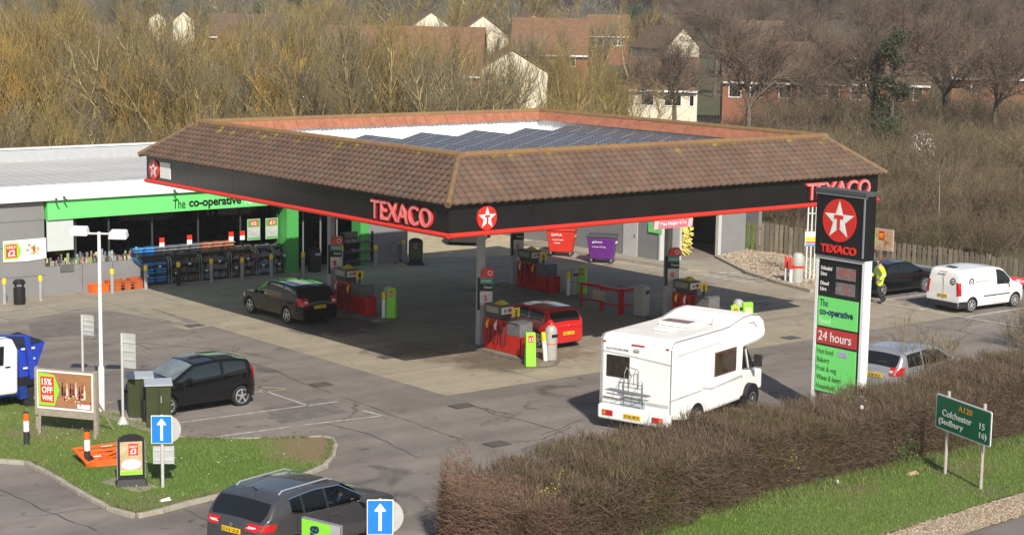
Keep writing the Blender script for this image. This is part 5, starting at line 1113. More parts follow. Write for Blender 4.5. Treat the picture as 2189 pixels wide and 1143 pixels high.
# red price tags standing on the displays, posters in the window
for k, (px, py) in enumerate(((346, 518), (405, 512), (494, 505), (518, 503))):
    p = plane_hit(px, py, 1, FY+.1); t = thing('price_tag', 'red and white price tag standing above the shelves, %s from left' % cl_[k], 'price tag', (p.x, FY+.1, p.z-.17)); MB().box(-.11, .11, -.01, .01, .16, .36).build('red_top', mRed, t); MB().box(-.11, .11, -.01, .01, -.02, .16).build('white_card', mWhite, t); MB().box(-.01, .01, -.01, .01, -.35, -.02).build('stalk', mInk, t)
for k, (px0, px1, lab, tx) in enumerate(((529, 556, 'green framed offer poster in the shop window, left one of two', '1/2'), (568, 594, 'green framed offer poster in the shop window, right one of two', '£1'))):
    a = plane_hit(px0, 514-k*3, 1, GY-.06); b_ = plane_hit(px1, 467-k*2, 1, GY-.06); t = thing('window_poster', lab, 'poster', (a.x, GY-.06, a.z)); W_, H_ = b_.x-a.x, b_.z-a.z
    MB().box(0, W_, 0, .02, 0, H_).build('board', M('poster_pale', (.50, .58, .50), .5, rgb2=(.3, .4, .38), scale=3), t); MB().box(.03, W_-.03, -.006, 0, H_*.62, H_-.03).build('green_head', M('poster_green', (.10, .36, .06), .5, var=.1), t); MB().box(W_*.25, W_*.78, -.01, -.006, H_*.66, H_*.92).build('red_panel', mRed, t); text('poster_text', tx, mWhite, t, (W_*.32, -.011, H_*.70), (1, 0, 0), (0, 0, 1), W_*.38, H_*.17, .003, .03); MB().box(.03, W_-.03, -.006, 0, .03, H_*.12).build('green_foot', MATS['poster_green'], t); MB().box(W_*.3, W_*.75, -.008, -.004, H_*.2, H_*.5).build('picture', M('poster_picture', (.35, .30, .30), .5, rgb2=(.6, .6, .6), scale=6), t)
# newspaper rack, black bin at door
p = G(735, 572); t = thing('newspaper_rack', 'black newspaper rack with three shelves against the shop front', 'rack', (p.x, p.y, 0)); mb = MB(); mb.box(0, 1.55, .3, .36, .12, 1.5); mb.box(0, .04, 0, .36, .12, 1.5); mb.box(1.51, 1.55, 0, .36, .12, 1.5); mb.build('cabinet', mInk, t); mb = MB()
for z_ in (.2, .62, 1.04): mb.hexa([(.04, .0, z_), (1.51, .0, z_), (1.51, .3, z_+.1), (.04, .3, z_+.1)], [(.04, .0, z_+.02), (1.51, .0, z_+.02), (1.51, .3, z_+.12), (.04, .3, z_+.12)])
mb.build('shelf', mDGrey, t); mb = MB(); rr = random.Random(2)
for z_ in (.22, .64, 1.06):
    for k in range(4):
        if rr.random() < .8: x_ = .1+k*.36; mb.hexa([(x_, .02, z_+.01), (x_+.28, .02, z_+.01), (x_+.28, .25, z_+.1), (x_, .25, z_+.1)], [(x_, .02, z_+.04), (x_+.28, .02, z_+.04), (x_+.28, .25, z_+.13), (x_, .25, z_+.13)])
mb.build('newspapers', M('newsprint', (.30, .29, .27), .8, rgb2=(.08, .08, .08), scale=20), t)
for x_ in (.1, 1.45): MB().lathe([(.05, -.02), (.05, .02)], (0, 0, 0), 12, 0, 'y').build('castor', mRubber, t, loc=(x_, .18, .06))
p = G(672, 580); t = thing('litter_bin', 'black litter bin in shade beside the shop entrance', 'bin', (p.x, p.y, 0)); MB().lathe([(.27, 0), (.28, .8), (.26, .95), (.12, 1.05)], (0, 0, 0), 18).build('body', mInk, t, smooth=40); MB().box(-.12, .12, -.29, -.2, .72, .82).build('slot', mLGrey, t)
# black A-board pair, trolley
def pavement_sign(px, py, rz, label, z0=0., w_=.66, h_=1.15, price='£3', rgb_bg=(.05, .08, .04)):
    p = G(px, py, z0); t = thing('pavement_sign', label, 'pavement sign', (p.x, p.y, z0), rz)
    mb = MB(); pts = [(-w_/2, .14), (w_/2, .14), (w_/2, h_*.86)]+[(w_/2*math.cos(a), h_*.86+h_*.14*math.sin(a)) for a in np.linspace(.2, math.pi-.2, 9)]+[(-w_/2, h_*.86)]
    mb.prism([(a, -.05, b) for a, b in pts], (0, .1, 0)); mb.build('frame', mInk, t)
    for s in (-1, 1): MB().tube([(s*w_/2, -.03, .1), (s*w_/2, -.03, h_*.88)], .022, 8).build('side_rail', mSteel, t)
    mb = MB(); mb.hexa([(-w_*.6, -.25, 0), (w_*.6, -.25, 0), (w_*.6, .25, 0), (-w_*.6, .25, 0)], [(-w_*.5, -.12, .16), (w_*.5, -.12, .16), (w_*.5, .12, .16), (-w_*.5, .12, .16)]); mb.build('base', mInk, t, bevel=.02)
    return t
t = pavement_sign(888, 566, R(-20), 'black round-topped pavement sign in shade beside the shop corner', 0, .62, 1.2)
MB().box(-.25, .25, -.058, -.05, .25, 1.0).build('poster', M('poster_dark', (.03, .06, .02), .5, rgb2=(.08, .12, .05), scale=5), t); MB().box(-.09, .09, -.062, -.058, .72, .95).build('price_panel', M('dim_pink', (.30, .10, .14), .5, var=.1), t)
tr = thing('shopping_trolley', 'wire shopping trolley half hidden behind the shop corner', 'trolley', (G(853, 564).x+.1, G(853, 564).y+.2, 0), R(70)); mb = MB()
for s in (-1, 1):
    mb.tube([(-.3, s*.22, .1), (.35, s*.22, .15), (.35, s*.22, .4), (-.35, s*.24, .5), (-.4, s*.25, .95)], .015, 6)
    for k in range(7): mb.tube([(-.3+.1*k, s*.23, .48-.01*k), (-.34+.11*k, s*.26, .9)], .006, 4)
mb.tube([(-.4, -.25, .95), (-.4, .25, .95)], .018, 6); mb.tube([(-.36, -.26, .9), (.34, -.26, .88), (.34, .26, .88), (-.36, .26, .9)], .01, 6); mb.build('basket', mSteel, tr)
for x_ in (-.3, .33):
    for s in (-1, 1): MB().lathe([(.055, -.015), (.055, .015)], (0, 0, 0), 10, 0, 'y').build('castor', mRubber, tr, loc=(x_, s*.22, .055))
# wheelie bins behind the canopy
def skip_bin(px, py, rz, mat, label, lidm, lines):
    p = G(px, py); t = thing('wheeled_bin', label, 'bin', (p.x, p.y, 0), rz); mb = MB(); mb.hexa([(-.52, -.36, .2), (.52, -.36, .2), (.52, .36, .2), (-.52, .36, .2)], [(-.64, -.46, 1.18), (.64, -.46, 1.18), (.64, .5, 1.18), (-.64, .5, 1.18)]); mb.build('body', mat, t, bevel=.05)
    MB().box(-.67, .67, -.5, .55, 1.18, 1.28).build('lid', lidm, t, bevel=.03)
    for a in (-.45, .45):
        for b in (-.3, .3): MB().lathe([(.09, -.03), (.09, .03)], (0, 0, 0), 12, 0, 'y').build('castor', mRubber, t, loc=(a, b, .09)); MB().box(a-.03, a+.03, b-.045, b+.045, .09, .22).build('castor_fork', mSteel, t)
    for k, (tx, x_, z_, w_, h_) in enumerate(lines): text('bin_lettering', tx, mWhite, t, (x_, -.47 if z_ > .9 else -.44 if z_ > .7 else -.42, z_), (1, 0, 0), (0, -.1, 1), w_, h_, .006, .01)
    MB().box(.59, .645, -.12, .28, .9, .97).build('label', M('label_orange', (.8, .4, .03), .4, var=0) if lidm is mat else mWhite, t)
mBinR = M('bin_red', (.62, .035, .02), .45, var=.08); mBinP = M('bin_purple', (.12, .022, .20), .45, var=.1)
skip_bin(1200, 546, R(-50), mBinR, 'bright red four-wheeled waste bin standing on the back kerb', mBinR, [('BIFFA', -.4, .95, .5, .12), ('business', -.35, .75, .5, .08), ('waste', -.3, .6, .3, .07)])
skip_bin(1287, 561, R(-50), mBinP, 'purple four-wheeled waste bin beside the grey outbuilding', mDGrey, [('glass', -.4, .92, .45, .12), ('recycling', -.4, .72, .6, .08)])
# height limit sign, green notice, vent pipes, posts, tall bin, poster board
a = plane_hit(1397, 491, 1, .12); b_ = plane_hit(1481, 484, 1, .12); t = thing('height_sign', 'pink and white max height 4.7m bar sign hanging under the front red trim', 'sign', (a.x, .12, a.z)); W_ = b_.x-a.x; HS = .27
MB().box(0, W_, 0, .03, 0, HS).build('board', M('faded_red', (.55, .16, .20), .5, var=.1), t); text('sign_text', 'Max Height 4.7m', mWhite, t, (W_*.17, -.004, .07), (1, 0, 0), (0, 0, 1), W_*.66, .14, .006, .012); mb = MB()
for x_ in (.02, W_*.87):
    for k in range(3): mb.prism([(x_+k*.06, -.004, .01), (x_+k*.06+.03, -.004, .01), (x_+k*.06+.09, -.004, HS-.01), (x_+k*.06+.06, -.004, HS-.01)], (0, .003, 0))
mb.build('chevron', mWhite, t)
for x_ in (.2, W_-.2): MB().tube([(x_, .2, HS-.02), (x_, .2, ZB+.13-a.z)], .012, 5).build('hanger', mSteel, t)
for x_ in (.2, W_-.2): MB().box(x_-.015, x_+.015, .031, .21, HS-.04, HS-.015).build('arm', mSteel, t)
a = plane_hit(1394, 492, 0, 25.25); tag(MB().box(-.02, 0, -.45, .45, 0, .45).build('green_notice', mGreen, loc=(25.26, a.y-.2, a.z-.1)), 'green notice on the outbuilding wall beside the height sign', 'notice')
p = G(1722, 602); t = thing('vent_pipes', 'four slim white vent pipes with a warning plate', 'vent pipe', (p.x, p.y, 0), R(-40)); 
for k in range(4): MB().tube([(k*.17, 0, 0), (k*.17, 0, 4.2)], .032, 8).build('pipe', mWhite, t, smooth=40)
s_ = MB().box(-.1, .5, -.06, -.035, 1.55, 2.15).build('warning_plate', mWhite, t); MB().box(-.07, .47, -.064, -.06, 1.75, 1.93).build('yellow_band', mYellow, s_); MB().box(-.07, .47, -.066, -.06, 1.66, 1.73).build('red_band', mRed, s_); MB().box(-.07, .47, -.066, -.06, 1.57, 1.63).build('blue_band', mBlue, s_); MB().box(0, .5, -.03, .03, 2.9, 2.95).build('clamp', mLGrey, t)
for k, (px, py) in enumerate(((1680, 600), (1690, 603))):
    p = G(px, py, .12); t = thing('marker_post', ['red-topped white post, left one beside the tall grey bin', 'red-topped white post touching the tall grey bin'][k], 'post', (p.x, p.y, .12)); MB().lathe([(.08, 0), (.08, .55)], (0, 0, 0), 12).build('shaft', mWhite, t, smooth=40); MB().lathe([(.085, .55), (.085, 1.0), (.06, 1.04)], (0, 0, 0), 12).build('red_top', mRed, t, smooth=40)
p = G(1704, 603, .12); t = thing('litter_bin', 'tall pale bin with domed hood and red band beside the vent pipes', 'bin', (p.x, p.y, .12)); MB().lathe([(.24, 0), (.25, .75), (.25, .8)], (0, 0, 0), 18).build('body', M('bin_pale', (.42, .43, .39), .5, var=.1), t, smooth=40); MB().lathe([(.26, .8), (.26, 1.05), (.2, 1.2), (.08, 1.25)], (0, 0, 0), 18).build('hood', MATS['bin_pale'], t, smooth=40); MB().lathe([(.256, .62), (.256, .72)], (0, 0, 0), 18).build('red_band', mRed, t)
a = plane_hit(1862, 556, 0, 31.6); b_ = plane_hit(1912, 520, 0, 31.6); t = thing('poster_board', 'framed fruit poster with HOT lettering above the black saloon', 'poster', (31.55, a.y, 1.0), R(-92)); W_ = abs(a.y-b_.y); 
MB().box(0, W_, 0, .05, 0, .95).build('frame', M('pinkish_wood', (.50, .38, .34), .6, var=.1), t); MB().box(.06, W_-.06, -.008, 0, .06, .89).build('picture', M('poster_cream', (.6, .55, .4), .5, rgb2=(.45, .2, .08), scale=4), t); MB().box(W_*.35, W_*.62, -.016, -.008, .45, .85).build('red_panel', mRed, t); text('poster_text', 'HOT', mYellow, t, (W_*.38, -.018, .55), (1, 0, 0), (0, 0, 1), W_*.2, .2, .004, .02); MB().box(.08, W_*.2, -.012, -.008, .2, .86).build('lime_strip', mLime, t)
for x_ in (.15, W_-.15): MB().box(x_-.04, x_+.04, .05, .12, -1.0, .9).build('leg', mWood[2], t)
food_blob(t, (W_*.7, -.02, .4), (1, 0, 0), .2*W_, .25, mf, 14, 9)
# red advertising barrier past the van nose
p = G(2170, 640); t = thing('banner_barrier', 'red fabric banner with white lettering over a grey base past the van nose', 'banner', (p.x+.55, p.y+.75, 0), R(-70)); MB().hexa([(-.2, -.25, 0), (2.4, -.25, 0), (2.4, .25, 0), (-.2, .25, 0)], [(-.2, -.2, .55), (2.4, -.2, .55), (2.4, .2, .55), (-.2, .2, .55)]).build('base', M('base_grey', (.16, .16, .165), .6, var=.1), t); MB().hexa([(-.3, -.4, .56), (2.5, -.4, .56), (2.5, .3, .72), (-.3, .3, .72)], [(-.3, -.4, .6), (2.5, -.4, .6), (2.5, .3, .76), (-.3, .3, .76)]).build('red_cloth', M('cloth_red', (.60, .05, .06), .6, var=.1), t); text('banner_text', 'SALE', mWhite, t, (.3, -.25, .64), (1, 0, 0), (0, .97, .22), 1.1, .3, .006, .02)

# ================================================================ price pylon behind the hedge
PX, PY = 7.62, -8.05
py = thing('price_sign', 'tall black price sign with red star emblem and green shop panels behind the hedge', 'sign', (PX, PY, 0), R(-90)); PW = 1.62  # local x = -world Y, front faces -X
py.location = (PX, PY+PW/2, 0)
HT = 6.58
for x_ in (-.07, PW-.02): MB().box(x_, x_+.09, -.0, .30, 0, 4.72).build('pole', M('pylon_white', (.74, .76, .76), .35, var=.05), py)
MB().box(.02, PW-.02, .03, .27, .8, 4.68).build('cabinet', mInk, py)
MB().box(-.10, PW+.10, -.06, .34, 4.72, HT).build('head_box', mBlack, py, bevel=.02)
fr_ = MB(); fr_.box(-.10, PW+.1, -.10, -.062, HT-.14, HT-.09); fr_.box(PW+.02, PW+.06, -.10, -.062, 4.8, HT-.14); fr_.build('head_frame', M('frame_blue_grey', (.20, .23, .25), .35, var=.05), py)
MB().box(-.12, PW+.12, -.12, .36, HT-.09, HT+.03).build('head_cap', mDGrey, py, bevel=.015)
star_logo(py, (PW/2-.03, -.064, 5.76), (1, 0, 0), (0, 0, 1), .60, .60, depth=.03)
text('sign_lettering', 'TEXACO', mRed, py, (.14, -.064, 4.83), (1, 0, 0), (0, 0, 1), 1.28, .23, .03, .035)
pn = lambda z0, z1, m: MB().box(.06, PW-.12, .0, .03, z0, z1).build('panel', m, py)
MB().box(-.02, PW, -.01, .03, 4.62, 4.72).build('divider', mLGrey, py)
pn(3.62, 4.55, mBlack); pn(2.72, 3.55, mLime if False else M('panel_green', (.16, .72, .16), .4, var=.03)); pn(2.22, 2.66, M('panel_red', (.46, .025, .025), .4, var=.05)); pn(.85, 2.15, MATS['panel_green'])
mTW = M('text_white', (.75, .75, .74), .5, var=0); mNavy = M('text_navy', (.01, .03, .10), .5, var=0)
for z_, a, b in ((4.25, 'Unleaded', 'Litre'), (3.82, 'Diesel', 'Litre')):
    text('fuel_name', a, mTW, py, (.12, -.002, z_+.06), (1, 0, 0), (0, 0, 1), .40 if a == 'Unleaded' else .30, .11, .006, .015); text('fuel_name', b, mTW, py, (.12, -.002, z_-.1), (1, 0, 0), (0, 0, 1), .22, .11, .006, .015)
    d_ = MB().box(.68, 1.38, -.012, 0, z_-.14, z_+.2).build('digit_display', M('led_dark', (.10, .09, .09), .4, rgb2=(.25, .22, .22), scale=9), py); text('price_digits', '99.9' if a == 'Unleaded' else ' 5', M('led_red', (.42, .09, .07), .5, var=.2, scale=12), d_, (.76 if a == 'Unleaded' else 1.02, -.014, z_-.1), (1, 0, 0), (0, 0, 1), .58 if a == 'Unleaded' else .16, .26, .004, .01)
text('sign_lettering', 'The', mNavy, py, (.13, -.002, 3.28), (1, 0, 0), (0, 0, 1), .3, .2, .006, 0); text('sign_lettering', 'co-operative', mNavy, py, (.13, -.002, 2.98), (1, 0, 0), (0, 0, 1), 1.22, .25, .006, .03); text('sign_lettering', 'food', M('pale_green_text', (.55, .9, .5), .5, var=0), py, (.13, -.002, 2.78), (1, 0, 0), (0, 0, 1), .4, .18, .006, 0)
text('sign_lettering', '24 hours', mTW, py, (.12, -.002, 2.31), (1, 0, 0), (0, 0, 1), 1.2, .27, .006, .005)
for k, (tx, w_, h_) in enumerate((('Hot food', .58, .15), ('Bakery', .46, .19), ('Fruit & veg', .72, .19), ('Wines & beers', .9, .15), ('Household', .7, .15))): text('sign_lettering', tx, M('text_dkgreen', (.03, .12, .03), .5, var=0), py, (.11, -.002, 1.93-k*.25-(.04 if h_ > .16 else 0)), (1, 0, 0), (0, 0, 1), w_, h_, .006, 0)
MB().box(.86, 1.2, -.008, 0, 1.93, 2.07).build('sticker', M('sticker_lilac', (.5, .5, .65), .5, rgb2=(.2, .2, .35), scale=20), py)

# ================================================================ grass island furniture
def P_(px, py_, z=.1): p = G(px, py_, z); return p
# lamp column with two floodlights
p = P_(218, 878); t = thing('lamp_post', 'slim white lamp post with two white floodlight boxes', 'lamp post', (p.x, p.y, .1)); mb = MB(); mb.tube([(0, 0, 0), (0, 0, 1.25), (0, 0, 1.3), (0, 0, 5.05)], [.085, .085, .055, .045], 12); mb.build('column', mWhite, t, smooth=40)
MB().tube([(.35, -.3, 5.0), (-.38, .3, 5.0)], .03, 8).build('cross_arm', mLGrey, t)
for s in (-1, 1):
    q = Vector((.42, -.34, 4.98)) if s > 0 else Vector((-.42, .34, 5.06)); mb = MB(); mb.T = Matrix.Translation(q) @ Matrix.Rotation(R(-40), 4, 'Z'); mb.hexa([(-.26, -.17, -.12), (.26, -.17, -.12), (.26, .17, -.06), (-.26, .17, -.06)], [(-.22, -.15, .10), (.22, -.15, .10), (.22, .15, .14), (-.22, .15, .14)]); mb.build('floodlight', mWhite, t, bevel=.03)
def back_sign(px, py_, h_, label, w_=.48, hs=.8, rz=R(-62)):
    p = P_(px, py_); t = thing('back_of_sign', label, 'sign', (p.x, p.y, .1), rz); MB().tube([(0, 0, 0), (0, 0, h_)], .038, 10).build('pole', mLGrey, t, smooth=40); MB().box(-w_/2+.2, w_/2+.2, .04, .055, h_-hs, h_).build('plate', M('sign_back', (.42, .43, .43), .45, var=.1), t); mb = MB()
    for z_ in (h_-hs*.25, h_-hs*.75, h_-hs*.5): mb.box(-w_/2+.22, w_/2+.18, .02, .04, z_-.02, z_+.02)
    mb.build('bracket', mLGrey, t); MB().lathe([(.16, 0), (.05, .2)], (0, 0, 0), 8).build('foot', mLGrey, t)
back_sign(263, 905, 2.5, 'grey back of a tall sign with a flared foot beside the cabinets', .42, .95); back_sign(178, 842, 2.35, 'grey back of a sign on a pole left of the lamp post', .36, .6)
# advert hoarding on timber legs
a = P_(80, 918); b_ = P_(206, 930); t = thing('advert_board', 'timber advert board reading 15% OFF WINE on the grass', 'advert board', (a.x, a.y, .1), math.atan2(b_.y-a.y, b_.x-a.x)); W_ = math.hypot(b_.x-a.x, b_.y-a.y)
mTim = M('grey_timber', (.30, .26, .21), .8, var=.25, scale=5, stretch=(1, 1, 6)); 
for x_ in (0, W_): MB().box(x_-.045, x_+.045, 0, .09, -.0, 1.72).build('leg', mTim, t)
for x_ in (.1, W_-.02): mb = MB(); mb.tube([(x_, .1, .9), (x_+.12, .75, .0)], .035, 4); mb.tube([(x_, -.02, .55), (x_+.22, -.42, .0)], .035, 4); mb.build('brace', mTim, t)
MB().box(-.03, W_+.03, -.05, -.005, .42, 1.7).build('backing', mTim, t); MB().box(.06, W_-.04, -.07, -.051, .62, 1.66).build('white_frame', mWhite, t); MB().box(.1, W_-.08, -.076, -.071, .68, 1.62).build('poster', M('poster_wood', (.40, .20, .10), .5, rgb2=(.28, .13, .06), scale=3, stretch=(1, 1, 5)), t)
mb = MB(); mb.prism([(.12, -.082, .72), (.58, -.082, .72), (.74, -.082, 1.16), (.58, -.082, 1.55), (.12, -.082, 1.60)], (0, .005, 0)); mb.build('green_arrow', mLime, t); MB().box(.17, .58, -.088, -.083, .80, 1.50).build('red_panel', mRed, t)
for tx, z_, h_, w_ in (('15%', 1.27, .18, .30), ('OFF', 1.05, .18, .32), ('WINE', .85, .15, .32)): text('poster_text', tx, mTW, t, (.22, -.089, z_), (1, 0, 0), (0, 0, 1), w_, h_, .004, .03)
rr = random.Random(6); mb = MB()
for k in range(9): x_ = .82+k*.085+rr.uniform(-.02, .02); z_ = rr.uniform(.82, 1.05); mb.prism([(x_-.028, -.084, z_), (x_+.028, -.084, z_), (x_+.028, -.084, z_+.2), (x_+.01, -.084, z_+.27), (x_+.01, -.084, z_+.38), (x_-.01, -.084, z_+.38), (x_-.01, -.084, z_+.27), (x_-.028, -.084, z_+.2)], (0, .006, 0), k % 3)
mb.build('bottle_picture', [mInk, M('wine_red', (.2, .01, .03), .4, var=0), M('cream', (.65, .6, .5), .5, var=.1)], t); food_blob(t, (W_*.72, -.084, .95), (1, 0, 0), .42, .18, [M('cream'), mf[3], mf[0], mRed], 30, 12); MB().box(W_-.5, W_-.12, -.09, -.085, .70, .82).build('caption_strip', mWhite, t)
# orange-topped marker posts
for k, (px, py_) in enumerate(((57, 950), (187, 992))):
    p = P_(px, py_); t = thing('verge_marker', ['black and white marker post with orange top, left of the advert board', 'black and white marker post with orange top beside the orange barriers'][k], 'marker post', (p.x, p.y, .1)); MB().lathe([(.075, 0), (.075, .36)], (0, 0, 0), 14).build('black_base', M('post_black', (.03, .03, .033), .6, var=.2), t, smooth=40); MB().lathe([(.077, .36), (.077, .64)], (0, 0, 0), 14).build('white_band', mWhite, t, smooth=40); MB().lathe([(.077, .64), (.077, .84)], (0, 0, 0), 14).build('orange_band', mOrange, t, smooth=40); MB().lathe([(.079, .84), (.06, .87)], (0, 0, 0), 14).build('cap', mInk, t, smooth=40)
# dropped pile of orange barriers
for k in range(3):
    p = P_(232, 985); t = thing('safety_barrier', ['orange plastic safety barrier, lowest of the dropped pile', 'orange plastic safety barrier in the middle of the dropped pile', 'orange plastic safety barrier on top of the dropped pile'][k], 'barrier', (p.x-.05*k, p.y+.04*k, .13+.07*k), R(-18+6*k), 'orange barriers lying on the grass'); mb = MB(); T = Matrix.Rotation(R(3+3*k), 4, 'X') @ Matrix.Translation((-.62, -.5, 0)); mb.T = T
    W_, H_ = 1.25, 1.05
    mb.box(0, W_, 0, .1, 0, .05); mb.box(0, W_, H_-.1, H_, 0, .05); mb.box(0, .08, .1, H_-.1, 0, .05); mb.box(W_-.08, W_, .1, H_-.1, 0, .05); mb.box(.08, W_-.08, H_*.62, H_*.68, .005, .045)
    mb.build('frame', mOrange, t, bevel=.012); mb = MB(); mb.T = T; mb.hexa([(.08, .1, .01), (.2, .1, .01), (W_-.08, .6, .01), (W_-.22, .62, .01)], [(.08, .1, .04), (.2, .1, .04), (W_-.08, .6, .04), (W_-.22, .62, .04)]); mb.box(.3, .36, .1, .62, .012, .038); mb.build('brace', mOrange, t); mb = MB(); mb.T = T; mb.box(.3, .5, .3, .36, .052, .056); mb.box(.7, 1.0, .86, .89, .052, .056); mb.build('reflective_strip', mWhite, t)
# pavement sign with food poster
t = pavement_sign(281, 1034, R(-24), 'black pavement sign with a meal poster on its slab', .11, .64, 1.22)
MB().box(-.26, .26, -.058, -.05, .24, 1.05).build('poster', M('poster_warm', (.58, .50, .36), .5, rgb2=(.40, .26, .12), scale=3), t); MB().box(-.06, .16, -.064, -.058, .72, 1.0).build('red_panel', mRed, t); text('poster_text', 'ONLY', mTW, t, (-.04, -.066, .90), (1, 0, 0), (0, 0, 1), .18, .06, .003, .03); text('poster_text', '£3', mTW, t, (-.02, -.066, .75), (1, 0, 0), (0, 0, 1), .14, .13, .003, .03)
MB().prism([(.23*math.cos(a), -.06, .50+.12*math.sin(a)) for a in np.linspace(0, 2*math.pi, 21)[:-1]], (0, -.004, 0)).build('plate_picture', mWhite, t); food_blob(t, (0, -.066, .50), (1, 0, 0), .14, .06, mf, 16, 3); MB().box(-.26, .26, -.062, -.058, .25, .34).build('lime_strip', mLime, t)
# one-way arrow signs
def arrow_sign(px, py_, z0, rz, label, h_=1.75, s=.62):
    p = G(px, py_, z0); t = thing('arrow_sign', label, 'road sign', (p.x, p.y, z0), rz); MB().tube([(0, 0, 0), (0, 0, h_)], .04, 10).build('pole', mLGrey, t, smooth=40)
    w_, h2 = .50*s/.62, .68*s/.62; z_ = h_-h2; pl = MB().box(-w_/2, w_/2, -.07, -.05, z_, h_).build('plate', mWhite, t, bevel=.008); MB().box(-w_/2+.018, w_/2-.018, -.074, -.0705, z_+.018, h_-.018).build('blue_face', mBlue, pl)
    c = z_+h2/2; MB().prism([(x_*s, -.078, c+q*s) for x_, q in ((-.05, -.42), (.05, -.42), (.05, .18), (.17, .18), (.17, .22), (.0, .44), (-.17, .22), (-.17, .18), (-.05, .18))], (0, .0035, 0)).build('white_arrow', mTW, pl)
    n = 28; MB().prism([(.1*s/.62+.34*s/.62*math.cos(2*math.pi*k/n), .05, c-.02+.34*s/.62*math.sin(2*math.pi*k/n)) for k in range(n)], (0, .012, 0)).build('round_plate', M('sign_back'), t); MB().box(.02-.25, .02+.25, .05, .062, z_-.52, z_-.08).build('lower_plate', M('sign_back'), t)
    mb = MB()
    for q in (z_-.42, z_-.18): mb.box(-.2, .24, .034, .05, q-.02, q+.02)
    mb.build('bracket', mLGrey, t)
arrow_sign(348, 1040, .1, R(-36), 'blue one-way arrow sign on a grey pole on the grass island')
arrow_sign(812, 1245, 0., R(-36), 'blue one-way arrow sign in front of the dark grey crossover', 1.75, .66)
t_ = G(640, 1250, 0); t = thing('green_sign', 'lime green sign ending in ve, cut by the bottom edge', 'sign', (t_.x+.1, t_.y, 0), R(-75)); MB().box(-.05, .72, 0, .02, .1, 1.35).build('panel', mLime, t)
MB().box(.72, .95, .0, .06, .05, 1.36).build('side_panel', M('sign_back'), t); MB().box(-.07, .95, .02, .1, .0, 1.38).build('frame', mSteel, t); text('sign_lettering', 've', mNavy, t, (.42, -.004, .95), (0, 0, 1), (-1, 0, 0), .32, .24, .006, .03)
# utility cabinets
def cabinet(px, py_, w_, d_, h_, label, rz, mat):
    p = G(px, py_, .1); t = thing('utility_cabinet', label, 'cabinet', (p.x, p.y, .1), rz); MB().box(-w_/2, w_/2, -d_/2, d_/2, 0, h_).build('body', mat, t, bevel=.02); MB().hexa([(-w_/2-.04, -d_/2-.05, h_), (w_/2+.04, -d_/2-.05, h_), (w_/2+.04, d_/2+.04, h_+.05), (-w_/2-.04, d_/2+.04, h_+.05)], [(-w_/2-.04, -d_/2-.05, h_+.05), (w_/2+.04, -d_/2-.05, h_+.05), (w_/2+.04, d_/2+.04, h_+.1), (-w_/2-.04, d_/2+.04, h_+.1)]).build('lid', M('cabinet_lid', (.36, .40, .44), .4, var=.08), t); MB().box(-.01, .01, -d_/2-.006, -d_/2, .04, h_-.04).build('door_seam', mInk, t); MB().box(.05, .08, -d_/2-.03, -d_/2, h_*.6, h_*.75).build('handle', mSteel, t)
mCabG = M('cabinet_green', (.045, .055, .022), .35, var=.15, scale=3)
cabinet(339, 909, .66, .5, 1.15, 'olive green utility cabinet, nearer one of the pair', R(-25), mCabG); cabinet(300, 888, .66, .5, 1.1, 'olive green utility cabinet, farther one of the pair', R(-25), mCabG)
p = G(317, 898, .1); mb = MB(); mb.tube([(0, 0, 0), (0, 0, .95), (.12, .05, 1.12), (.5, .2, 1.12), (.62, .25, .95), (.62, .25, 0)], .045, 10); tag(mb.build('cycle_hoop', mInk, smooth=50, loc=(p.x-.2, p.y-.15, .1), rotz=R(-25)), 'black steel hoop standing against the green cabinets', 'hoop')
p = G(353, 1070, .1); mb = MB(); mb.hexa([(-.13, -.05, 0), (.13, -.06, 0), (.15, .05, 0), (-.12, .06, 0)], [(-.12, -.04, .05), (.12, -.05, .03), (.13, .04, .06), (-.1, .05, .03)]); tag(mb.build('litter', mWhite, loc=(p.x, p.y, .11)), 'crumpled white litter on the grass by the kerb', 'litter')
# ================================================================ road sign on the verge
a, b_ = G(2020, 1012, .05), G(2096, 1044, .05); t = thing('direction_sign', 'green A120 Colchester Sudbury direction sign on two grey poles', 'road sign', (a.x, a.y, .05), math.atan2(b_.y-a.y, b_.x-a.x)); SP = math.hypot(b_.x-a.x, b_.y-a.y)
for x_ in (0, SP): MB().tube([(x_, 0, 0), (x_, 0, 2.12)], .045, 12).build('pole', M('pole_worn', (.42, .44, .42), .5, rgb2=(.36, .28, .22), scale=3), t, smooth=40)
sx0, sx1, z0, z1 = -.42, SP+.38, 1.12, 2.0
def rrect(x0, x1, z0_, z1_, r_, y_): return [(cx__+r_*math.cos(q), y_, cz+r_*math.sin(q)) for cx__, cz, q0 in ((x1-r_, z0_+r_, -math.pi/2), (x1-r_, z1_-r_, 0), (x0+r_, z1_-r_, math.pi/2), (x0+r_, z0_+r_, math.pi)) for q in np.linspace(q0, q0+math.pi/2, 5)]
pl = MB().prism(rrect(sx0, sx1, z0, z1, .06, -.07), (0, .02, 0)).build('plate', mWhite, t); MB().prism(rrect(sx0+.035, sx1-.035, z0+.035, z1-.035, .05, -.074), (0, .003, 0)).build('green_face', M('road_sign_green', (.006, .15, .065), .45, var=.05), pl); WW = sx1-sx0
mAm = M('sign_amber', (.72, .33, .02), .5, var=0)
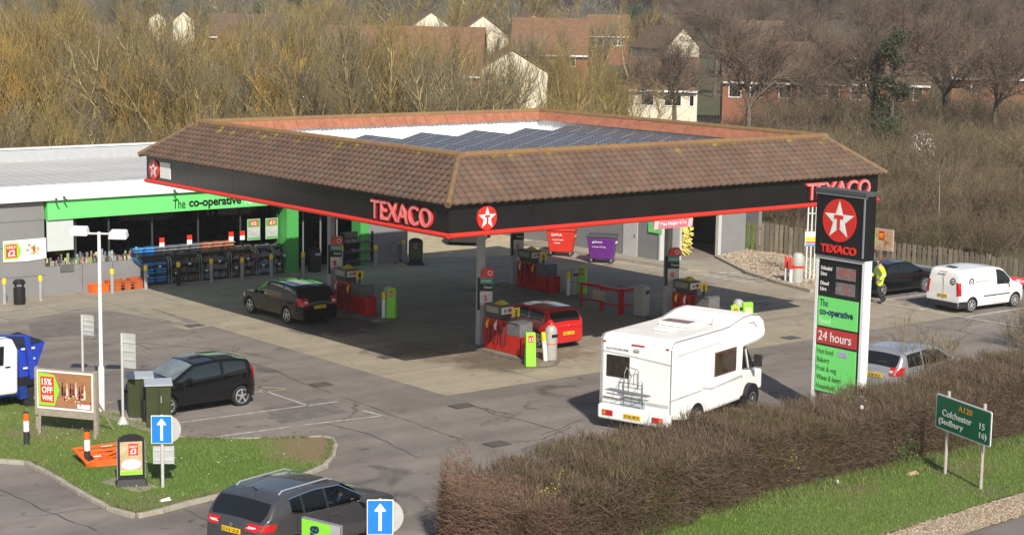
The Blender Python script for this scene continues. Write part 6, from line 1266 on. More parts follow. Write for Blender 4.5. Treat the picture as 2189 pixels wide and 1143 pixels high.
text('sign_lettering', 'A120', mAm, pl, (sx0+.41*WW, -.075, z0+.60), (1, 0, 0), (0, 0, 1), .25*WW, .15, .004, .012); text('sign_lettering', 'Colchester', mTW, pl, (sx0+.12*WW, -.075, z0+.36), (1, 0, 0), (0, 0, 1), .54*WW, .17, .004, .015); text('sign_lettering', '15', mTW, pl, (sx0+.80*WW, -.075, z0+.36), (1, 0, 0), (0, 0, 1), .09*WW, .16, .004, .015); text('sign_lettering', '(Sudbury', mTW, pl, (sx0+.06*WW, -.075, z0+.10), (1, 0, 0), (0, 0, 1), .45*WW, .20, .004, .015); text('sign_lettering', '16)', mTW, pl, (sx0+.80*WW, -.075, z0+.10), (1, 0, 0), (0, 0, 1), .13*WW, .19, .004, .015)
for x_ in (0, SP): MB().box(x_-.06, x_+.06, -.05, -.03, z0+.2, z0+.24).build('clip', mSteel, t)
p = G(1952, 1012, .06); mb = MB(); mb.hexa([(-.18, -.06, 0), (.16, -.07, 0), (.18, .06, 0), (-.16, .07, 0)], [(-.16, -.05, .05), (.0, -.06, .02), (.16, .05, .06), (-.12, .06, .05)]); tag(mb.build('litter', M('card_tan', (.50, .36, .22), .8, var=.1), loc=(p.x, p.y, .055)), 'torn tan cardboard lying on the verge grass', 'litter')
for k, (px, py_) in enumerate(((1790, 1032), (1862, 992), (1842, 873))):
    p = G(px, py_, .06 if k < 2 else 1.45); mb = MB(); mb.hexa([(-.04, -.03, 0), (.04, -.03, 0), (.04, .03, 0), (-.04, .03, 0)], [(-.03, -.02, .09), (.03, -.02, .07), (.03, .02, .09), (-.03, .03, .08)]); tag(mb.build('litter', mWhite, loc=p), ['white paper scrap at the foot of the hedge', 'small white paper scrap near the road sign hedge foot', 'white paper scrap caught on top of the hedge'][k], 'litter')
# ================================================================ vegetation
def tubes_np(p0, p1, r0, r1, n=3):
    p0, p1 = np.asarray(p0, np.float32), np.asarray(p1, np.float32); r0, r1 = np.asarray(r0, np.float32)[:, None], np.asarray(r1, np.float32)[:, None]
    d = p1-p0; d /= np.maximum(np.linalg.norm(d, axis=1, keepdims=True), 1e-6)
    ref = np.where(np.abs(d[:, 2:3]) > .9, np.array([[1., 0, 0]]), np.array([[0, 0, 1.]])); a = np.cross(d, ref); a /= np.linalg.norm(a, axis=1, keepdims=True); b = np.cross(d, a)
    N = len(p0); V = np.empty((N, 2*n, 3), np.float32)
    for k in range(n):
        c, s = math.cos(2*math.pi*k/n), math.sin(2*math.pi*k/n); o = a*c+b*s; V[:, k] = p0+o*r0; V[:, n+k] = p1+o*r1
    base = (np.arange(N)*2*n)[:, None]; F = np.concatenate([base+np.array([[k, (k+1) % n, n+(k+1) % n, n+k]]) for k in range(n)], 0)
    return V.reshape(-1, 3), F
class Grow:
    def __init__(g, seed): g.r = np.random.default_rng(seed); g.big = []; g.fine = []
    def unit(g, v): return v/max(np.linalg.norm(v), 1e-9)
    def limb(g, p, d, L_, r0, r1, n, up, wob, fine=False):
        pts = [p]
        for k in range(n):
            d = g.unit(d+np.array([0, 0, up])+g.r.normal(0, wob, 3)); q = pts[-1]+d*L_/n; ra, rb = r0+(r1-r0)*k/n, r0+(r1-r0)*(k+1)/n
            (g.fine if fine else g.big).append((pts[-1], q, ra, rb)); pts.append(q)
        return pts, d
    def side(g, d, ang):
        v = g.r.normal(0, 1, 3); v = g.unit(v-d*np.dot(v, d)); return g.unit(d*math.cos(ang)+v*math.sin(ang))
    def meshes(g, nm, mb_, mt):
        A = list(map(np.array, zip(*g.big))); v, f = tubes_np(A[0], A[1], A[2], A[3], 5); m1 = np_mesh('trunk', v, f, mb_)
        A = list(map(np.array, zip(*g.fine))); v, f = tubes_np(A[0], A[1], A[2], A[3], 3); m2 = np_mesh('crown', v, f, mt); return m1, m2
def willow(seed, H_=9., spread=.42, stems=7, dens=1., tw=.013):
    g = Grow(seed); R_ = g.r
    for s in range(stems):
        a = R_.uniform(0, 6.28); t = R_.uniform(.08, spread); d = np.array([math.sin(t)*math.cos(a), math.sin(t)*math.sin(a), math.cos(t)]); L_ = H_*R_.uniform(.55, .85)
        pts, d2 = g.limb(np.array([math.cos(a)*.2, math.sin(a)*.2, 0]), d, L_, R_.uniform(.07, .13), .022, 7, .03, .07)
        for k in range(1, 8):
            for _ in range(1 if k < 3 else 3):
                dd = g.side(g.unit(pts[k]-pts[k-1]), R_.uniform(.4, .95)); bl_ = R_.uniform(.22, .38)*H_*(1.05-k*.07); bp, _d = g.limb(pts[k], dd, bl_, .028, .010, 4, .16, .1)
                for j in range(1, 5):
                    for _ in range(int(R_.integers(2, 5)*dens)):
                        td = g.side(g.unit(bp[j]-bp[j-1]), R_.uniform(.2, .8)); tl = R_.uniform(.08, .19)*H_; g.limb(bp[j], td, tl, tw, tw*.55, 2, .35, .12, True)
    return g
def oak(seed, H_=13., dens=1., tw=.015):
    g = Grow(seed); R_ = g.r; tr, d = g.limb(np.zeros(3), np.array([0, 0, 1.]), H_*.36, .30, .22, 3, .2, .04)
    def rec(p, d, L_, r, lev):
        if lev == 4:
            for _ in range(int(4*dens)): g.limb(p, g.side(d, R_.uniform(.2, .9)), L_*R_.uniform(.7, 1.3), tw, tw*.5, 2, .05, .2, True)
            return
        pts, d2 = g.limb(p, d, L_, r, r*.6, 3, .05, .14)
        for k in range(1, 4):
            for _ in range(2 if k < 3 else 3): rec(pts[k], g.side(g.unit(pts[k]-pts[k-1]), R_.uniform(.35, .95)), L_*R_.uniform(.55, .8), r*R_.uniform(.4, .58), lev+1)
    for _ in range(6): rec(tr[-1], g.side(d, R_.uniform(.3, .95)), H_*.25, .11, 1) if _ else rec(tr[-1], d, H_*.28, .13, 1)
    return g
def scrub(seed, H_=3., stems=26, dens=1.):
    g = Grow(seed); R_ = g.r
    for s in range(stems):
        a = R_.uniform(0, 6.28); q = math.sqrt(R_.random())*1.2; t = R_.uniform(.05, .6); d = np.array([math.sin(t)*math.cos(a), math.sin(t)*math.sin(a), math.cos(t)])
        pts, _ = g.limb(np.array([q*math.cos(a), q*math.sin(a), 0]), d, H_*R_.uniform(.5, .95), .022, .008, 4, .05, .12)
        for k in range(1, 5):
            for _ in range(int(R_.integers(3, 7)*dens)):
                bp, _d = g.limb(pts[k], g.side(g.unit(pts[k]-pts[k-1]), R_.uniform(.3, 1.1)), R_.uniform(.14, .34)*H_, .009, .005, 2, .12, .2, True)
                g.limb(bp[1], g.side(_d, .6), .16*H_, .007, .004, 1, .1, .1, True); g.limb(bp[2], g.side(_d, .5), .14*H_, .006, .004, 1, .1, .1, True)
    return g
def leaf_mesh(name, pts, size, mat, rng, cols=None):
    n = len(pts); pts = np.asarray(pts, np.float32); d = rng.normal(0, 1, (n, 3)); d /= np.linalg.norm(d, axis=1, keepdims=True); e = rng.normal(0, 1, (n, 3)); e -= d*(e*d).sum(1, keepdims=True); e /= np.linalg.norm(e, axis=1, keepdims=True)
    s = (size*rng.uniform(.6, 1.4, n))[:, None]; V = np.stack([pts-d*s, pts+e*s*.5, pts+d*s, pts-e*s*.5], 1).reshape(-1, 3); F = (np.arange(n)*4)[:, None]+np.arange(4)[None]
    return np_mesh(name, V, F, mat, cols)
mWBark = M('willow_bark', (.36, .28, .13), .85, var=.3, scale=2, objvar=.25); mWTw = [M('willow_twig_%d' % k, c, .8, var=.35, scale=.6, objvar=.25) for k, c in enumerate(((.35, .215, .045), (.265, .19, .062), (.185, .155, .09)))]
mOBark = M('oak_bark', (.105, .082, .058), .9, var=.3, scale=2, objvar=.2); mOTw = M('oak_twig', (.15, .105, .072), .85, var=.3, scale=.5, objvar=.2)
mSBark = M('scrub_bark', (.19, .145, .09), .9, var=.3, scale=2, objvar=.2); mSTw = [M('scrub_twig_%d' % k, c, .85, var=.35, scale=.7, objvar=.3) for k, c in enumerate(((.165, .112, .072), (.15, .115, .066), (.16, .127, .066)))]
PROTO = {}
def proto(kind, seed):
    k = (kind, seed)
    if k in PROTO: return PROTO[k]
    if kind == 'willow': g = willow(seed, 9., .40+.1*(seed % 3), 6+seed % 3, 1.0); ms = g.meshes(kind, mWBark, mWTw[seed % 3])
    elif kind == 'oak': g = oak(seed, 13., .62, .012); ms = g.meshes(kind, mOBark, mOTw)
    else: g = scrub(seed, 3.); ms = g.meshes(kind, mSBark, mSTw[seed % 3])
    PROTO[k] = ms; return ms
NPL = []
def plant(kind, seed, px, D, sc, name, cat, z=None, sq=1.):
    x, y = AT(px, D); t = bpy.data.objects.new(name, None); COL.objects.link(t); t.location = (x, y, hill(D)-.05 if z is None else z); t.rotation_euler = (0, 0, (px*1.7+D*3.1) % 6.28); t.scale = (sc*sq, sc*sq, sc)
    m1, m2 = proto(kind, seed)
    if m1: np_obj('trunk' if kind != 'scrub' else 'stems', m1, t)
    np_obj('crown' if kind != 'scrub' else 'twigs', m2, t); t['category'] = cat; NPL.append((t, px, D)); return t
ORD = ['first', 'second', 'third', 'fourth', 'fifth', 'sixth', 'seventh', 'eighth', 'ninth', 'tenth', 'eleventh', 'twelfth', 'thirteenth', 'fourteenth', 'fifteenth', 'sixteenth', 'seventeenth', 'eighteenth', 'nineteenth', 'twentieth', 'twenty-first', 'twenty-second', 'twenty-third', 'twenty-fourth', 'twenty-fifth', 'twenty-sixth']
rg = random.Random(11)
def belt(kind, seeds, x0, x1, n, D0, D1, s0, s1, name, cat, desc, group, sq=1., jit=.5):
    row = []
    for k in range(n):
        px = x0+(x1-x0)*(k+rg.uniform(-jit, jit)*.8+.5)/n; row.append((px, rg.uniform(D0, D1), rg.uniform(s0, s1), rg.choice(seeds)))
    row.sort()
    for k, (px, D, s, sd) in enumerate(row):
        t = plant(kind, sd, px, D, s, name, cat, None, sq); t['label'] = '%s, %s from the left' % (desc, ORD[k]); t['group'] = group
W1, W2, W3 = [1, 2, 3], [4, 5, 6], [7, 8]
# golden willow belt behind the shop and canopy
belt('willow', [1, 2, 4], -60, 640, 11, 93, 101, .55, .72, 'willow_tree', 'tree', 'bare golden willow bush close behind the shop roof', 'willows close behind the shop roof', 1.1)
belt('willow', [1, 2, 3, 4, 5], -80, 1060, 17, 104, 116, .88, 1.14, 'willow_tree', 'tree', 'bare golden willow in the middle row behind the shop', 'willows in the middle row', 1.05)
belt('willow', [1, 2, 4, 5, 7], -80, 860, 15, 120, 142, 1.0, 1.22, 'willow_tree', 'tree', 'bare ochre willow in the tall back row behind the shop', 'willows in the tall back row', 1.05)
belt('willow', [1, 4, 7], 700, 1380, 9, 112, 128, .55, .75, 'willow_tree', 'tree', 'low golden willow in front of the white gable', 'low willows behind the canopy', 1.15)
belt('willow', [1, 2, 5, 8], 640, 1270, 10, 186, 199, .78, 1.02, 'willow_tree', 'tree', 'golden willow just beyond the first houses', 'willows beyond the first houses', 1.0)
belt('willow', [1, 2, 5, 7], 560, 1380, 12, 212, 256, .95, 1.2, 'willow_tree', 'tree', 'yellow willow rising between the house roofs', 'willows between the houses', 1.1)
belt('willow', [2, 4, 7, 8], -60, 1150, 14, 270, 340, 1.1, 1.5, 'willow_tree', 'tree', 'hazy willow in the rear belt beyond the roofs', 'willows in the rear belt', 1.3)
belt('willow', [1, 4, 7, 2], 560, 930, 9, 146, 166, .85, 1.12, 'willow_tree', 'tree', 'ochre willow screening the long red roof', 'willows screening the long red roof', 1.0)
belt('willow', [1, 4], 940, 1310, 6, 132, 168, .72, .9, 'willow_tree', 'tree', 'slender golden willow before the cream gables', 'willows before the cream gables', .75)
belt('willow', [2, 5, 8, 1], 230, 640, 8, 146, 170, 1.0, 1.2, 'willow_tree', 'tree', 'willow screening the brown roofs on the left', 'willows screening the left roofs', 1.1)
# grey-brown trees to the right
for px, D, s, sd, lab in ((1600, 128, .92, 21, 'large bare dark oak spreading over the terrace roofs'), (1440, 142, .78, 22, 'bare oak in front of the pale bungalow'), (1865, 132, 1.02, 23, 'tall bare oak with ivy-clad trunk'), (1745, 165, .85, 24, 'bare grey oak between the two large oaks'), (2010, 150, .95, 22, 'bare oak right of the ivy-clad one'), (2120, 138, .88, 21, 'bare oak at the right, second from the edge'), (2230, 146, .95, 24, 'bare oak at the far right edge'), (1520, 215, 1.0, 23, 'bare oak beside the white gabled house'), (1690, 230, .95, 21, 'bare oak behind the terrace roof'), (1930, 220, 1.1, 24, 'bare oak high up behind the ivy-clad oak'), (2080, 210, 1.05, 22, 'bare oak behind the small gabled house'), (1385, 250, .85, 22, 'bare oak left of the white gabled house'), (2180, 235, 1.1, 23, 'bare oak in the back row at the right edge')):
    t = plant('oak', sd, px, D, s, 'oak_tree', 'tree'); t['label'] = lab; t['group'] = 'bare oaks on the right'
belt('oak', [21, 22, 23, 24], 1330, 2240, 14, 300, 380, .95, 1.35, 'oak_tree', 'tree', 'hazy bare tree in the back row on the right', 'bare trees in the right back row', 1.2)
belt('oak', [21, 23, 24], 900, 1800, 10, 420, 520, 1.0, 1.3, 'oak_tree', 'tree', 'distant bare tree near the top edge', 'distant bare trees', 1.3)
# brown scrub slope behind the board fence
for r_, (D0, D1, n, s0, s1) in enumerate(((95, 99, 12, .66, .85), (101, 107, 14, .8, 1.1), (110, 117, 15, .9, 1.2), (120, 128, 15, .95, 1.3), (132, 145, 16, 1., 1.4), (150, 170, 16, 1.1, 1.6))):
    belt('scrub', [31, 32, 33], 1560+(10*r_ if r_ else 90), 2250, n, D0, D1, s0, s1, 'thicket_shrub', 'shrub', 'bare brown shrub in the %s row behind the board fence' % ['front', 'second', 'third', 'fourth', 'fifth', 'sixth'][r_], 'scrub behind the board fence', 1.25)
belt('scrub', [31, 32, 33], 900, 1680, 14, 104, 112, .8, 1.1, 'thicket_shrub', 'shrub', 'bare brown shrub behind the canopy back edge', 'scrub behind the canopy', 1.2)
belt('scrub', [32, 33], -60, 700, 12, 90.5, 93.5, .55, .75, 'thicket_shrub', 'shrub', 'low brown shrub directly behind the shop parapet', 'scrub behind the shop', 1.2)
t = plant('scrub', 32, 2212, 62, .5, 'thicket_shrub', 'shrub'); t['label'] = 'bare shrub at the right picture edge above the hedge'
x, y = G(1985, 800, .6)[:2]; t = plant('scrub', 33, 1985, 55, .62, 'thicket_shrub', 'shrub'); t.location = (x-.1, y, 0); t['label'] = 'olive twiggy shrub standing in front of the silver hatchback'; t.scale = (.8, .8, .68); t.children[1].data = proto('scrub', 32)[1]
belt('scrub', [31, 32, 33], 1850, 2260, 9, 84, 91, .5, .72, 'thicket_shrub', 'shrub', 'low brown shrub pressed against the board fence', 'scrub against the board fence', 1.3)
# blossom tree and slim birch in the scrub
nr = np.random.default_rng(5)
t = plant('scrub', 31, 1968, 113, 1.25, 'blossom_tree', 'tree'); t['label'] = 'small tree in pale blossom amid the brown scrub'; t.scale = (.85, .85, 1.15)
pts = nr.normal(0, 1, (420, 3)); pts /= np.linalg.norm(pts, axis=1, keepdims=True); pts *= nr.uniform(.4, 1, (420, 1))**.5; pts = pts*np.array([1.0, 1.0, 1.05])+np.array([0, 0, 2.5]); np_obj('blossom', leaf_mesh('blossom', pts, .05, M('blossom', (.62, .58, .54), .7, var=.1), nr), t)
t = thing('birch_tree', 'slim pale birch stem rising behind the board fence', 'tree', (*AT(2010, 96), 0)); g = Grow(77); g.limb(np.zeros(3), np.array([.03, 0, 1.]), 3.4, .028, .01, 6, .1, .03)
for k in range(26): i = g.big[2+k % 4][1]; g.limb(i, g.side(np.array([0, 0, 1.]), .5), 1.1, .012, .005, 2, .1, .1, True)
m1, m2 = g.meshes('b', M('birch_bark', (.34, .31, .25), .8, var=.2), mSTw[0]); np_obj('trunk', m1, t); np_obj('crown', m2, t)
# ivy on the big oak, evergreens
def leafy(name, label, px, D, h_, w_, n, size, mat, cat='tree', base=.3, z=0., shape=1.):
    n *= 2
    t = thing(name, label, cat, (*AT(px, D), hill(D)+z)); cl = []; 
    for k in range(16): u = nr.random(); rr_ = w_*(1-u*shape*.7)*.75; a = nr.uniform(0, 6.28); q = rr_*math.sqrt(nr.random()); cl.append((q*math.cos(a), q*math.sin(a), h_*(base+(1-base)*u*.92), w_*nr.uniform(.25, .45)))
    P = []
    for c in cl: n = int(n*1.0); v = nr.normal(0, 1, (n//16, 3)); v /= np.linalg.norm(v, axis=1, keepdims=True); P.append(np.array(c[:3])+v*c[3]*nr.uniform(.3, 1.25, (n//16, 1))*np.array([1, 1, .9]))
    np_obj('crown', leaf_mesh('crown', np.concatenate(P), size*.6, mat, nr), t); MB().tube([(0, 0, 0), (0, 0, h_*.8)], [.18, .06], 8).build('trunk', mOBark, t); return t
mIvy = M('ivy_leaf', (.028, .045, .018), .7, rgb2=(.075, .07, .035), scale=1.5); mFir = M('fir_needle', (.022, .045, .026), .7, rgb2=(.045, .07, .035), scale=.8); mBushG = M('evergreen_leaf', (.035, .06, .018), .7, rgb2=(.075, .085, .03), scale=1.2)
leafy('ivy_clump', 'dark ivy mass on the trunk of the tall oak', 1900, 129, 10.5, 1.7, 7000, .13, mIvy, 'ivy', .1)
leafy('ivy_clump', 'bright green ivy bush at the foot of the tall oak', 1897, 126, 3.6, 1.9, 4000, .12, mBushG, 'ivy', .1)
leafy('evergreen_tree', 'round dark evergreen right of the brick house roof', 1352, 330, 9.5, 4.5, 5000, .32, mFir, base=.25)
leafy('evergreen_tree', 'wide dark evergreen at the top edge left of centre', 545, 360, 8.5, 4.8, 5000, .32, mFir, base=.3)
leafy('evergreen_tree', 'dark evergreen at the top edge behind the left roofs', 640, 420, 11, 4.5, 4000, .36, mFir, base=.3)
leafy('evergreen_bush', 'dark evergreen bush below the terrace by the canopy', 1640, 116, 3.4, 1.5, 3500, .13, mFir, 'bush', .1)
leafy('evergreen_bush', 'green bush below the pale bungalow', 1430, 118, 2.4, 2.0, 3000, .12, mBushG, 'bush', .1)
leafy('evergreen_bush', 'olive bush low behind the shop roof', 300, 97, 2.2, 1.8, 2600, .11, M('olive_leaf', (.09, .10, .03), .7, rgb2=(.13, .11, .04), scale=1), 'bush', .1)
# understorey so that the ground between stems stays dark and tangled
n = 26000; px = nr.uniform(-100, 2260, n); D = nr.uniform(90, 175, n)**1.0; ox = (px-IW/2)/FPX*D
keep = (D > 99) | (px < 900) | (px > 1650); ox, D, px = ox[keep], D[keep], px[keep]
gx = CAM.x+_rh.x*ox+_hd.x*D; gy = CAM.y+_rh.y*ox+_hd.y*D; m = len(gx); h_ = nr.uniform(.4, 1.5, m); p0 = np.stack([gx, gy, np.zeros(m)], 1); p1 = p0+np.stack([nr.normal(0, .35, m), nr.normal(0, .35, m), h_], 1)
v, f = tubes_np(p0, p1, np.full(m, .022), np.full(m, .008), 3); col = np.where((px < 1300)[:, None], np.array([[.11, .085, .04]]), np.array([[.115, .082, .052]]))*nr.uniform(.5, 1.5, (m, 1)); col = np.tile(col, (3, 1))
tag(np_obj('undergrowth', np_mesh('undergrowth', v, f, M('undergrowth', rough=.9, vcol=True, var=.2), col)), kind='stuff')
# far wood closing the view
n = 60000; D = nr.uniform(520, 1500, n); ox = nr.uniform(-.36, .36, n)*D; hh = np.array([hill(d) for d in D]); z = hh+nr.uniform(0, 1, n)**.8*nr.uniform(9, 17, n)
gx = CAM.x+_rh.x*ox+_hd.x*D; gy = CAM.y+_rh.y*ox+_hd.y*D; p0 = np.stack([gx, gy, z], 1); p1 = p0+np.stack([nr.normal(0, 1.2, n), nr.normal(0, 1.2, n), nr.uniform(1.5, 4, n)], 1)
v, f = tubes_np(p0, p1, np.full(n, .22), np.full(n, .05), 3); pal = np.array([[.135, .11, .085], [.12, .105, .08], [.17, .135, .07], [.06, .075, .05]]); patch = (np.floor(ox/34)*7+np.floor(D/60)*3).astype(int) % 9; idx = np.where(patch < 4, 0, np.where(patch < 6, 1, np.where(patch < 8, 2, 3)))
col = np.tile(pal[idx]*nr.uniform(.7, 1.3, (n, 1)), (3, 1)); tag(np_obj('distant_wood', np_mesh('distant_wood', v, f, M('distant_wood', rough=.95, vcol=True, var=.2, scale=.05), col)), kind='stuff')

# ================================================================ clipped hedge along the road
HX0, HX1, HY0, HY1, HH = -8.5, 30., -12.3, -9.55, 1.41
hedge = thing('hedge', 'long clipped brown leafless hedge between forecourt and road', 'hedge', (0, 0, 0))
def top_z(x): return HH-.34*np.clip((-4.-np.asarray(x))/4.5, 0, 1)**1.3+.06*np.sin(x*5.3+.7)+.05*np.sin(x*9.1)+.04*np.sin(x*17.+2)+.045*np.clip(np.asarray(x)-7., 0, 12)+.06*np.sin(x*1.3)+.05*np.sin(x*3.1+1)+.04*np.sin(x*.5+2)
mb = MB(); nx = 60
ringp = []
for k in range(nx+1):
    x_ = HX0+.75+(HX1-HX0-.9)*k/nx; zt = float(top_z(x_))-.22-(.5 if k == 0 else .25 if k == 1 else 0); e = .75 if k == 0 else .5 if k == 1 else .25 if k == 2 else 0.; wd = .7*min(max((.5-x_)/4, 0), 1); ringp.append([mb._p((q[0], q[1]-wd*(HY1-q[1])/(HY1-HY0), q[2])) for q in ((x_, HY0+.32+e, 0), (x_, HY0+.25+e, zt*.6), (x_, HY0+.4+e, zt-.1), (x_, (HY0+HY1)/2, zt-e*.4), (x_, HY1-.35-e, zt-.08), (x_, HY1-.25-e, zt*.5), (x_, HY1-.3-e, 0))])
for a, b in zip(ringp, ringp[1:]):
    for j in range(6): mb.f.append([a[j], b[j], b[j+1], a[j+1]]); mb.mi.append(0)
mb.f.append(ringp[0]); mb.mi.append(0)
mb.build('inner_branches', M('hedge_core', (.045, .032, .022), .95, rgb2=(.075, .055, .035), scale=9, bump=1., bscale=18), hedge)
n = 150000; fx = nr.random(n)**1.35; x = HX0+(24.-HX0)*fx; kind = nr.random(n); top = kind < .52; endf = kind > .955; zt = top_z(x)
u = nr.random(n); y = np.where(top, HY0+.1+(HY1-HY0-.2)*u, HY0+nr.exponential(.16, n)); z = np.where(top, zt-nr.exponential(.13, n), zt*nr.uniform(.02, 1, n)**.9)
far = (~top) & (kind > .90) & (~endf); y = np.where(far, HY1-nr.exponential(.14, n), y); x = np.where(endf, HX0+nr.exponential(.16, n)+.5*np.abs(u-.5)**2, x); y = np.where(endf, HY0+.1+(HY1-HY0-.2)*u, y)
xs_ = HX0+1.5*(np.abs(y-(HY0+HY1)/2+.3)/1.4)**2.2; x = np.where(x < xs_, xs_+nr.exponential(.12, n), x); rnd = np.clip((xs_+1.3-x)/1.3, 0, 1)**1.5; z = z-rnd*.6*np.where(top, 1, 0); z = np.maximum(z, .02)
out = np.stack([np.where(endf, -.9, 0), np.where(top, 0, np.where(far, .7, np.where(endf, 0, -.75))), np.where(top, 1.1, .45)], 1)+nr.normal(0, .42, (n, 3)); out /= np.linalg.norm(out, axis=1, keepdims=True)
lump = np.sin(x*2.3+z*3)+np.sin(x*5.1-z*4+y*2)*.7; y = np.where(top | endf, y, y+.07*lump*np.where(far, -1, 1)); y = y-.75*np.clip((.5-x)/4, 0, 1)*np.clip((HY1-y)/(HY1-HY0), 0, 1.2); ln = nr.uniform(.07, .24, n)*np.where(top, 1.05, 1.)*np.where(nr.random(n) < .03, 2.2, 1.); p0 = np.stack([x, y, z], 1); p1 = p0+out*ln[:, None]; bad = p1[:, 2] < .02; p1[bad, 2] = .05
c1, c2, c3, c4 = np.array([.155, .105, .068]), np.array([.098, .064, .042]), np.array([.13, .108, .042]), np.array([.225, .165, .105]); q = nr.random(n); clump = np.sin(x*1.1)+np.sin(x*2.7+y*3)+nr.normal(0, .5, n)
col = np.where((q < .4)[:, None], c1, np.where((q < .72)[:, None], c2, c4)); col = np.where(((clump > .8) & (q > .3))[:, None], c3, col); thin = (nr.random(n) < np.clip(-clump*.35, 0, .75)) & (~top); z = np.where(thin, np.minimum(z+.0, z), z); red = (x < -6.5) & (q < .55); col = np.where(red[:, None], np.array([.185, .10, .07]), col); col = col*nr.uniform(.65, 1.35, (n, 1))
v, f = tubes_np(p0, p1, np.full(n, .0055), np.full(n, .0028), 3); mHed = M('hedge_twig', rough=.85, vcol=True, var=0)
np_obj('twigs', np_mesh('twigs', v, f, mHed, np.tile(col, (3, 1))), hedge)
# yellow-green and green leafy patches growing in the hedge face
for k, (px, py_, z_, w_, nn, c, sz, lab) in enumerate(((1180, 1065, .8, .55, 300, (.34, .32, .04), .022, 'yellow-leaved sprig growing from the near hedge face'), (1690, 985, .75, .35, 90, (.30, .29, .05), .022, 'sparse yellow leaves in the middle of the hedge'), (1935, 975, .35, .5, 500, (.07, .12, .02), .03, 'dark green weed clump at the hedge foot by the road sign'))):
    p = plane_hit(px, py_, 1, HY0-.06); pts = nr.normal(0, 1, (nn, 3))*np.array([w_*.6, .09, w_*.45])+np.array([p.x, HY0-.06, max(p.z, .3)]); pts[:, 2] = np.abs(pts[:, 2]-.03)+.05
    o = np_obj('leafy_sprig', leaf_mesh('leafy_sprig', pts, sz, M('sprig_%d' % k, c, .6, var=.25, scale=6), nr)); tag(o, lab, 'plant')
# ================================================================ grass blades
def blades(name, n, fn, hmin, hmax, cols):
    p = fn(n); n = len(p); d = np.stack([nr.normal(0, .5, n), nr.normal(0, .5, n), np.ones(n)], 1); h_ = nr.uniform(hmin, hmax, n)[:, None]; a = nr.uniform(0, 6.28, n); w_ = np.stack([np.cos(a), np.sin(a), np.zeros(n)], 1)*.007
    V = np.stack([p-w_, p+w_, p+d*h_], 1).reshape(-1, 3); F = (np.arange(n)*3)[:, None]+np.arange(3)[None]; c = np.asarray(cols)[nr.integers(0, len(cols), n)]*nr.uniform(.7, 1.3, (n, 1))
    return tag(np_obj(name, np_mesh(name, V, F, M('grass_blade', rough=.7, vcol=True, var=0), c)), kind='stuff')
def in_poly(px_, py_, poly):
    ins = np.zeros(len(px_), bool); j = len(poly)-1
    for i in range(len(poly)):
        xi, yi = poly[i]; xj, yj = poly[j]; c = ((yi > py_) != (yj > py_)) & (px_ < (xj-xi)*(py_-yi)/(yj-yi+1e-12)+xi); ins ^= c; j = i
    return ins
gcol = [(.10, .19, .026), (.14, .215, .042), (.09, .165, .024), (.19, .205, .07), (.12, .20, .03)]
def isl_pts(n):
    P = np.array(isl); lo = np.maximum(P.min(0), [-17, -14]); hi = P.max(0); q = lo+(hi-lo)*nr.random((n, 2)); ok = in_poly(q[:, 0], q[:, 1], isl); d = np.hypot(q[:, 0]+5.3, q[:, 1]+2.5); ok &= (d > 1.7) | (nr.random(n) < .08); q = q[ok]; return np.stack([q[:, 0], q[:, 1], np.full(len(q), .098)], 1)
blades('grass', 60000, isl_pts, .03, .085, gcol)
def verge_pts(n): x_ = nr.uniform(-8, 24, n); y_ = nr.uniform(-15.75, -12.15, n); return np.stack([x_, y_, np.full(n, .048)], 1)
blades('grass', 70000, verge_pts, .03, .08, gcol)
def edge_pts(n): x_ = nr.uniform(-6, 24, n); y_ = -12.35-nr.exponential(.22, n); return np.stack([x_, y_, np.full(n, .048)], 1)
blades('weeds', 12000, edge_pts, .06, .26, [(.09, .15, .03), (.13, .19, .045), (.16, .17, .05)])
def kerb_pts(n):
    P = np.array(isl[:22]); k = nr.integers(0, len(P)-1, n); u = nr.random((n, 1)); q = P[k]*(1-u)+P[k+1]*u; d = P[k+1]-P[k]; d /= np.linalg.norm(d, axis=1, keepdims=True); nn = np.stack([d[:, 1], -d[:, 0]], 1); q = q-nn*nr.normal(.03, .05, (n, 1)); ok = (q[:, 0] > -17) & (np.sin(q[:, 0]*4)+np.sin(q[:, 1]*5.3) > -.4); q = q[ok]; return np.stack([q[:, 0], q[:, 1], np.full(len(q), .1)], 1)
blades('weeds', 9000, kerb_pts, .04, .13, [(.10, .15, .03), (.15, .17, .05), (.19, .16, .08)])
def daisies(n): q = isl_pts(n); q[:, 2] += .05; return q
q = isl_pts(420); q[:, 2] += .06; tag(np_obj('daisies', leaf_mesh('daisies', q, .018, M('daisy', (.75, .74, .68), .7, var=0), nr)), kind='stuff')
# loose stones
def stones(name, pts, smin, smax, mat):
    n = len(pts); s = nr.uniform(smin, smax, n)[:, None]*np.array([1, .8, .6]); base = np.array([[1, 0, 0], [0, 1, 0], [-1, 0, 0], [0, -1, 0], [0, 0, 1]], float); V = (np.asarray(pts)[:, None]+base[None]*s[:, None]*nr.uniform(.7, 1.3, (n, 5, 1))).reshape(-1, 3)
    F = np.concatenate([(np.arange(n)*5)[:, None]+np.array([[a, b, 4]]) for a, b in ((0, 1), (1, 2), (2, 3), (3, 0))], 0); sc = nr.uniform(.6, 1.3, (n, 1)); c = np.where(nr.random((n, 1)) < .2, np.array([[.24, .15, .09]]), np.array([[.42, .34, .245]]))*sc
    return tag(np_obj(name, np_mesh(name, V, F, mat, np.tile(c, (4, 1)))), kind='stuff')
mSt = M('stone', rough=.85, vcol=True, var=.1, scale=20)
n = 16000; x = nr.uniform(-3, 19, n); y = nr.uniform(-16.95, -15.75, n); stones('gravel', np.stack([x, y, np.full(n, .035)], 1), .014, .04, mSt)
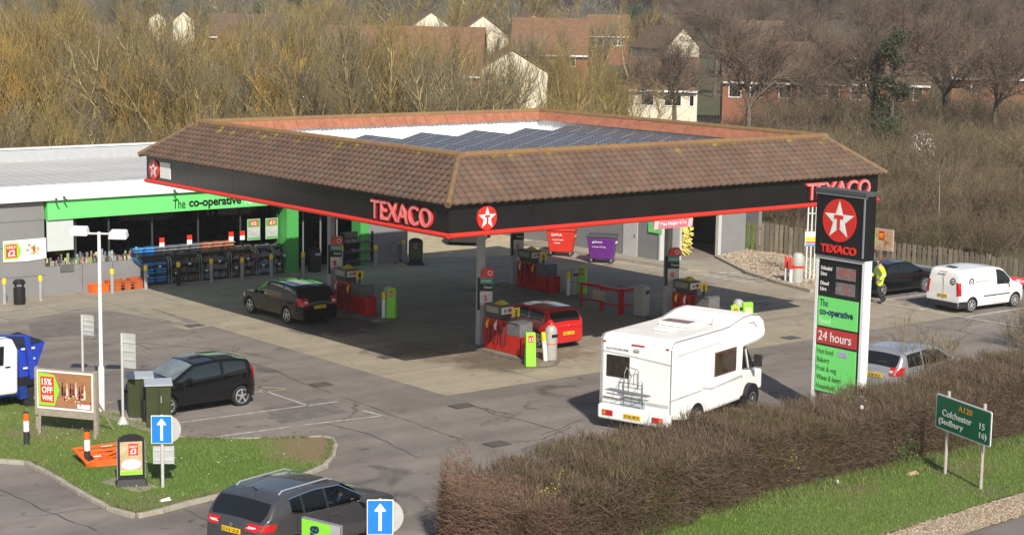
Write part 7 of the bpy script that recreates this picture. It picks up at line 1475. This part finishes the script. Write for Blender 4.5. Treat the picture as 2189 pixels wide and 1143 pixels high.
q = np.array([24.8, 8.])+nr.random((9000, 2))*np.array([8.8, 10.2]); q = q[in_poly(q[:, 0], q[:, 1], kp)]; stones('pebbles', np.stack([q[:, 0], q[:, 1], np.full(len(q), .125)], 1), .03, .085, mSt)

# ================================================================ houses beyond the willows
mBrick = M('house_brick', (.25, .10, .055), .85, var=.25, scale=6, bump=.3); mCream = M('render_cream', (.66, .61, .48), .8, var=.05, scale=.6); mRoofR = M('roof_red_brown', (.165, .092, .048), .85, var=.25, scale=2.5); mRoofB = M('roof_brown', (.125, .08, .05), .85, var=.25, scale=2.5); mTan = M('brick_tan', (.27, .18, .10), .85, var=.2, scale=6)
def house(px, D, W_, Dp, eave, ridge, rot, wall, roof, label, wins=(), gable='front', chim=None, z=None):
    """local x across the front, y into depth, front face at y=0 facing the camera side; gable 'front': ridge runs along y"""
    dz = 13.4/FPX*D; eave -= dz; ridge -= dz; wins = [(a, b-dz, c_, d_) for a, b, c_, d_ in wins]; x, y = AT(px, D); base = math.atan2(_rh.y, _rh.x); t = thing('house', label, 'house', (x, y, hill(D) if z is None else z), base+R(rot), 'houses beyond the willows'); mb = MB(); h = W_/2
    if gable == 'front': mb.prism([(-h, 0, 0), (h, 0, 0), (h, 0, eave), (0, 0, ridge), (-h, 0, eave)], (0, Dp, 0))
    else: mb.prism([(-h, 0, 0), (-h, Dp, 0), (-h, Dp, eave), (-h, Dp/2, ridge), (-h, 0, eave)], (W_, 0, 0))
    mb.build('wall', wall, t); rf = MB(); o = .35; th = .14
    if gable == 'front':
        k = (ridge-eave)/h
        for s in (-1, 1): rf.prism([(0, -o*.5, ridge+.03), (s*(h+o), -o*.5, eave-o*k+.03), (s*(h+o), -o*.5, eave-o*k+.03+th), (0, -o*.5, ridge+.03+th)], (0, Dp+o, 0))
    else:
        k = (ridge-eave)/(Dp/2)
        for y0, y1 in ((-o, Dp/2), (Dp+o, Dp/2)): rf.prism([(-h-o*.4, y0, eave-o*k+.03), (-h-o*.4, y1, ridge+.03), (-h-o*.4, y1, ridge+.03+th), (-h-o*.4, y0, eave-o*k+.03+th)], (W_+o*.8, 0, 0))
    ro = rf.build('roof', roof, t)
    if gable != 'front': MB().box(-h, h, -o-.06, -o, eave-o*k-.06, eave-o*k+.12).build('gutter', mWhite, t)
    if chim is not None: MB().box(chim-.35, chim+.35, Dp/2-.4, Dp/2+.4, ridge-.6, ridge+1.1).build('chimney', wall if wall is not mCream else mBrick, ro)
    for wx, wz, ww, wh in wins:
        f_ = MB().box(wx-ww/2, wx+ww/2, -.06, -.003, wz, wz+wh).build('window', mWhite, t); n_ = 2 if ww > 1.2 else 1
        for q in range(n_): MB().box(wx-ww/2+.1+q*ww/n_, wx-ww/2+ww/n_-.06+q*ww/n_, -.075, -.062, wz+.1, wz+wh-.1).build('pane', mGlassD, f_)
    return t
house(1088, 178, 7.0, 9, 5.1, 7.2, 4, mCream, mRoofR, 'cream gable-ended house behind the canopy, largest pale wall')
house(1025, 235, 6.6, 9, 7.2, 9.6, 10, mCream, mRoofR, 'cream gabled house higher up behind the largest pale gable', z=.6)
house(915, 262, 5.6, 9, 7.6, 9.6, 12, mCream, mRoofB, 'small cream gable left of the two pale houses', z=.8)
house(1133, 275, 4.6, 9, 8.2, 9.7, 10, mTan, mRoofR, 'tiny tan gable above the long brick roof', z=.6)
house(850, 176, 15.5, 8, 5.0, 9.2, -4, mBrick, mRoofR, 'long red-roofed brick house behind golden willows', [(.2, 3.4, 1.1, 1.2), (4.5, 3.4, 1.1, 1.2), (-4.5, 3.4, 1.1, 1.2)], 'side')
house(1167, 205, 8.6, 8, 6.7, 10.4, -3, mBrick, mRoofR, 'brick house with white gutter behind the largest pale gable', [(-1.2, 5.2, 1.1, 1.2), (2.4, 5.2, 1.1, 1.2)], 'side', z=-.3)
house(1290, 292, 6.6, 8, 7.1, 10.2, -3, mBrick, mRoofR, 'brick house with brown roof and white windows near the top centre', [(-1.3, 5.4, 1.2, 1.3), (1.6, 5.4, 1.8, 1.3)], 'side', chim=None, z=0)
house(1362, 300, 3.2, 8, 5.6, 8.0, -3, mBrick, mRoofB, 'narrow brick house beside the dark evergreen', [(.4, 4.2, .9, 1.1)], 'side', z=0)
house(1450, 225, 4.6, 9, 6.6, 9.0, 24, mCream, mRoofB, 'white gabled house half hidden by oak branches', z=.2)
house(1410, 165, 6.2, 7, 4.4, 7.0, -6, mCream, mRoofB, 'pale bungalow front below the oaks', [(-1.4, 2.8, 1.2, 1.1), (.9, 2.8, 1.6, 1.1), (2.6, 2.8, .5, 1.1)], 'side')
house(1690, 172, 13.5, 8, 5.0, 8.4, -5, mBrick, mRoofB, 'brick terrace with white windows seen through bare oaks', [(-5.6, 3.3, 1.2, 1.3), (-3.6, 3.3, 1.2, 1.3), (-.9, 3.3, 1.2, 1.3), (1.2, 3.3, 1.7, 1.3), (3.6, 3.3, 1.2, 1.3), (5.8, 3.3, 1.2, 1.3)], 'side')
house(1925, 170, 4.6, 8, 5.0, 8.0, -5, mBrick, mRoofB, 'brick house with white window right of the ivy', [(-.8, 3.4, 1.0, 1.2), (1.2, 3.4, .9, 1.4)], 'side')
house(2120, 185, 9, 8, 5.0, 7.6, -6, mBrick, mRoofB, 'dark brick house among trees at the far right', [(-2, 3.3, 1.1, 1.2)], 'side')
house(2097, 245, 3.6, 8, 6.6, 8.6, 8, mTan, mRoofB, 'small tan gabled house high at the right', z=.2)
house(1955, 215, 4.2, 7, 6.4, 8.4, 20, mTan, mRoofB, 'ochre house wall glimpsed right of the ivy-clad oak', z=.2)
house(1640, 262, 12, 8, 5.8, 9.2, -4, mTan, mRoofB, 'tan row with small white windows behind the terrace', [(-4, 4.3, 1, 1.1), (-1, 4.3, 1, 1.1), (2, 4.3, 1, 1.1), (4.6, 4.3, 1, 1.1)], 'side', z=.6)
house(560, 158, 10, 9, 4.4, 9.2, 28, mTan, mRoofR, 'tan-walled house with steep roof in willows left of centre')
house(600, 262, 22, 9, 6.6, 9.6, -3, mBrick, mRoofB, 'long brown roof near the top left of centre', [], 'side', z=0)
house(335, 300, 2.6, 7, 8.6, 9.4, 10, mCream, mRoofR, 'tiny white gable tip, leftmost in the golden willows', z=0)
house(390, 300, 3.4, 9, 8.2, 9.7, 10, mCream, mRoofB, 'small pale gable tip poking above the left willows', z=0)
house(110, 200, 12, 8, 5.2, 8.2, -4, mBrick, mRoofB, 'brick house with white trim hidden in the left willows', [(-3, 3.4, 1.2, 1.2), (0, 3.4, 1.2, 1.2), (3, 3.4, 1.2, 1.2)], 'side')

# ================================================================ air: thin haze over the whole scene
hv = bpy.data.materials.new('haze_air'); hv.use_nodes = True; hn = hv.node_tree; hn.nodes.remove(hn.nodes['Principled BSDF']); pv = hn.nodes.new('ShaderNodeVolumePrincipled')
pv.inputs['Color'].default_value = (.86, .90, .95, 1); pv.inputs['Density'].default_value = .00024; hn.links.new(pv.outputs[0], hn.nodes['Material Output'].inputs['Volume'])
mb = MB(); cs = [V2(-900, -60), V2(900, -60), V2(2400, 3600), V2(-2400, 3600)]
mb.hexa([(*c, -1.5) for c in cs], [(*c, 75.) for c in cs]); tag(mb.build('haze', hv), kind='stuff')
